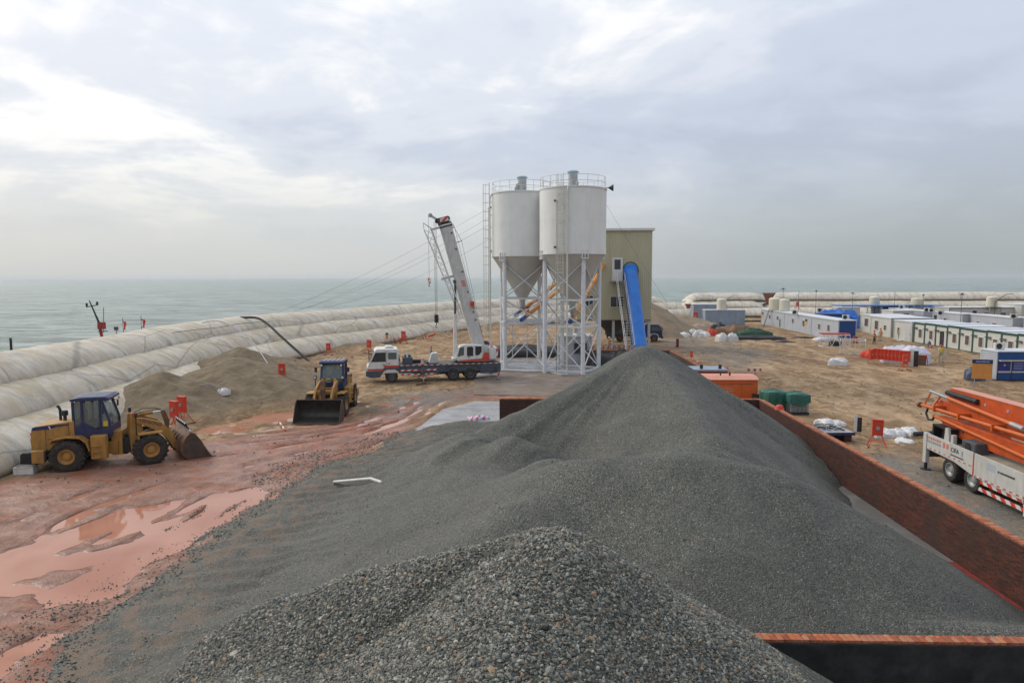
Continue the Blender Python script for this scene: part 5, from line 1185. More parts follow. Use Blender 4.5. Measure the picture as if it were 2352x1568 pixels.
# control cabin below
cc = thing('control_cabin', 'grey control cabin between the silo legs', 'cabin', (0, 0, 0))
MB().box(2.3, 5.6, 67.6, 70.6, .15, 2.9).build('wall', M_LGREY, cc, bevel=.02); MB().box(2.2, 5.75, 67.45, 70.7, 2.9, 3.0).build('roof', M_WHT, cc, bevel=.02)
f, _ = framed('window', cc, 1317, 1349, 786, 813, 67.6, 2, M_GALV)
MB().cyl((3.4, 68.5, 3.0), (3.4, 68.5, 3.9), .35, n=16).cyl((4.4, 68.3, 3.0), (4.4, 68.3, 3.7), .28, n=16).build('roof_unit', M_WHT, cc, 40)
# dark covered heaps and feeder by the silos
M_TARPB = paint('black_sheet', (.022, .022, .022), .55, var=.4, sc=1.5, bump=.06, bs=4)
def tarp_heap(name, label, cat, cx, cy, rx, ry, h, mat, seed, flat=.5, group=None, rz=0.0, z0=0.0, n=26):
    b = MB(); g = np.random.default_rng(seed)
    for r in range(9):
        f = r / 8
        for k in range(n):
            a = 2 * math.pi * k / n; w = 1 + .16 * math.sin(3 * a + seed) + .10 * math.sin(5 * a + 2 * seed) + .08 * g.uniform(-1, 1)
            rr = (1 - f**1.6) * w + (.02 if r == 8 else 0); z = h * (f**flat) * (1 + .16 * math.sin(2 * a + seed + r) * (1 - abs(f - .5))) + (.065 * g.uniform(-1, 1) * h if r else 0)
            b.v.append((rx * rr * math.cos(a), ry * rr * math.sin(a), z if r else -.05))
    b.f = [(r * n + k, r * n + (k + 1) % n, (r + 1) * n + (k + 1) % n, (r + 1) * n + k) for r in range(8) for k in range(n)] + [tuple(range(8 * n, 9 * n))]; b.m = [0] * len(b.f)
    o = b.build(name, mat, None, 50); o.location = (cx, cy, z0); o.rotation_euler = (0, 0, rz); tag(o, label, cat, group); return o
tarp_heap('covered_heap', 'long low heap under black sheets behind the left silo legs', 'heap', -1.0, 76, 6.5, 2.2, 1.25, M_TARPB, 3)
tarp_heap('covered_heap', 'black covered heap beside the right silo leg', 'heap', 8.2, 65.2, 2.4, 2.0, 1.75, M_TARPB, 5, .4)
b = MB()
for k in range(9): b.box(5.6 + k * .5, 5.68 + k * .5, 67.05, 67.1, 1.55, 2.0)
b.box(5.5, 9.8, 67.04, 67.1, 1.95, 2.02); b.box(5.5, 9.8, 67.04, 67.1, 1.5, 1.56)
o = b.build('guard_rail', M_HAZT, None); tag(o, 'red and white guard rail behind the black covered heap', 'railing')
# guy wires
def wire(label, p0, p1, sag=.2, r=.009):
    p0 = Vector(p0); p1 = Vector(p1); b = MB(); b.pipe([p0.lerp(p1, k / 12) - Vector((0, 0, sag * 4 * (k / 12) * (1 - k / 12))) for k in range(13)], r, 5); o = b.build('guy_wire', M_WIRE, None); tag(o, label, 'wire', 'guy wires of the silos'); return o
for k, (z, y, lab) in enumerate(((15.6, 72, 'topmost'), (14.7, 78, 'second'), (14.0, 75, 'third'), (12.6, 84, 'lowest'))):
    wire(lab + ' of the thin guy wires running from the left silo down to the dam', (SA[0] - 2.95, SA[1] - .4, z), (-27.6 + k * .4, y, 5.1), .5 + .15 * k)
wire('thin guy wire from the right silo rim down past the tower', (SB[0] + 2.6, SB[1] + 1.5, 16.4), (20.5, 88, .1), .3)
# ------------------------------------------------------------------ site containers
M_CGREY = paint('container_grey', (.40, .43, .47), .5, var=.06, sc=.7, dirt=(.30, .29, .27), da=.35, streak=True)
M_CBLUE = paint('container_bluegrey', (.27, .33, .40), .5, var=.1, sc=.6, dirt=(.22, .20, .18), da=.4, streak=True)
M_CWHT = paint('container_white', (.53, .53, .485), .5, var=.05, sc=.7, dirt=(.42, .38, .31), da=.35, streak=True)
M_ROOF = paint('container_roof', (.60, .62, .64), .45, var=.06, sc=.5, dirt=(.42, .40, .36), da=.4)
M_GREEN = paint('dark_green_trim', (.025, .075, .062), .5, var=.15)
M_DBLUE = paint('deep_blue', (.008, .055, .20), .45, var=.1)
M_WIN = paint('window_curtain', (.115, .095, .08), .25, var=.3, sc=4)
M_ACW = paint('ac_white', (.58, .58, .55), .5, var=.05)
M_TANK = paint('tank_cream', (.62, .58, .46), .45, var=.06, sc=.8, dirt=(.45, .40, .30), da=.3, streak=True)
M_SKID = paint('dark_underside', (.03, .028, .025), .9)
def ac_unit(name, label, loc, rz, k=1.0, group='air conditioner boxes on the camp roofs'):
    t = thing(name, label, 'air conditioner', loc, rz, group)
    MB().box(-.42 * k, .42 * k, -.16 * k, .16 * k, 0, .62 * k).build('casing', M_ACW, t, bevel=.02)
    b = MB(); b.cyl((-.08 * k, -.165 * k, .31 * k), (-.08 * k, -.185 * k, .31 * k), .25 * k, n=16); b.build('fan_grille', M_BLK, t)
    return t
def container(label, loc, rz, L, W_, H_, wall, trim, group, fronts=(), end=None, corr=False, roofm=None, cat='container', ov=.06):
    """+X runs along the front, front faces -Y; fronts: list of (kind, x0, x1, z0, z1)"""
    t = thing('site_container', label, cat, loc, rz, group)
    b = MB(); b.box(.05, L - .05, .05, W_ - .05, .12, H_ - .10); body = b.build('body', wall, t)
    if corr:
        q = corrug((0.02, 0.03, 0), (L - .02, 0.03, 0), .15, H_ - .12, .30, .04); q.build('corrugated_side', wall, body)
    b = MB(); b.box(-ov, L + ov, -ov, W_ + ov, H_ - .09, H_ + .02); b.build('roof', roofm or M_ROOF, t, bevel=.02)
    b = MB(); b.box(0, L, 0, W_, 0, .13); b.build('base_frame', trim, t)
    for x in (0, L - .12):
        for y in (0, W_ - .12): b = MB(); b.box(x, x + .12, y - .005, y + .125, .13, H_ - .09); b.build('corner_post', trim, t)
    b = MB(); b.box(.12, L - .12, -.004, .05, H_ - .22, H_ - .09); b.build('eaves_beam', trim, t)
    if ov < 0:
        for x in (.0, L - .06): b = MB(); b.box(x, x + .06, 0, W_, H_ - .15, H_ - .01); b.build('gutter', trim, t)
        b = MB(); b.box(.065, L - .065, -.01, .06, H_ - .085, H_ + .03); b.build('roof_lip', trim, t)
    for kind, x0, x1, z0, z1 in fronts:
        if kind == 'w':
            b = MB(); b.box(x0, x1, .0, .06, z0, z1); f = b.build('window', M_WHT, t); b = MB(); b.box(x0 + .06, x1 - .06, -.012, .02, z0 + .06, z1 - .06); b.build('pane', M_WIN, f)
        elif kind == 'd':
            b = MB(); b.box(x0, x1, .0, .06, z0, z1); f = b.build('door', M_LGREY, t); b = MB(); b.box(x1 - .18, x1 - .10, -.03, .0, 1.0, 1.12); b.build('handle', M_BLK, f)
        elif kind == 'o':
            b = MB(); b.box(x0, x1, .0, .06, z0, z1); b.build('open_doorway', M_SKID, t)
        elif kind == 's':
            b = MB(); b.box(x0, x1, .01, .05, z0 + (z1 - z0) * .62, z1); f = b.build('notice', M_NAVY, t); b = MB(); b.box(x0, x1, .01, .05, z0, z0 + (z1 - z0) * .61); b.build('notice_panel', paint('notice_orange', (.62, .33, .05), .5), f)
        elif kind == 'b':
            b = MB(); b.box(x0, x1, -.30, .04, z0, z0 + .03); b.beam((x0 + .02, -.28, z0), (x0 + .02, .03, z0 - .3), .03); b.beam((x1 - .02, -.28, z0), (x1 - .02, .03, z0 - .3), .03); b.build('bracket', trim, t)
    if end:
        b = MB(); b.box(*end[1]); b.build('painted_end', end[0], t)
    return t
# row of grey containers, long side towards -X (front faces -X: rz=-90, +X local = -Y world)
def crow(label, X, y_far, L, **k): return container(label, (X, y_far, 0), R(-90), L, 2.45, 2.78, k.pop('wall', M_CGREY), k.pop('trim', M_CGREY), 'grey site containers in a row', **k)
crow('farthest grey site container of the front row, carrying two water tanks', 41.9, 128.2, 12.0, fronts=[('w', 4.2, 5.1, 1.2, 2.0), ('w', 8.2, 9.1, 1.2, 2.0), ('s', .4, 1.2, 1.3, 2.2), ('o', 9.6, 9.95, .15, 1.5)])
crow('middle grey site container of the front row with a small orange notice', 41.7, 116.0, 11.6, fronts=[('w', 3.6, 4.4, 1.2, 2.0), ('w', 8.0, 8.9, 1.0, 2.0), ('s', 9.0, 9.8, 1.3, 2.2)])
crow('grey site container of the front row with a bright blue end wall', 41.5, 104.2, 9.4, fronts=[('w', 2.6, 3.4, 1.0, 1.9), ('w', 5.8, 6.7, 1.0, 2.0)], end=(M_DBLUE, (9.38, 9.42, .15, 2.32, .15, 2.62)))
container('blue grey shipping container facing the camera behind the heap of site rubbish', (30.7, 124.4, 0), 0, 7.1, 2.45, 2.8, M_CBLUE, M_CBLUE, None, corr=True)
t_ = container('blue grey shipping container standing farther back, rust patch near its end', (31.2, 136.0, 0), 0, 6.6, 2.45, 3.35, M_CBLUE, M_CBLUE, None, corr=True)
MB().box(5.6, 6.4, -.035, -.02, .4, 2.9).build('rust_patch', M_RUST, t_)
# white units with green frames, narrow fronts towards -X
US = [2083.8, 2106, 2130, 2154, 2182, 2210, 2239, 2271, 2306, 2343.7, 2385, 2430]
XR = 50.0; Yp = [91.7 - 2.42 * k for k in range(13)]
ords = ['first', 'second', 'third', 'fourth', 'fifth', 'sixth', 'seventh', 'eighth', 'ninth', 'tenth', 'eleventh', 'twelfth']
for k in range(12):
    dark = k in (1, 4, 7); fr = [('w', 1.05, 1.85, .75, 1.95), ('b', .12, .75, 2.05, 2.1)]
    if k == 2: fr = [('o', .95, 1.75, .2, 2.0), ('b', .12, .75, 2.05, 2.1)]
    container('white green framed cabin, %s from the left in the row' % ords[k] + (', door open' if k == 2 else ''), (XR, Yp[k], 0), R(-90), 2.42, 6.0 + (k % 3) * .6, 2.70 + (0, .07, .02, .10, .04)[k % 5], M_CWHT, M_GREEN, 'white and green cabins', fr, cat='cabin', ov=-.07)
container('white cabin standing apart at the far left end of the cabin row', (52.0, 111.0, 0), R(-90), 4.6, 6, 2.75, M_CWHT, M_CWHT, 'white cabins at the end of the row', [('w', 1.4, 2.6, .9, 2.2)], cat='cabin')
container('white cabin with a small window and a grey end wall, second from the far left', (51.0, 105.6, 0), R(-90), 6.0, 6, 2.78, M_CWHT, M_CWHT, 'white cabins at the end of the row', [('w', 1.3, 2.4, .8, 2.2), ('w', 4.0, 4.7, .9, 1.7)], end=(M_GALV, (6.0, 6.03, .1, 5.9, .15, 2.65)), cat='cabin')
container('white cabin with a grey door next to the first green framed cabin', (49.9, 96.6, 0), R(-90), 4.6, 6, 2.74, M_CWHT, M_CWHT, 'white cabins at the end of the row', [('w', .9, 1.5, 1.0, 1.8), ('d', 2.9, 4.3, .15, 2.3)], cat='cabin')
# the rows behind
def grow(label, X, y_far, L, hh=2.78, **k): return container(label, (X, y_far, 0), R(-90), L, 2.45, hh, k.pop('wall', M_CGREY), k.pop('trim', M_CGREY), 'grey containers behind the cabins', **k)
grow('pale grey container behind the cabins, farthest of the back row', 66.8, 131.5, 11.6, fronts=[('o', 1.2, 2.0, 1.1, 2.3), ('w', 3.4, 4.0, 1.2, 1.9), ('w', 7, 7.8, 1.1, 1.9)])
grow('pale grey container behind the cabins with a dark open hatch', 67.6, 118.6, 8.2, fronts=[('o', .5, 1.2, 1.0, 2.2), ('w', 3.2, 4.0, 1.2, 1.9)])
grow('long pale grey container in the middle of the back row', 68.6, 110.0, 9.6, fronts=[('w', 1.5, 2.2, 1.2, 1.8), ('w', 5.2, 6.2, 1.0, 1.8)])
grow('pale grey container at the right end of the back row', 69.5, 99.5, 9.0, fronts=[('w', 1.0, 1.6, 1.2, 1.8), ('w', 5.2, 6.0, 1.1, 1.8)])
container('white prefab house with green trim beyond the grey container roofs', (76, 128, 0), 0, 12.5, 5, 3.0, M_CWHT, M_GREEN, None, [('w', 1.0, 2.2, 1.0, 2.1), ('o', 4.2, 4.9, .3, 2.4), ('w', 6.2, 7.4, 1.0, 2.1), ('w', 9.0, 10.2, 1.0, 2.1)], cat='house')
container('large white prefab house far right with one dark opening', (87.5, 126, 0), 0, 11.5, 6, 3.6, M_CWHT, M_CWHT, None, [('o', 6.6, 8.9, 1.2, 2.4)], cat='house')
container('white prefab house at the right edge with a wide dark window', (97.5, 118, 0), 0, 12, 6, 3.4, M_CWHT, M_CWHT, None, [('o', 2.2, 7.0, .9, 2.7)], cat='house')
container('white box cabin beyond the blue tarpaulin roof', (57.5, 132, 0), 0, 4.2, 2.6, 2.9, M_CWHT, M_CWHT, None, [('w', 1.8, 3.0, 1.2, 2.3)], cat='cabin')
container('white cabin at the left end of the back rows beside the blue shed', (62.0, 120.5, 0), 0, 3.6, 4, 2.8, M_CWHT, M_CREAM, None, [('o', 1.8, 2.7, .8, 2.3)], cat='cabin')
# blue roofed open shed and blue tarpaulin shelter
sh = thing('open_shed', 'open shed with a thin blue roof and blue posts behind the containers', 'shed', (0, 0, 0))
MB().box(59.2, 78.5, 134.0, 138.5, 2.95, 3.12).build('roof', paint('blue_sheet_roof', (.03, .13, .36), .5, var=.1), sh)
MB().box(71.5, 76.0, 133.6, 134.2, 2.8, 3.2).build('roof_flap', paint('bright_blue_sheet', (.03, .22, .62), .5), sh)
for x in (59.5, 65.5, 67.2, 72.0, 78.2): MB().box(x - .1, x + .1, 134.1, 134.3, 0, 2.95).build('post', M_DBLUE, sh)
MB().box(66.6, 67.0, 134.2, 138, 0, 2.9).box(67.0, 72, 137.8, 138, 0, 2.9).box(72, 78.2, 134.5, 134.7, 0, 2.6).build('wall', M_CBLUE, sh)
MB().box(69.0, 71.0, 135.0, 135.2, 0, 2.4).build('brown_door', paint('brown_board', (.30, .19, .09), .7), sh)
MB().box(60.2, 65.3, 136, 136.6, .7, 1.1).box(60.6, 61.1, 135.8, 136.4, 1.0, 1.9).box(63, 65, 135.8, 136.4, .2, .7).build('shelf_goods', M_BLK, sh)
o = tarp_heap('tarpaulin_shelter', 'bright blue tarpaulin shelter behind the row of grey containers', 'shelter', 51.8, 118.5, 3.6, 2.4, 2.9, paint('blue_tarpaulin', (.015, .13, .50), .45, var=.15, sc=.8, bump=.05, bs=3), 11, .16)
container('small dark blue cabin roof half hidden behind the grey container row', (46.2, 112, 0), 0, 4.0, 2.4, 2.72, M_DBLUE, M_DBLUE, None, roofm=M_DBLUE, cat='cabin')
# tanks
def tank(label, loc, r, h, mat=M_TANK):
    t = thing('water_tank', label, 'tank', loc, 0, 'cream water tanks')
    b = MB(); pr = [(r * .98, 0), (r, .05)]
    nb = 5
    for k in range(nb): z = h * .86 * (k + .5) / nb; pr += [(r, z - .06), (r * 1.02, z), (r, z + .06)]
    pr += [(r, h * .88), (r * .80, h * .96), (r * .3, h)]; b.lathe(pr, n=24); o = b.build('body', mat, t, 40)
    b = MB(); b.lathe([(r * .3, h - .01), (r * .3, h + .06), (.001, h + .08)], n=16); b.build('lid', mat, t, 40); return t
def tz(lab, u0, u1, v0, v1, Y):
    a = D(u0, v0, Y); c = D(u1, v1, Y); tank(lab, ((a.x + c.x) / 2, Y, c.z), (c.x - a.x) / 2, a.z - c.z)
tz('cream water tank standing on the blue grey shipping container', 1647, 1668, 685, 711, 125.6)
tz('larger cream water tank of the pair on the grey container row', 1767, 1792, 683, 711, 122.5)
tz('smaller cream water tank of the pair on the grey container row', 1791, 1813, 686, 712, 120.0)
tz('pale green water tank standing behind the blue roofed shed', 1998, 2019, 680, 706, 139)
tz('squat cream water tank above the middle camp roofs', 2094, 2120, 684, 699, 132)
tz('white water tank at the far right above the prefab house', 2268, 2289, 680, 704, 128)
for k, (u0, u1, v) in enumerate(((2093, 2123, 699),)):
    a = D(u0, v, 132); c = D(u1, v, 132); f = thing('tank_stand', 'grey steel stand under the squat tank', 'stand')
    for x in (a.x, c.x):
        for y in (131, 133): MB().box(x - .06, x + .06, y - .06, y + .06, 0, a.z - .02).build('post', M_GALV, f)
    MB().box(a.x - .1, c.x + .1, 130.9, 133.1, a.z - .14, a.z - .02).build('deck', M_GALV, f)
MB_ = MB; b = MB(); b.box(-.1, .1, -.1, .1, 0, .1)
for lab, u0, u1, v in (('steel stand under the pale green tank', 1997, 2020, 706), ('steel stand under the white tank far right', 2266, 2291, 704)):
    Y = 139 if u0 < 2100 else 128; a = D(u0, v, Y); c = D(u1, v, Y); f = thing('tank_stand', lab, 'stand')
    for x in (a.x, c.x):
        for y in (Y - .9, Y + .9): MB().box(x - .06, x + .06, y - .06, y + .06, 0, a.z - .02).build('post', M_GALV, f)
    MB().box(a.x - .1, c.x + .1, Y - 1, Y + 1, a.z - .14, a.z - .02).build('deck', M_GALV, f)
# air conditioners on or by the roofs
for lab, u, v, Y in (('air conditioner on the roof end above the blue wall', 1942, 736, 96.2), ('air conditioner on the middle grey container', 1826, 722, 110), ('air conditioner in front of the white box cabin', 1883, 725, 117), ('air conditioner on the far grey back row', 2071, 708, 128),
        ('left of two air conditioners on the back row', 2129, 713, 117), ('right of two air conditioners on the back row', 2140, 715, 115.5), ('air conditioner at the right end of the back row', 2328, 736, 98), ('air conditioner on top of the long pale container', 2160, 731, 107)):
    p = D(u, v, Y); ac_unit('air_conditioner', lab, (p.x, p.y, 2.8), R(-20), 1.05)
# poles and aerials
def pole(label, u, v0, Y, arm=0, z0=0.0, r=.045):
    p = D(u, v0, Y); t = thing('light_pole', label, 'pole', (p.x, Y, z0), 0, 'thin poles over the camp'); MB().cyl((0, 0, 0), (0, 0, p.z - z0), r, r * .7, n=7).build('mast', M_DGREY, t)
    if arm: MB().beam((-arm, 0, p.z - z0 - .1), (arm, 0, p.z - z0 - .1), .07).build('cross_arm', M_DGREY, t); MB().box(-.12, .12, -.1, .1, p.z - z0 - .1, p.z - z0 + .12).build('lamp', M_DGREY, t)
    return t
pole('thin lamp pole with a cross arm above the paired tanks', 1799, 663, 121, .5); pole('thin bare pole right of the paired tanks', 1835, 667, 128); pole('thin pole with a wisp of cable above the blue tarpaulin', 1875, 668, 128, .1)
pole('lamp pole rising from the blue roofed shed', 1959, 673, 128, .45); pole('thin pole between the shed and the squat tank', 2056, 668, 125); pole('thin pole beside the squat tank', 2121, 677, 126, .15); pole('lamp pole in the middle of the cabin roofs', 2210, 675, 95, .35)
t = thing('davit_pole', 'bent thin pole leaning over the far right roofs', 'pole'); b = MB(); a = D(2286, 692, 127); c = D(2313, 675, 127); e = D(2328, 675, 127); b.pipe([a, c, e], .06, 6); b.build('bent_tube', M_DGREY, t); MB().cyl((a.x, a.y, 0), a, .05, n=6).build('mast', M_DGREY, t)
# ------------------------------------------------------------------ blue kiosk container and notice board
k = thing('kiosk_container', 'deep blue fronted kiosk container with white stripes at the right edge', 'container', (38.5, 57.9, 0), 0)
KL, KW, KH = 6.2, 2.2, 2.45
MB().box(0, KL, 0, KW, .12, KH).build('body', M_CGREY, k, bevel=.02); MB().box(-.05, KL + .05, -.1, KW + .05, KH, KH + .10).build('roof', M_ROOF, k, bevel=.02)
MB().box(.04, KL, -.10, -.002, KH - .62, KH - .02).build('fascia', M_DBLUE, k); MB().box(.1, KL, -.30, -.10, KH - .74, KH - .66).build('awning_edge', M_CREAM, k)
MB().box(.03, KL, -.02, -.004, .12, .72).build('lower_panel', M_DBLUE, k)
M_PST = paint('poster_blue', (.014, .03, .20), .35, var=.1); M_PSTL = paint('poster_pale', (.20, .25, .48), .4, var=.25, sc=5)
for q in range(4):
    x = .12 + q * 1.15; MB().box(x, x + .98, -.03, -.006, .86, 1.70).build('poster', M_PST, k); MB().box(x - .06, x - .02, -.05, -.004, .12, 1.75).build('mullion', M_BLK, k)
    MB().box(x - .02, x + 1.0, -.06, -.004, .74, .84).build('white_sill', M_CREAM, k)
    if q % 2:
        for j in range(5): MB().box(x + .1, x + .88, -.034, -.031, 1.0 + j * .13, 1.06 + j * .13).build('printed_line', M_PSTL, k)
    else:
        b = MB(); c_ = (x + .5, 1.36)
        pts = []
        for j in range(16): rr = .17 if j % 4 == 0 else (.05 if j % 2 else .09); pts.append((c_[0] + rr * math.cos(j * math.pi / 8), c_[1] + rr * .85 * math.sin(j * math.pi / 8)))
        b.prism(pts, -.036, -.031); b.build('star_emblem', M_CREAM, k)
b = MB(); b.box(-.02, -.003, .7, 1.25, 1.25, 1.55); b.build('notice_orange', paint('notice_orange', (.62, .33, .05), .5), k); MB().box(-.022, -.003, .7, 1.25, 1.56, 1.72).build('notice_blue', M_NAVY, k)
MB().box(0.05, KL, .05, KW - .1, 0, .12).build('skid', M_SKID, k)
ac_unit('air_conditioner', 'white air conditioner standing on the blue kiosk roof', (39.3, 59.0, KH + .1), 0, .95)
nb = thing('notice_board', 'orange notice board with a dark blue header on two posts', 'sign', (34.3, 54.4, 0), R(-22), None)
MB().box(-.02, 1.32, -.02, .02, .75, 1.95).build('panel', paint('notice_panel_orange', (.60, .25, .06), .55, var=.1), nb); MB().box(-.03, 1.33, -.03, .03, 1.955, 2.28).build('header', M_NAVY, nb); MB().box(-.04, 1.34, -.04, .04, 2.285, 2.34).build('top_strip', M_WHT, nb)
for x in (.2, 1.1): MB().box(x - .03, x + .03, .03, .08, 0, 2.2).build('post', M_GALV, nb)
for j, (x0, x1) in enumerate(((.22, .52), (.56, .86), (.90, 1.1))): MB().box(x0, x1, -.034, -.031, 2.06, 2.17).build('header_print', M_PSTL, nb)
o = tarp_heap('covered_bundle', 'dark blue sheeted bundle beside the notice board', 'bundle', 37.0, 58.4, .75, .6, 1.15, paint('dark_sheet', (.05, .065, .10), .5, var=.3), 21, .3)

# ------------------------------------------------------------------ dump truck
dt = thing('dump_truck', 'dark navy dump truck parked behind the beige tower', 'truck', (14.2, 93.8, 0), R(-8))
MB().prism([(.8, .75), (.8, 2.15), (1.0, 2.35), (2.5, 2.38), (2.75, 2.2), (3.05, 1.55), (3.1, .75)], -1.15, 1.15).build('cab', M_NAVY, dt, bevel=.05)
for sy in (-1, 1): MB().prism([(1.6, 1.55), (2.85, 1.55), (2.6, 2.18), (1.6, 2.18)], sy * 1.155 - .01, sy * 1.155 + .01).build('side_window', M_GLASS, dt)
MB().box(2.99, 3.0, -1, 1, 1.55, 1.56).build('wiper', M_BLK, dt); b = MB(); b.quad((2.80, -1.0, 2.18), (3.08, -1.02, 1.60), (3.08, 1.02, 1.60), (2.80, 1.0, 2.18)); b.build('windscreen', M_GLASS, dt)
MB().prism([(-4.6, 1.0), (-4.6, 2.4), (.5, 2.6), (.5, 2.85), (1.2, 2.85), (1.2, 2.78), (.62, 2.6), (.62, 1.0)], -1.2, 1.2).build('tipper_body', M_SLATE, dt, bevel=.03)
MB().box(-4.4, 3.05, -.45, .45, .6, 1.0).build('chassis', M_BLK, dt); MB().box(2.9, 3.2, -1.15, 1.15, .5, .85).build('bumper', M_NAVY, dt, bevel=.04)
for sy in (-1, 1):
    wheel(dt, 2.0, sy * 1.0, .5, .3, M_RUST, sy, 0, .55); wheel(dt, -2.6, sy * .95, .5, .5, M_RUST, sy, 0, .55)
    MB().beam((2.7, sy * 1.15, 2.0), (3.1, sy * 1.4, 1.95), .04).box(3.05, 3.12, sy * 1.4 - .1, sy * 1.4 + .1, 1.6, 2.0).build('mirror', M_BLK, dt)
    MB().prism([(1.35, .72), (1.5, 1.1), (2.0, 1.22), (2.5, 1.1), (2.65, .72), (2.5, .72), (2.35, 1.0), (2.0, 1.1), (1.65, 1.0), (1.5, .72)], sy * 1.0, sy * 1.19).build('wheel_arch', M_LGREY, dt)

# ------------------------------------------------------------------ concrete pump truck (its nose points at -Y)
pt = thing('concrete_pump_truck', 'white concrete pump truck with a folded orange boom at the right edge', 'truck', (19.0, 28.0, 0), R(-90)); TS = 1.65
M_PWHT = paint('pump_white', (.52, .52, .48), .5, var=.06, dirt=(.33, .29, .23), da=.45, streak=True)
M_HAZP = m_stripe('pump_hazard', (.50, .05, .04), (.60, .58, .53), .9, (0, R(0), 0))
for sy in (-1, 1):
    b = MB(); b.prism([(-3.25, 1.02), (-3.25, 1.72), (.25, 1.66), (.25, .72), (-1.0, .95)], sy * 1.20, sy * 1.26); sp = b.build('side_panel', M_PWHT, pt, bevel=.01)
    b = MB(); b.prism([(.33, .70), (.33, 1.66), (4.2, 1.62), (4.2, .62)], sy * 1.20, sy * 1.26); b.build('front_side_panel', M_PWHT, pt, bevel=.01)
    MB().box(-3.2, .2, sy * 1.263 - .003, sy * 1.263 + .003, 1.06, 1.10).build('reflector_strip', M_HAZP, sp)
    MB().box(.4, 4.1, sy * 1.263 - .003, sy * 1.263 + .003, .72, .77).build('reflector_strip', M_HAZP, pt)
    MB().box(.26, .32, sy * 1.262 - .004, sy * 1.262 + .004, .72, 1.6).build('panel_edge_band', M_RED, sp)
    MB().box(.55, 3.3, sy * 1.20 - .02, sy * 1.20 + .02, .52, .66).build('side_guard', M_HAZ, pt); MB().box(.55, 3.3, sy * 1.20 - .02, sy * 1.20 + .02, .22, .36).build('side_guard', M_HAZ, pt)
    for x in (-1.3, .2): wheel(pt, x, sy * 1.0, .52, .50, M_GALV, sy, 0, .55)
    wheel(pt, 4.9, sy * 1.05, .52, .32, M_GALV, sy, 0, .55)
    b = MB(); pts = [(-2.0, .9), (-1.8, 1.12), (-1.3, 1.18), (.2, 1.18), (.7, 1.1), (.9, .85)]
    for p, q in zip(pts[:-1], pts[1:]): b.beam((p[0], sy * 1.0, p[1]), (q[0], sy * 1.0, q[1]), .5, .04)
    b.build('mud_guard', M_BLK, pt)
    b = MB(); b.box(-3.25, -3.0, sy * 1.12, sy * 1.30, .35, 1.72); o = b.build('rear_outrigger', M_PWHT, pt, bevel=.02); MB().cyl((-3.12, sy * 1.2, .06), (-3.12, sy * 1.2, .4), .07).build('jack', M_BLK, o, 40); MB().cyl((-3.12, sy * 1.2, .0), (-3.12, sy * 1.2, .07), .22).build('foot_plate', M_BLK, o, 40)
    b = MB(); b.box(3.35, 3.75, sy * 1.15, sy * 1.36, .12, 1.75); o = b.build('front_outrigger', M_PWHT, pt, bevel=.02); MB().box(3.34, 3.76, sy * 1.363 - .004, sy * 1.363 + .004, .5, 1.1).build('hazard_mark', M_HAZ, o); MB().box(3.38, 3.7, sy * 1.363 - .004, sy * 1.363 + .004, 1.3, 1.6).build('red_mark', M_RED, o)
MB().box(-3.2, 5.8, -.45, .45, .55, .98).build('chassis', M_BLK, pt); MB().box(-3.2, 4.2, -1.19, 1.19, 1.40, 1.52).build('deck', paint('dusty_deck', (.30, .26, .19), .9, var=.2), pt)
MB().box(-3.4, -3.1, -1.1, 1.1, .6, 1.3).build('rear_bumper', M_DGREY, pt)
MB().box(-3.1, -1.8, -1.0, .9, 2.06, 2.14).box(-3.1, -3.0, -1.0, .9, 1.5, 2.1).box(-1.9, -1.8, -1.0, .9, 1.5, 2.1).box(-2.9, -2.1, -.7, .6, 1.5, 1.95).build('hopper_frame', M_BLK, pt)
MB().prism([(-2.0, 1.52), (-1.94, 2.2), (-1.74, 2.22), (-1.6, 1.52)], -1.12, -1.02).build('white_fin', M_PWHT, pt); MB().box(-1.45, -1.28, -1.15, -1.0, 1.5, 2.0).build('valve_box', M_PWHT, pt)
MB().box(-.8, .1, -1.1, -.5, 1.5, 1.98).build('control_box', M_DGREY, pt, bevel=.05); b = MB(); b.cyl((-.35, -1.12, 1.72), (-.35, -1.08, 1.72), .2, n=18); b.build('fan', M_BLK, pt)
MB().prism([(3.9, .6), (3.9, 2.7), (4.1, 2.95), (5.9, 2.95), (6.15, 2.6), (6.35, 1.6), (6.35, .6)], -1.22, 1.22).build('cab', M_PWHT, pt, bevel=.06)
for sy in (-1, 1): MB().prism([(4.7, 1.75), (6.05, 1.75), (5.85, 2.6), (4.7, 2.6)], sy * 1.222 - .01, sy * 1.222 + .01).build('cab_window', M_GLD, pt)
# boom
def boom_beam(name, poly, y0, y1, mat=None, **k): b = MB(); b.prism(poly, y0, y1); return b.build(name, mat or M_ORGB, pt, bevel=.02, **k)
M_ORGB = paint('boom_orange', (.52, .085, .016), .42, var=.14, dirt=(.20, .06, .03), da=.45)
M_ORGP = paint('boom_top_pale', (.60, .26, .17), .5, var=.08)
ub = boom_beam('upper_boom', [(-3.75, 3.12), (-3.9, 3.45), (-3.65, 3.66), (6.2, 3.66), (6.2, 3.0), (-3.8, 3.0)], .05, .55)
MB().box(-3.65, 6.2, .02, .58, 3.665, 3.69).build('top_plate', M_ORGP, ub)
for x in (-1.2, .2, 1.6, 3.2): b = MB(); b.cyl((x, .03, 3.35), (x, .05, 3.35), .06, n=10); b.build('bolt_cover', paint('pale_blue_cap', (.25, .32, .5), .5), ub)
boom_beam('middle_boom', [(-4.0, 2.7), (-4.1, 2.95), (-3.8, 3.1), (5.8, 2.98), (5.8, 2.45), (-4.2, 2.5)], -.30, -.02)
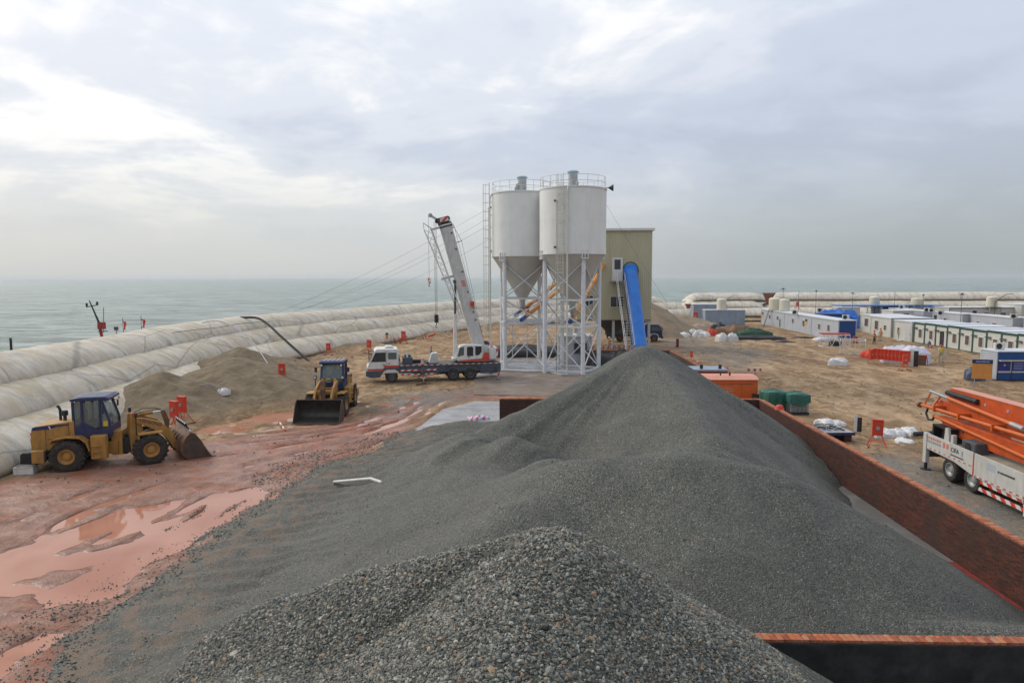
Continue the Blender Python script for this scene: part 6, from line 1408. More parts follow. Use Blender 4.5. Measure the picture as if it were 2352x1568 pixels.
lb = boom_beam('lower_boom', [(-3.4, 2.42), (-3.25, 2.46), (5.8, 2.4), (5.8, 1.75), (.5, 1.72), (-1.6, 1.75), (-2.4, 1.90), (-3.0, 2.15)], -.62, -.34)
boom_beam('turret', [(-2.6, 1.5), (-2.6, 2.4), (-.4, 2.4), (-.1, 1.5)], -.2, .6)
text_mesh('CIFA', .26, 'lettering', M_BLK, lb, Matrix.Translation((-1.7, -.625, 2.08)) @ Matrix.Rotation(R(90), 4, 'X'))
b = MB(); b.pipe([(-4.6, -.72, 2.72), (5.6, -.72, 2.86)], .075, 10); b.build('delivery_pipe', paint('pipe_orange', (.56, .13, .03), .4, var=.1), pt, 50)
b = MB(); b.pipe([(-4.3, -.50, 3.42), (-2.9, -.50, 3.33)], .065, 10); b.build('grey_delivery_pipe', M_GALV, pt, 50); b = MB(); b.pipe([(-2.9, -.50, 3.33), (1.2, -.5, 3.05)], .075, 10); b.build('upper_delivery_pipe', MATS['pipe_orange'], pt, 50)
b = MB(); b.pipe([(-3.6, -.70, 2.40), (1.0, -.70, 2.12), (3.0, -.70, 1.98)], .07, 10); b.build('lower_delivery_pipe', MATS['pipe_orange'], pt, 50)
for x in (-3.4, -1.6, .6): MB().box(x - .04, x + .04, -.85, -.3, 2.62, 2.9).build('pipe_clamp', M_ORG, pt)
b = MB(); b.cyl((-3.75, -.03, 3.45), (-1.6, -.03, 3.40), .12, n=14); b.build('black_cylinder', M_BLK, pt, 40)
b = MB(); b.cyl((1.2, -.5, 3.05), (1.9, -.5, 3.0), .10, n=12); b.build('pipe_coupling', M_GALV, pt, 40)
b = MB(); b.pipe([(-4.0, -.72, 2.7), (-4.15, -.72, 2.4), (-3.95, -.72, 2.15), (-3.6, -.72, 2.2), (-3.45, -.72, 2.45)], .05, 8); b.build('end_hose', M_BLK, pt, 60)
b = MB(); b.beam((-4.2, -.5, 3.4), (-4.35, -.7, 2.75), .07); b.beam((-3.8, -.3, 3.3), (-3.7, -.7, 2.8), .07); b.build('boom_tip_link', M_ORG, pt)
b = MB(); b.cyl((-4.7, -.76, 2.72), (-4.56, -.76, 2.72), .13, n=12); b.build('pipe_end', M_RUST, pt, 40)
sidep = bpy.data.objects.get('side_panel')
def side_text(s_, size, x, z, m): return text_mesh(s_, size, 'lettering', m, pt, Matrix.Translation((x, -1.264, z)) @ Matrix.Rotation(R(90), 4, 'X'))
side_text('CIFA', .27, -.95, 1.42, M_BLK)
MB().box(-1.25, -.35, -1.264, -1.261, 1.17, 1.23).build('small_print', M_DGREY, pt); MB().box(-.50, -.40, -1.264, -1.261, 1.30, 1.52).build('mark', M_GALV, pt)
M_PRR = paint('print_red', (.55, .16, .12), .6, var=.3, sc=8)
for r_ in range(2):
    for q in range(7): MB().box(-3.05 + q * .16, -2.93 + q * .16, -1.264, -1.261, 1.50 - r_ * .16, 1.60 - r_ * .16).build('red_print', M_PRR if r_ == 0 else M_GALV, pt)
for q in range(2): MB().box(-1.8 + q * .25, -1.64 + q * .25, -1.264, -1.261, 1.36, 1.58).build('red_print', M_PRR, pt)
MB().box(1.75, 1.86, -1.264, -1.261, 1.26, 1.34).build('blue_mark', M_BLUEP, pt); MB().box(1.9, 2.7, -1.264, -1.261, 1.26, 1.34).build('grey_print', M_DGREY, pt); MB().box(1.1, 1.6, -1.264, -1.261, 1.2, 1.5).build('pale_logo', M_CGREY, pt)
# ------------------------------------------------------------------ placing on the relief
def bil(xs_, ys_, Z_, x, y):
    i = int(np.clip(np.searchsorted(xs_, x) - 1, 0, len(xs_) - 2)); j = int(np.clip(np.searchsorted(ys_, y) - 1, 0, len(ys_) - 2))
    u = (x - xs_[i]) / (xs_[i + 1] - xs_[i]); v = (y - ys_[j]) / (ys_[j + 1] - ys_[j])
    return (Z_[j, i] * (1 - u) + Z_[j, i + 1] * u) * (1 - v) + (Z_[j + 1, i] * (1 - u) + Z_[j + 1, i + 1] * u) * v
def surf(x, y):
    z = bil(xs, ys, GZ, x, y)
    if -14 < x < 12.8 and 5.2 < y < 41: z = max(z, bil(GRX, GRY, GRZ, x, y))
    return float(z)
def gz(x, y): return float(bil(xs, ys, GZ, x, y))
def GS(u, v):
    d = ray(u, v); t = 8.0
    while t < 160:
        p = Vector((0, 0, CH)) + d * t
        if p.z <= surf(p.x, p.y): return p
        t += .08
    return G(u, v)
# ------------------------------------------------------------------ hoses, boards, loose things on the left
M_HOSEB = paint('black_hose', (.016, .016, .016), .5); M_HOSEG = paint('grey_hose', (.33, .30, .30), .6, var=.15); M_BAG = paint('white_woven_bag', (.66, .65, .63), .7, var=.14, sc=6, dirt=(.42, .38, .32), da=.4, bump=.03, bs=14)
def hose(label, pts, r, mat):
    P = [D(*p) for p in pts]; q = [Vector(p) for p in P]
    out = []
    ext = [2 * q[0] - q[1]] + q + [2 * q[-1] - q[-2]]
    for i in range(1, len(ext) - 2):
        a, b, c, d = ext[i - 1:i + 3]
        for k in range(6):
            t = k / 6; out.append(.5 * ((2 * b) + (c - a) * t + (2 * a - 5 * b + 4 * c - d) * t * t + (3 * b - a - 3 * c + d) * t**3))
    out.append(q[-1]); b = MB(); b.pipe(out, r, 8); tag(b.build('hose', mat, None, 60), label, 'hose', 'hoses over the dam')
hose('thick black hose hanging over the dam down to the sand', [(553, 729, 74), (590, 730, 73.5), (616, 745, 72.5), (645, 772, 71), (680, 803, 69.5), (714, 833, 68)], .13, M_HOSEB)
hose('thin grey hose arching over the dam onto the sand bank', [(455, 742, 66), (490, 737, 65), (520, 742, 63.5), (565, 770, 60.5), (595, 805, 57), (622, 846, 53)], .05, M_HOSEG)
hose('thin dark line lying along the crest of the top tube', [(395, 764, 57), (450, 757, 61), (500, 752, 65.5), (560, 742, 70), (620, 739, 75)], .025, M_WIRE)
p = GS(462, 886); q = GS(515, 904)
b = MB(); b.pipe([p + Vector((0, 0, .05)), p.lerp(q, .35) + Vector((0, 0, .35)), p.lerp(q, .7) + Vector((0, 0, .3)), q + Vector((0, 0, .15))], .035, 6); tag(b.build('hose', M_HOSEG, None, 60), 'short pale hose running to the white bundle on the sand', 'hose')
def sack(label, p, sx, sy, sz, seed, rz=0.0, mat=M_BAG, group=None, name='sack', cat='sack'):
    o = tarp_heap(name, label, cat, p.x, p.y, sx, sy, sz, mat, seed, .34, group, rz, p.z - .03, 20); return o
sack('white wrapped bundle at the end of the hose on the sand', q, .38, .3, .42, 31, .3)
p = GS(641, 973); q = GS(655, 990); b = MB(); b.beam(p + Vector((0, 0, .12)), q + Vector((0, 0, .05)), .09, .09); tag(b.build('striped_post', M_HAZT, None), 'short red and white post lying on the ground before the loader', 'post')
p = GS(767, 1111); q = GS(852, 1107); r_ = GS(877, 1110); b = MB(); b.pipe([p + Vector((0, 0, .08)), q + Vector((0, 0, .14)), r_ + Vector((0, 0, .04))], .065, 10); tag(b.build('plastic_pipe', M_CREAM, None, 40), 'white plastic pipe with a bent end lying on the gravel', 'pipe')
p = G(52, 1089); t = thing('foam_box', 'white foam box standing on the mud behind the parked loader', 'box', (p.x, p.y + .2, -.01), R(12))
b = MB(); b.box(-.40, .40, -.24, .24, 0, .04); b.box(-.40, -.36, -.24, .24, .04, .34); b.box(.36, .40, -.24, .24, .04, .34); b.box(-.36, .36, -.24, -.20, .04, .34); b.box(-.36, .36, .20, .24, .04, .34); b.build('tray', M_WHT, t)
MB().box(-.36, .36, -.247, -.241, .28, .31).build('yellow_tape', paint('yellow_tape', (.6, .4, .08), .6), t)
M_STR = m_stripe('striped_plastic', (.62, .10, .13), (.62, .64, .70), 1.6, (0, 0, R(30)))
def m_rwb():
    n = NT('red_white_blue_weave'); w = n.N('TexWave'); w.inputs['Scale'].default_value = 1.1; n.L(n.mp(rot=(0, 0, R(35))), w.inputs['Vector'])
    return n.out(n.ramp(w.outputs[1], [(.0, (.62, .63, .66)), (.42, (.62, .63, .66)), (.46, (.10, .22, .58)), (.66, (.62, .63, .66)), (.74, (.62, .63, .66)), (.80, (.60, .10, .12)), (1.0, (.6, .1, .12))]), .6)
p = G(1096, 966); tarp_heap('striped_bundle', 'red white and blue striped plastic bundle at the edge of the slab', 'bundle', p.x, p.y, .70, .34, .26, m_rwb(), 33, .4, None, R(15), .08)
# red equipment boxes on skid stands
M_REDO = paint('signal_red', (.62, .055, .022), .5, var=.12, dirt=(.32, .06, .03), da=.3)
def red_box(label, loc, rz=0.0, k=1.0, tilt=0.0, legs=True, group='red lamp boxes on skid stands'):
    t = thing('lamp_box', label, 'lamp box', loc, rz, group); t.rotation_euler = (tilt, 0, rz)
    MB().box(-.26 * k, .26 * k, -.09 * k, .09 * k, .62 * k, 1.42 * k).build('box', M_REDO, t, bevel=.015); MB().box(-.28 * k, .28 * k, -.11 * k, .11 * k, 1.42 * k, 1.47 * k).build('lid', M_REDO, t)
    b = MB(); b.cyl((0, -.10 * k, 1.02 * k), (0, -.14 * k, 1.02 * k), .10 * k, n=12); b.build('lamp', M_GALV, t, 40)
    if legs:
        for sx in (-1, 1):
            for sy in (-1, 1): b = MB(); b.cyl((sx * .2 * k, sy * .05 * k, .64 * k), (sx * .42 * k, sy * .34 * k, .05), .022 * k, n=6); b.build('leg', M_REDO, t)
            b = MB(); b.box(sx * .42 * k - .05, sx * .42 * k + .05, -.45 * k, .45 * k, .0, .06); b.build('skid', M_RUST, t)
        MB().cyl((-.33 * k, -.2 * k, .32 * k), (.33 * k, -.2 * k, .32 * k), .018, n=6).cyl((-.33 * k, .2 * k, .32 * k), (.33 * k, .2 * k, .32 * k), .018, n=6).build('cross_tie', M_REDO, t)
    return t
p = G(2014, 1026); red_box('red lamp box on a skid stand before the white bags by the pump truck', (p.x, p.y, 0), R(-20), .98)
p = GS(402, 985); red_box('front one of two red lamp boxes beside the parked loader bucket', (p.x, p.y, p.z), R(-25), 1.12); p = GS(420, 972); red_box('rear one of two red lamp boxes beside the parked loader bucket', (p.x, p.y, p.z), R(-20), 1.1)
p = GS(648, 860); red_box('red lamp box half sunk in the sand bank left of the second loader', (p.x, p.y, p.z - .55), R(10), .95)
p = D(755, 824, 77); red_box('red lamp box just above the cab of the second loader', (p.x, 77, gz(p.x, 77)), 0, .95)
p = GS(848, 812); red_box('red lamp box leaning at the dam left of the crane cab', (p.x, p.y, p.z), R(-30), 1.1)
p = GS(912, 789); red_box('red lamp box tipped over behind the crane cab', (p.x, p.y, p.z + .3), R(60), 1.15, R(65)); p = GS(927, 788); red_box('upright red lamp box behind the crane cab beside a tipped one', (p.x, p.y, p.z), R(0), 1.1)
p = GS(975, 781); red_box('red lamp box lying with its legs up farther along the dam', (p.x, p.y, p.z + .3), R(80), 1.2, R(70))
p = G(1588, 830); red_box('red lamp box beside the second bay wall', (p.x, p.y, 0), R(50), .75); p = G(1597, 745); red_box('red lamp box on a tall stand left of the blue grey container', (p.x, p.y, 0), 0, 1.55)
p = D(1665, 846, 56); red_box('red lamp box behind the roof of the grey generator', (p.x, 56, 0), 0, .95)
p = G(1042, 776); red_box('red lamp box behind the crane boom foot', (p.x, p.y, 0), R(70), 1.0)
p = D(1863, 700, 137); red_box('red lamp box high on the dam behind the blue tarpaulin', (p.x, 144, 1.9), 0, 1.1)
p = GS(889, 791); t = thing('sign_panel', 'small orange and blue sign on two posts at the dam', 'sign', p, R(-10)); MB().box(-.2, .2, -.02, .02, .75, 1.3).build('panel', MATS['notice_panel_orange'], t); MB().box(-.2, .2, -.02, .02, 1.305, 1.55).build('header', M_NAVY, t)
for x in (-.15, .15): MB().cyl((x, .03, 0), (x, .03, 1.4), .02, n=6).build('post', M_GALV, t)
p = G(1556, 797); t = thing('marker_post', 'dark red marker post standing on a small red plate', 'post', p, 0); MB().cyl((0, 0, .03), (0, 0, 1.05), .17, n=12).build('post', paint('dark_red', (.12, .02, .02), .6), t, 40); MB().box(-.45, .45, -.25, .25, 0, .03).build('plate', M_REDO, t)
p = G(1604, 833); t = thing('traffic_cone', 'small red and white cone beside the second bay wall', 'cone', p, 0); MB().lathe([(.17, .03), (.05, .55), (.001, .56)], n=14).build('cone', M_HAZT2, t, 40); MB().box(-.2, .2, -.2, .2, 0, .03).build('base', M_RED, t)
# ------------------------------------------------------------------ boat beyond the dam
bt = thing('fishing_boat', 'fishing boat behind the dam, only its mast and red flags show', 'boat', (0, 0, 0))
Yb = 57.0; m0 = D(238, 765, Yb); m1 = D(205, 690, Yb)
b = MB(); hb = []
for k in range(11):
    x = m0.x - 4 + k * 1.2; w = 1.7 * math.sin(math.pi * min(.999, (k + .6) / 11.2))**.5; zt = -.9 + .5 * abs((k - 4) / 6)**2
    b.v += [(x, Yb - w, zt), (x, Yb - w * .6, -3.0), (x, Yb + w * .6, -3.0), (x, Yb + w, zt)]
b.f = [(4 * k + i, 4 * k + (i + 1) % 4, 4 * k + 4 + (i + 1) % 4, 4 * k + 4 + i) for k in range(10) for i in range(4)] + [(0, 1, 2, 3), (40, 43, 42, 41)]; b.m = [0] * len(b.f); b.build('hull', M_NAVY, bt, 30)
base = Vector((m0.x + .6, Yb, -1.0)); b = MB(); b.cyl(base, m0.lerp(m1, .35), .16, .12, n=10); b.build('mast_foot', paint('mast_red', (.30, .03, .03), .6), bt, 40); b = MB(); b.cyl(m0.lerp(m1, .35), m1, .09, .04, n=8); b.build('mast', M_BLK, bt, 40)
q = m0.lerp(m1, .82); MB().beam(q + Vector((-.45, 0, -.05)), q + Vector((.5, 0, .12)), .07).box(q.x - .5, q.x - .38, Yb - .06, Yb + .06, q.z - .05, q.z + .28).box(q.x + .42, q.x + .54, Yb - .06, Yb + .06, q.z + .1, q.z + .4).build('yard', M_BLK, bt)
MB().cyl(D(238, 764, Yb), D(238, 706, Yb), .025, n=5).build('antenna', M_WIRE, bt); a = D(232, 745, Yb); MB().box(a.x - .2, a.x + .3, Yb - .2, Yb + .2, a.z - .4, a.z + .2).build('winch', MATS['mast_red'], bt)
a = D(226, 761, Yb); c = D(247, 760, Yb); MB().beam(a, c, .07).build('boom', M_BLK, bt)
M_FLAG = paint('flag_red', (.60, .05, .03), .7)
for u0, u1, v0, v1 in ((282, 289, 738, 757), (324, 333, 733, 752)):
    a = D(u0, v0, Yb); c = D(u1, v1, Yb); MB().cyl((a.x, Yb, -1), (a.x, Yb, a.z + .3), .025, n=5).build('flag_pole', M_WIRE, bt)
    b = MB(); n = 7
    for r in range(n):
        for j in range(5): b.v.append((a.x + (c.x - a.x) * j / 4 + .03 * math.sin(r), Yb + .08 * math.sin(j * 1.8 + r * .5), a.z + (c.z - a.z) * r / (n - 1) + .04 * math.sin(j * 1.5)))
    b.f = [(r * 5 + j, r * 5 + j + 1, r * 5 + j + 6, r * 5 + j + 5) for r in range(n - 1) for j in range(4)]; b.m = [0] * len(b.f); o = b.build('flag', M_FLAG, bt, 60); s_ = o.modifiers.new('t', 'SOLIDIFY'); s_.thickness = .01
    for j in range(3): zz = a.z + (c.z - a.z) * (.25 + .25 * j); MB().box(a.x + .08, c.x - .08, Yb - .13, Yb - .12, zz - .08, zz + .08).build('flag_mark', M_WHT, o)
a = D(267, 757, Yb); MB().cyl((a.x, Yb, -1), (a.x, Yb, a.z + .2), .03, n=5).box(a.x - .14, a.x + .14, Yb - .1, Yb + .1, a.z - .05, a.z + .25).build('deck_lamp', M_DGREY, bt)
a = D(25, 788, 46); t = thing('stake', 'short black stake showing above the dam at the far left', 'stake', (a.x, 46, -2.6)); MB().cyl((0, 0, 0), (0, 0, D(25, 776, 46).z + 2.6), .08, n=8).build('stake_rod', M_BLK, t)
# ------------------------------------------------------------------ generators behind the bay
g = thing('generator_box', 'orange generator container behind the brick bay', 'generator', (10.35, 46.4, 0), 0)
MB().box(0, 4.75, 0, 2.1, .1, 1.78).build('body', M_ORG, g, bevel=.03); MB().prism([(-.06, 1.785), (-.06, 1.83), (.5, 2.02), (1.6, 2.02), (2.16, 1.83), (2.16, 1.785)], -.05, 4.8, 'x').build('roof', M_ORGP, g)
for x in (1.3, 3.65): MB().box(x, x + .02, -.012, -.002, .3, 1.6).build('door_gap', M_RUST, g)
MB().box(.2, 4.5, -.015, -.002, 1.52, 1.56).build('rain_ledge', M_RUST, g)
MB().cyl((3.0, .6, 2.0), (3.0, .6, 2.28), .06, n=8).cyl((2.4, .7, 2.0), (2.4, .7, 2.2), .05, n=8).build('exhaust', M_BLK, g)
M_PPK = paint('faded_print', (.60, .36, .26), .6)
for r in (.42, .30):
    b = MB(); b.pipe([(2.75 + r * math.cos(a_), -.008, .95 + r * .8 * math.sin(a_)) for a_ in np.linspace(.15, 3.0, 13)], .012, 4); b.build('arched_emblem', M_PPK, g)
MB().box(2.35, 3.15, -.008, -.003, .82, .86).box(2.4, 3.1, -.008, -.003, .70, .74).build('print_line', M_PPK, g)
for q in range(3): MB().box(2.5 + q * .2, 2.58 + q * .2, -.008, -.003, 1.0, 1.1).build('print_mark', M_PPK, g)
MB().box(.1, 4.65, .05, 2.0, 0, .1).build('skid', M_SKID, g)
g = thing('generator_box', 'grey roofed generator behind the orange generator container', 'generator', (10.0, 51.4, 0), 0)
MB().box(0, 4.4, 0, 2.0, .1, 1.72).build('body', paint('faded_red', (.25, .06, .05), .6), g); MB().box(-.1, 4.5, -.1, 2.1, 1.72, 1.84).build('roof', M_CBLUE, g)
for x in (2.6, 4.0): MB().cyl((x, .5, 1.84), (x, .5, 2.15), .12, n=10).build('exhaust', M_BLK, g, 40)
MB().box(.1, 4.3, .05, 1.9, 0, .1).build('skid', M_SKID, g)
# planks and a light frame beside it
b = MB(); b.box(15.4, 17.6, 54.2, 54.45, .25, .31); b.box(15.4, 17.3, 53.7, 53.95, .25, .31); b.box(15.6, 15.75, 53.6, 54.5, 0, .25); b.box(16.9, 17.05, 53.6, 54.5, 0, .25); tag(b.build('plank_stack', paint('pale_wood', (.50, .30, .19), .8, var=.2), None), 'two pale planks on blocks right of the orange generator', 'planks')
t = thing('barrier_frame', 'thin pink and white barrier frame standing on the sand', 'barrier', (17.4, 56.3, 0), R(5))
for x in (0, 1.2): MB().cyl((x, 0, 0), (x, 0, 1.25), .03, n=6).build('post', M_PPK, t)
MB().box(0, 1.2, -.015, .015, 1.05, 1.25).build('top_board', M_HAZT, t); MB().cyl((.7, 0, 0), (.7, .1, 1.05), .03, n=6).build('stay', M_DGREY, t)
# ------------------------------------------------------------------ beside the bay wall
M_GTARP = paint('green_tarpaulin', (.014, .095, .062), .42, var=.25, sc=1.6, dirt=(.02, .08, .06), da=.4, bump=.08, bs=3.5)
M_CAGE = paint('grey_mesh', (.20, .20, .19), .5, .3, var=.3, sc=8)
def tote(label, loc, rz, cov):
    t = thing('covered_tote', label, 'tank crate', loc, rz, 'green covered tank crates')
    MB().box(-.5, .5, -.48, .48, .16, 1.12).build('tank', M_CAGE, t, bevel=.06)
    for k in range(6):
        z = .2 + k * .18; b = MB(); b.pipe([(-.53, -.51, z), (.53, -.51, z), (.53, .51, z), (-.53, .51, z), (-.53, -.51, z)], .012, 5); b.build('cage_bar', M_GALV, t)
    for k in range(5):
        for sy in (-1, 1): x = -.5 + k * .25; MB().cyl((x, sy * .515, .16), (x, sy * .515, 1.14), .012, n=5).build('cage_upright', M_GALV, t)
        for sx in (-1, 1): y = -.48 + k * .24; MB().cyl((sx * .535, y, .16), (sx * .535, y, 1.14), .012, n=5).build('cage_upright', M_GALV, t)
    MB().box(-.55, .55, -.52, .52, 0, .14).build('pallet', M_SKID, t)
    n = 48; b = MB(); g_ = np.random.default_rng(int(abs(loc[0] * 100)))
    rows = [(1.30, .05), (1.24, .55), (1.17, 1.0), (1.08, 1.06), (.75, 1.08), (cov, 1.12)]
    for j, (z, f) in enumerate(rows):
        for k in range(n):
            a_ = 2 * math.pi * k / n; c_, s_ = math.cos(a_), math.sin(a_); m_ = max(abs(c_), abs(s_)); w = .025 * math.sin(7 * a_ + j) + .02 * math.sin(13 * a_)
            zz = z + (.09 * math.sin(2 * a_ + 1) if j == len(rows) - 1 else .035 * math.sin(3 * a_ + j)) + (.30 * max(0, math.cos(a_ - .2)) if j == len(rows) - 1 else 0)
            b.v.append((.56 * f * c_ / m_ * (1 + w), .54 * f * s_ / m_ * (1 + w), zz))
    m = len(rows); b.f = [(j * n + k, j * n + (k + 1) % n, (j + 1) * n + (k + 1) % n, (j + 1) * n + k) for j in range(m - 1) for k in range(n)] + [tuple(range(n))]; b.m = [0] * len(b.f)
    o = b.build('tarpaulin', M_GTARP, t, 50); return t
tote('tank crate wholly wrapped in a green tarpaulin beside the bay wall corner', (15.55, 44.6, 0), R(8), .12).scale = (1.12, 1.12, 1.15)
tote('tank crate half covered by green tarpaulin, its grey mesh showing', (16.75, 44.0, 0), R(5), .62).scale = (1.12, 1.12, 1.12)
t = thing('oil_drum', 'black drum behind the corner of the brick bay', 'drum', (15.0, 46.3, 0)); MB().lathe([(.001, 0), (.28, 0), (.29, .03), (.28, .06), (.28, .28), (.295, .3), (.28, .32), (.28, .56), (.295, .58), (.28, .6), (.28, .84), (.29, .88), (.001, .86)], n=22).build('barrel', M_BLK, t, 40)
t = thing('hard_hat', 'red hard hat lying on top of the brick bay wall', 'hard hat', (WX, 36.3, WH + .06)); MB().lathe([(.17, 0), (.16, .02), (.135, .03), (.13, .09), (.09, .15), (.001, .17)], n=18).build('shell', M_RED, t, 50); t.scale = (1.5, 1.5, 1.5)
t = thing('board_pile', 'grey board table on a low brick stack beside the bay wall', 'boards', (15.0, 36.2, 0), R(4)); MB().box(0, 2.0, 0, 1.9, .42, .50).build('board', M_GALV, t); MB().box(-.02, 2.02, -.03, -.005, .36, .52).build('edge_beam', M_NAVY, t); MB().box(.1, .5, .1, 1.7, 0, .42).box(1.5, 1.9, .1, 1.7, 0, .42).build('brick_stack', M_BRK, t)
b = MB(); g_ = np.random.default_rng(3)
for k in range(26): x, y = g_.uniform(.2, 1.7), g_.uniform(.7, 1.6); a_ = g_.uniform(0, 6.28); b.pipe([(x, y, .54), (x + .25 * math.cos(a_), y + .25 * math.sin(a_), .62), (x + .5 * math.cos(a_ + .8), y + .5 * math.sin(a_ + .8), .54)], .018, 4)
b.build('coiled_rope', M_BLK, t)
for k, (u, v, sx, sz, lab) in enumerate(((1903, 977, .62, .38, 'white bag left of the pair between the green crates and the boards'), (1926, 978, .45, .32, 'white bag right of the pair beside the boards'), (2040, 1004, .75, .45, 'grey white bag behind the red lamp box'), (2068, 1003, .60, .42, 'grey white bag in the middle of the pile by the pump truck'), (2094, 1000, .70, .42, 'largest white bag of the pile by the pump truck'), (2082, 1019, .62, .26, 'crumpled white bag in front of the pile by the pump truck'))):
    p = G(u, v); sack(lab, Vector((p.x, p.y + .3, 0)), sx, .45, sz, 50 + k * 3, .3 * k, M_BAG, 'white bags by the bay wall')
p = G(1967, 992); t = thing('leaning_board', 'narrow black and white board standing on the sand', 'board', p, R(-15)); MB().box(-.14, .02, -.02, .02, 0, 1.0).build('white_half', M_WHT, t); MB().box(.025, .26, -.03, .03, .02, .85).build('black_half', M_BLK, t)
p = G(2115, 1008); b = MB(); b.cyl(p + Vector((-.3, .1, .25)), p + Vector((.9, .2, .3)), .13, n=10); tag(b.build('black_pipe', M_BLK, None, 40), 'short black pipe between the white bags and the pump truck', 'pipe')
# ------------------------------------------------------------------ goods in the yard
for k in range(9):
    p = G(2012 + k * 8.6, 836 + k * .9); red_box('red lamp box, %s from the left in the packed yard row' % ords[k], (p.x, p.y, -.25), R(-12 + 3 * math.sin(k * 2)), 1.25, 0, False)
p = G(2000, 838); red_box('red lamp box at the left end of the yard stack, turned away', (p.x, p.y, -.2), R(40), 1.2, 0, False); p = G(2078, 850); red_box('red lamp box on splayed feet in front of the yard stack', (p.x, p.y, 0), R(0), .95)
M_PLAS = paint('white_plastic_sheet', (.62, .61, .66), .35, var=.15, sc=1.5, bump=.10, bs=5)
tarp_heap('sheeted_stack', 'white plastic sheeted stack behind the packed red lamp boxes', 'stack', 37.6, 70.0, 2.2, 1.1, 1.7, M_PLAS, 61, .20, None, R(-14))
p = G(2096, 842); t = thing('door_panel', 'black and white door panel upright at the end of the yard stack', 'panel', (p.x, p.y, 0), R(-30)); MB().box(-.3, .05, -.05, .05, 0, 1.7).build('white_leaf', M_WHT, t); MB().box(.06, .45, -.06, .06, .05, 1.55).build('black_leaf', M_BLK, t)
p = G(2115, 838); t = thing('red_crate', 'small red framed box right of the yard stack', 'crate', (p.x, p.y, 0), R(-20)); MB().box(-.4, .4, -.3, .3, .05, .95).build('panel', M_RUST, t); MB().beam((-.45, -.33, 0), (-.4, -.33, 1.0), .07).beam((.55, -.33, 0), (.4, -.33, 1.0), .07).box(-.45, .45, -.36, -.3, .95, 1.03).build('frame', M_REDO, t)
p = G(1990, 822); tarp_heap('cable_bundle', 'red and dark bundle at the left end of the yard stack', 'bundle', p.x + .3, p.y, .8, .6, .9, M_REDO, 63, .4)
p = G(1925, 838); sack('heap of white bags lying alone on the open sand', Vector((p.x, p.y, 0)), 1.0, .6, .75, 67, 0, M_BAG)
def frame_box(label, loc, rz, L, W_, h, n, red):
    t = thing('truss_rack', label, 'frame', loc, rz, 'white steel frames in the yard'); M = M_WHT; r = .045
    for z in (.06, h):
        for a, c in (((0, 0), (L, 0)), ((L, 0), (L, W_)), ((L, W_), (0, W_)), ((0, W_), (0, 0))): MB().beam((*a, z), (*c, z), .09, .09).build('rail', M, t)
    for k in range(n + 1):
        for y in (0, W_): MB().beam((L * k / n, y, .06), (L * (k + (.5 if red and k < n else 0)) / n, y, h), .05).build('upright', M, t)
        if red and k < n:
            for y in (0, W_): MB().beam((L * (k + 1) / n, y, .06), (L * (k + .5) / n, y, h), .05).build('diagonal', M, t)
    if red:
        for y in (.2, .5, .8): MB().cyl((-.1, y * W_, h + .12), (L + .1, y * W_, h + .12), .07, n=8).build('red_pipe', M_RED, t, 40)
        MB().box(L * .35, L * .75, W_ * .3, W_ * .8, .06, .65).build('dark_crate', M_BLK, t)
    return t
p = G(1890, 797); frame_box('white truss frame carrying red pipes before the blue end wall', (p.x, p.y, 0), R(-4), 3.2, 1.6, 1.5, 3, True)
p = G(1928, 812); frame_box('open white cage frame right of the truss frame', (p.x, p.y, 0), R(-25), 2.6, 2.2, 1.55, 5, False)
p = G(1878, 782); tarp_heap('plastic_sheet', 'crumpled white plastic sheet beside the blue end wall', 'sheet', p.x + .4, p.y, 1.2, .7, .5, M_PLAS, 71, .5)
M_RED2 = paint('drum_red', (.30, .035, .03), .6); p = G(1964, 787); t = thing('red_drum', 'dark red drum at the corner of the blue end wall', 'drum', p); MB().lathe([(.001, 0), (.29, 0), (.29, .3), (.30, .32), (.29, .34), (.29, .85), (.001, .86)], n=18).build('barrel', M_RED2, t, 40)
for lab, u, v, sx, sy in (('flat dark patch of sheet on the sand left of the truss frame', 1800, 786, 1.4, .5), ('flat dark sheet in front of the middle grey container', 1848, 776, 1.6, .5)):
    p = G(u, v); tarp_heap('sheet_scrap', lab, 'sheet', p.x, p.y, sx, sy, .22, M_TARPB, int(u) % 89, .6)
p = G(2062, 784); q = G(2088, 780); b = MB(); b.beam(p + Vector((0, 0, .08)), q + Vector((0, 0, .12)), .3, .08); tag(b.build('white_board', M_WHT, None), 'long white board lying before the first green framed cabin', 'board')
# rubbish before the blue grey container
M_BROWN = paint('brown_sheet', (.20, .12, .07), .8, var=.4, sc=2, bump=.1, bs=4); M_GNET = paint('green_net', (.035, .085, .05), .8, var=.3, sc=2, bump=.06, bs=5)
for lab, u, v, sx, sy, sz, m, sd in (('brown crumpled sheets in the middle of the rubbish heap', 1690, 768, 3.0, 1.3, 1.45, M_BROWN, 81), ('green net spread over the right end of the rubbish heap', 1728, 772, 2.6, 1.2, 1.15, M_GNET, 83), ('dark sheet trailing out flat to the right of the rubbish heap', 1735, 779, 4.2, 1.1, .55, M_TARPB, 85),
        ('black round coil on the rubbish heap', 1652, 765, 1.3, .8, 1.6, M_TARPB, 87), ('orange bundle beside the black coil', 1633, 770, .8, .6, 1.05, M_REDO, 89), ('pile of pale pipes and boards on top behind the rubbish', 1617, 759, 2.4, .8, 1.15, paint('pale_mixed', (.42, .30, .24), .8, var=.35, sc=3), 91)):
    p = G(u, v); tarp_heap('rubbish_heap', lab, 'rubbish', p.x, p.y, sx, sy, sz, m, sd, .45, 'rubbish before the blue grey container')
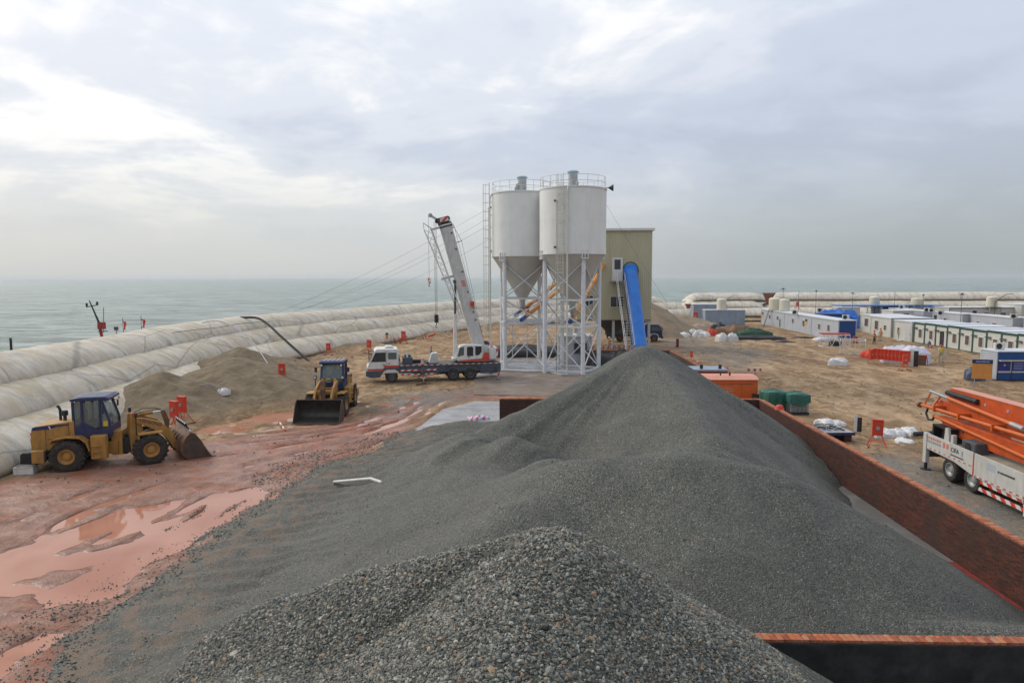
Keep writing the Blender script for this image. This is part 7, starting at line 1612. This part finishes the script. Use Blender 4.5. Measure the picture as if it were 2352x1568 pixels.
for k, (u, v, sx, sz, lab) in enumerate(((1572, 774, .9, .75, 'leftmost white sacks beside the dump truck'), (1590, 771, .9, 1.0, 'white sacks with a dark one behind, left of the rubbish'), (1606, 774, 1.0, 1.05, 'tallest white sacks in the middle of the sack row'), (1619, 775, .8, .9, 'last white sacks of the row before the orange bundle'), (1659, 784, .85, 1.15, 'left one of two full white bulk bags on the sand'), (1681, 784, .8, 1.15, 'right one of two full white bulk bags on the sand'))):
    p = G(u, v); sack(lab, Vector((p.x, p.y, 0)), sx, .6, sz, 93 + 2 * k, 0, M_BAG, 'white sacks by the rubbish')
b = MB(); b.beam((40.0, 134, .1), (45.5, 134.5, .1), .5, .3); tag(b.build('dark_pipe', M_SKID, None), 'dark pipe lying on the ground beyond the grey container row', 'pipe')
t = thing('leaning_ladder', 'thin ladder leaning against the farthest grey container', 'ladder'); a = Vector((40.2, 121.5, 0)); c = Vector((41.75, 123.4, 2.9))
for s_ in (-.2, .2): MB().beam(a + Vector((0, s_, 0)), c + Vector((0, s_, 0)), .06).build('rail', M_DGREY, t)
for k in range(1, 9): q = a.lerp(c, k / 9); MB().beam(q + Vector((0, -.2, 0)), q + Vector((0, .2, 0)), .04).build('rung', M_DGREY, t)
p = G(2142, 800); t = thing('bucket', 'pink bucket before the open cabin door', 'bucket', (p.x - .2, p.y, 0)); MB().lathe([(.001, 0), (.16, 0), (.22, .42), (.20, .42), (.14, .03)], n=16).build('pail', paint('pink', (.60, .22, .2), .5), t, 40)
p = G(2134, 797); t = thing('gas_bottle', 'dark grey gas bottle before the open cabin door', 'bottle', (p.x, p.y, 0)); MB().lathe([(.001, 0), (.2, 0), (.2, .55), (.12, .68), (.05, .72), (.05, .8), (.001, .8)], n=16).build('cylinder', M_SLATE, t, 40)

# ------------------------------------------------------------------ people
def m_person(name, trousers, shirt, skin=(.40, .23, .15)):
    n = NT(name); sp = n.N('SeparateXYZ'); n.L(n.tc.outputs['Object'], sp.inputs[0]); z = sp.outputs[2]
    ay = n.math('ABSOLUTE', sp.outputs[1])
    leg = n.math('MULTIPLY', n.math('LESS_THAN', z, .92), n.math('LESS_THAN', ay, .215))
    hand = n.math('MULTIPLY', n.math('LESS_THAN', z, .86), n.math('GREATER_THAN', ay, .215))
    c = n.mix(leg, shirt, trousers); c = n.mix(n.math('GREATER_THAN', z, 1.44), c, skin); c = n.mix(hand, c, skin); c = n.mix(n.math('LESS_THAN', z, .09), c, (.02, .02, .02))
    f = n.ramp(n.noise(9, None, 4), [(.3, .75), (.7, 1.1)]); return n.out(n.mix(1.0, c, f, 'MULTIPLY'), .85)
def person(label, loc, rz, mat, vest, helmet, stride=.12, bag=None, bend=0.0):
    V = [(0, 0, .95), (0, 0, 1.12), (0, 0, 1.32), (0, 0, 1.43), (.01, 0, 1.52), (.02, 0, 1.60), (.015, 0, 1.68)]
    E_ = [(0, 1), (1, 2), (2, 3), (3, 4), (4, 5), (5, 6)]; Rr = [(.15, .12), (.135, .105), (.165, .11), (.07, .07), (.062, .062), (.088, .078), (.075, .07)]
    def chain(root, pts, rr):
        k = root
        for p, r in zip(pts, rr): V.append(p); E_.append((k, len(V) - 1)); Rr.append((r, r)); k = len(V) - 1
    for s_, d_ in ((1, stride), (-1, -stride)):
        chain(0, [(0, s_ * .09, .88), (d_ * .55 + .03, s_ * .10, .50), (d_, s_ * .10, .10), (d_ + .05, s_ * .10, .045), (d_ + .17, s_ * .11, .035)], [.095, .066, .048, .045, .038])
        chain(2, [(0, s_ * .19, 1.38), (-d_ * .5 - .02, s_ * .25, 1.12), (-d_ * .6 + .08 + bend, s_ * .26, .90 + bend * .6), (-d_ * .6 + .12 + bend, s_ * .26, .84 + bend * .6), (-d_ * .6 + .15 + bend, s_ * .255, .78 + bend * .7)], [.062, .045, .034, .034, .026])
    me = bpy.data.meshes.new('person'); me.from_pydata(V, E_, []); me.materials.append(mat)
    o = bpy.data.objects.new('person', me); COL.objects.link(o); o.location = loc; o.rotation_euler = (0, 0, rz); tag(o, label, 'person', 'workers on the site')
    sk = o.modifiers.new('skin', 'SKIN'); sk.use_smooth_shade = True
    for i, r in enumerate(Rr): me.skin_vertices[0].data[i].radius = r
    me.skin_vertices[0].data[0].use_root = True
    ss = o.modifiers.new('sub', 'SUBSURF'); ss.levels = 1; ss.render_levels = 1
    if vest:
        b = MB(); b.lathe([(.175, .98), (.18, 1.1), (.19, 1.25), (.175, 1.40), (.10, 1.45)], n=20); q = b.build('vest', vest, o, 50); q.scale = (.86, 1.12, 1)
        b = MB(); b.lathe([(.186, 1.10), (.188, 1.15)], n=20); q2 = b.build('reflective_band', paint('reflective', (.62, .60, .20), .5), o); q2.scale = (.88, 1.13, 1)
    b = MB(); b.lathe([(.15, 1.665), (.118, 1.675), (.115, 1.72), (.085, 1.775), (.001, 1.79)], (.015, 0, 0), 18); b.box(.10, .20, -.08, .08, 1.664, 1.676); b.build('hard_hat', helmet, o, 50)
    if bag: b = MB(); b.box(.0, .30, .26, .40, .45, .76); b.build('bag', bag, o, bevel=.03)
    return o
PD = m_person('dark_workwear', (.03, .035, .045), (.05, .045, .05)); PB = m_person('bluegrey_workwear', (.13, .17, .20), (.15, .20, .24)); PL = m_person('pale_workwear', (.36, .33, .26), (.42, .42, .40)); PG = m_person('khaki_workwear', (.17, .15, .11), (.14, .13, .11))
VO = paint('vest_orange', (.62, .20, .03), .7, var=.1); VY = paint('vest_yellow', (.62, .42, .04), .7, var=.1); HP = paint('hat_pink', (.50, .13, .16), .4); HW = paint('hat_white', (.62, .61, .58), .4)
p = D(990, 800, 69.5); person('worker in blue grey overalls and pink hard hat standing behind the crane deck', (p.x, 69.5, gz(p.x, 69.5)), R(10), PB, None, HP)
p = D(916, 818, 62.5); person('worker in khaki and white hard hat behind the crane cab', (p.x, 62.5, gz(p.x, 62.5)), R(200), PG, None, HW)
p = G(1390, 806); person('worker in an orange vest beside the right silo leg', (8.7, 80.5, .0), R(-60), PL, VO, HW)
for lab, u, v, rz, m, vs, bg, st in (('worker in dark clothes and orange vest walking toward the cabins', 2007, 790, R(-10), PD, VO, M_BLK, .16), ('worker in pale trousers and orange vest before the small window cabin', 2022, 784, R(200), PL, VO, None, .10), ('worker in dark clothes with a yellow vest by the grey cabin door', 2066, 781, R(70), PD, VY, None, .06), ('worker in pale clothes and yellow vest carrying a grey bag across the yard', 2160, 831, R(-100), PL, VY, M_CGREY, .17)):
    p = G(u, v); person(lab, (p.x, p.y, gz(p.x, p.y)), rz, m, vs, M_RED, st, bg)
# ------------------------------------------------------------------ sea haze
b = MB(); b.box(-6000, 6000, -6000, 6000, -3.4, 19.6)
mz = bpy.data.materials.new('haze_air'); mz.use_nodes = True; nt = mz.node_tree
nt.nodes.remove(nt.nodes['Principled BSDF']); pv_ = nt.nodes.new('ShaderNodeVolumePrincipled'); pv_.inputs['Color'].default_value = (.92, .95, .97, 1); pv_.inputs['Density'].default_value = .00013; pv_.inputs['Anisotropy'].default_value = .2
nt.links.new(pv_.outputs[0], nt.nodes['Material Output'].inputs['Volume'])
tag(b.build('haze', mz), 'thin sea haze over the water', kind='stuff')
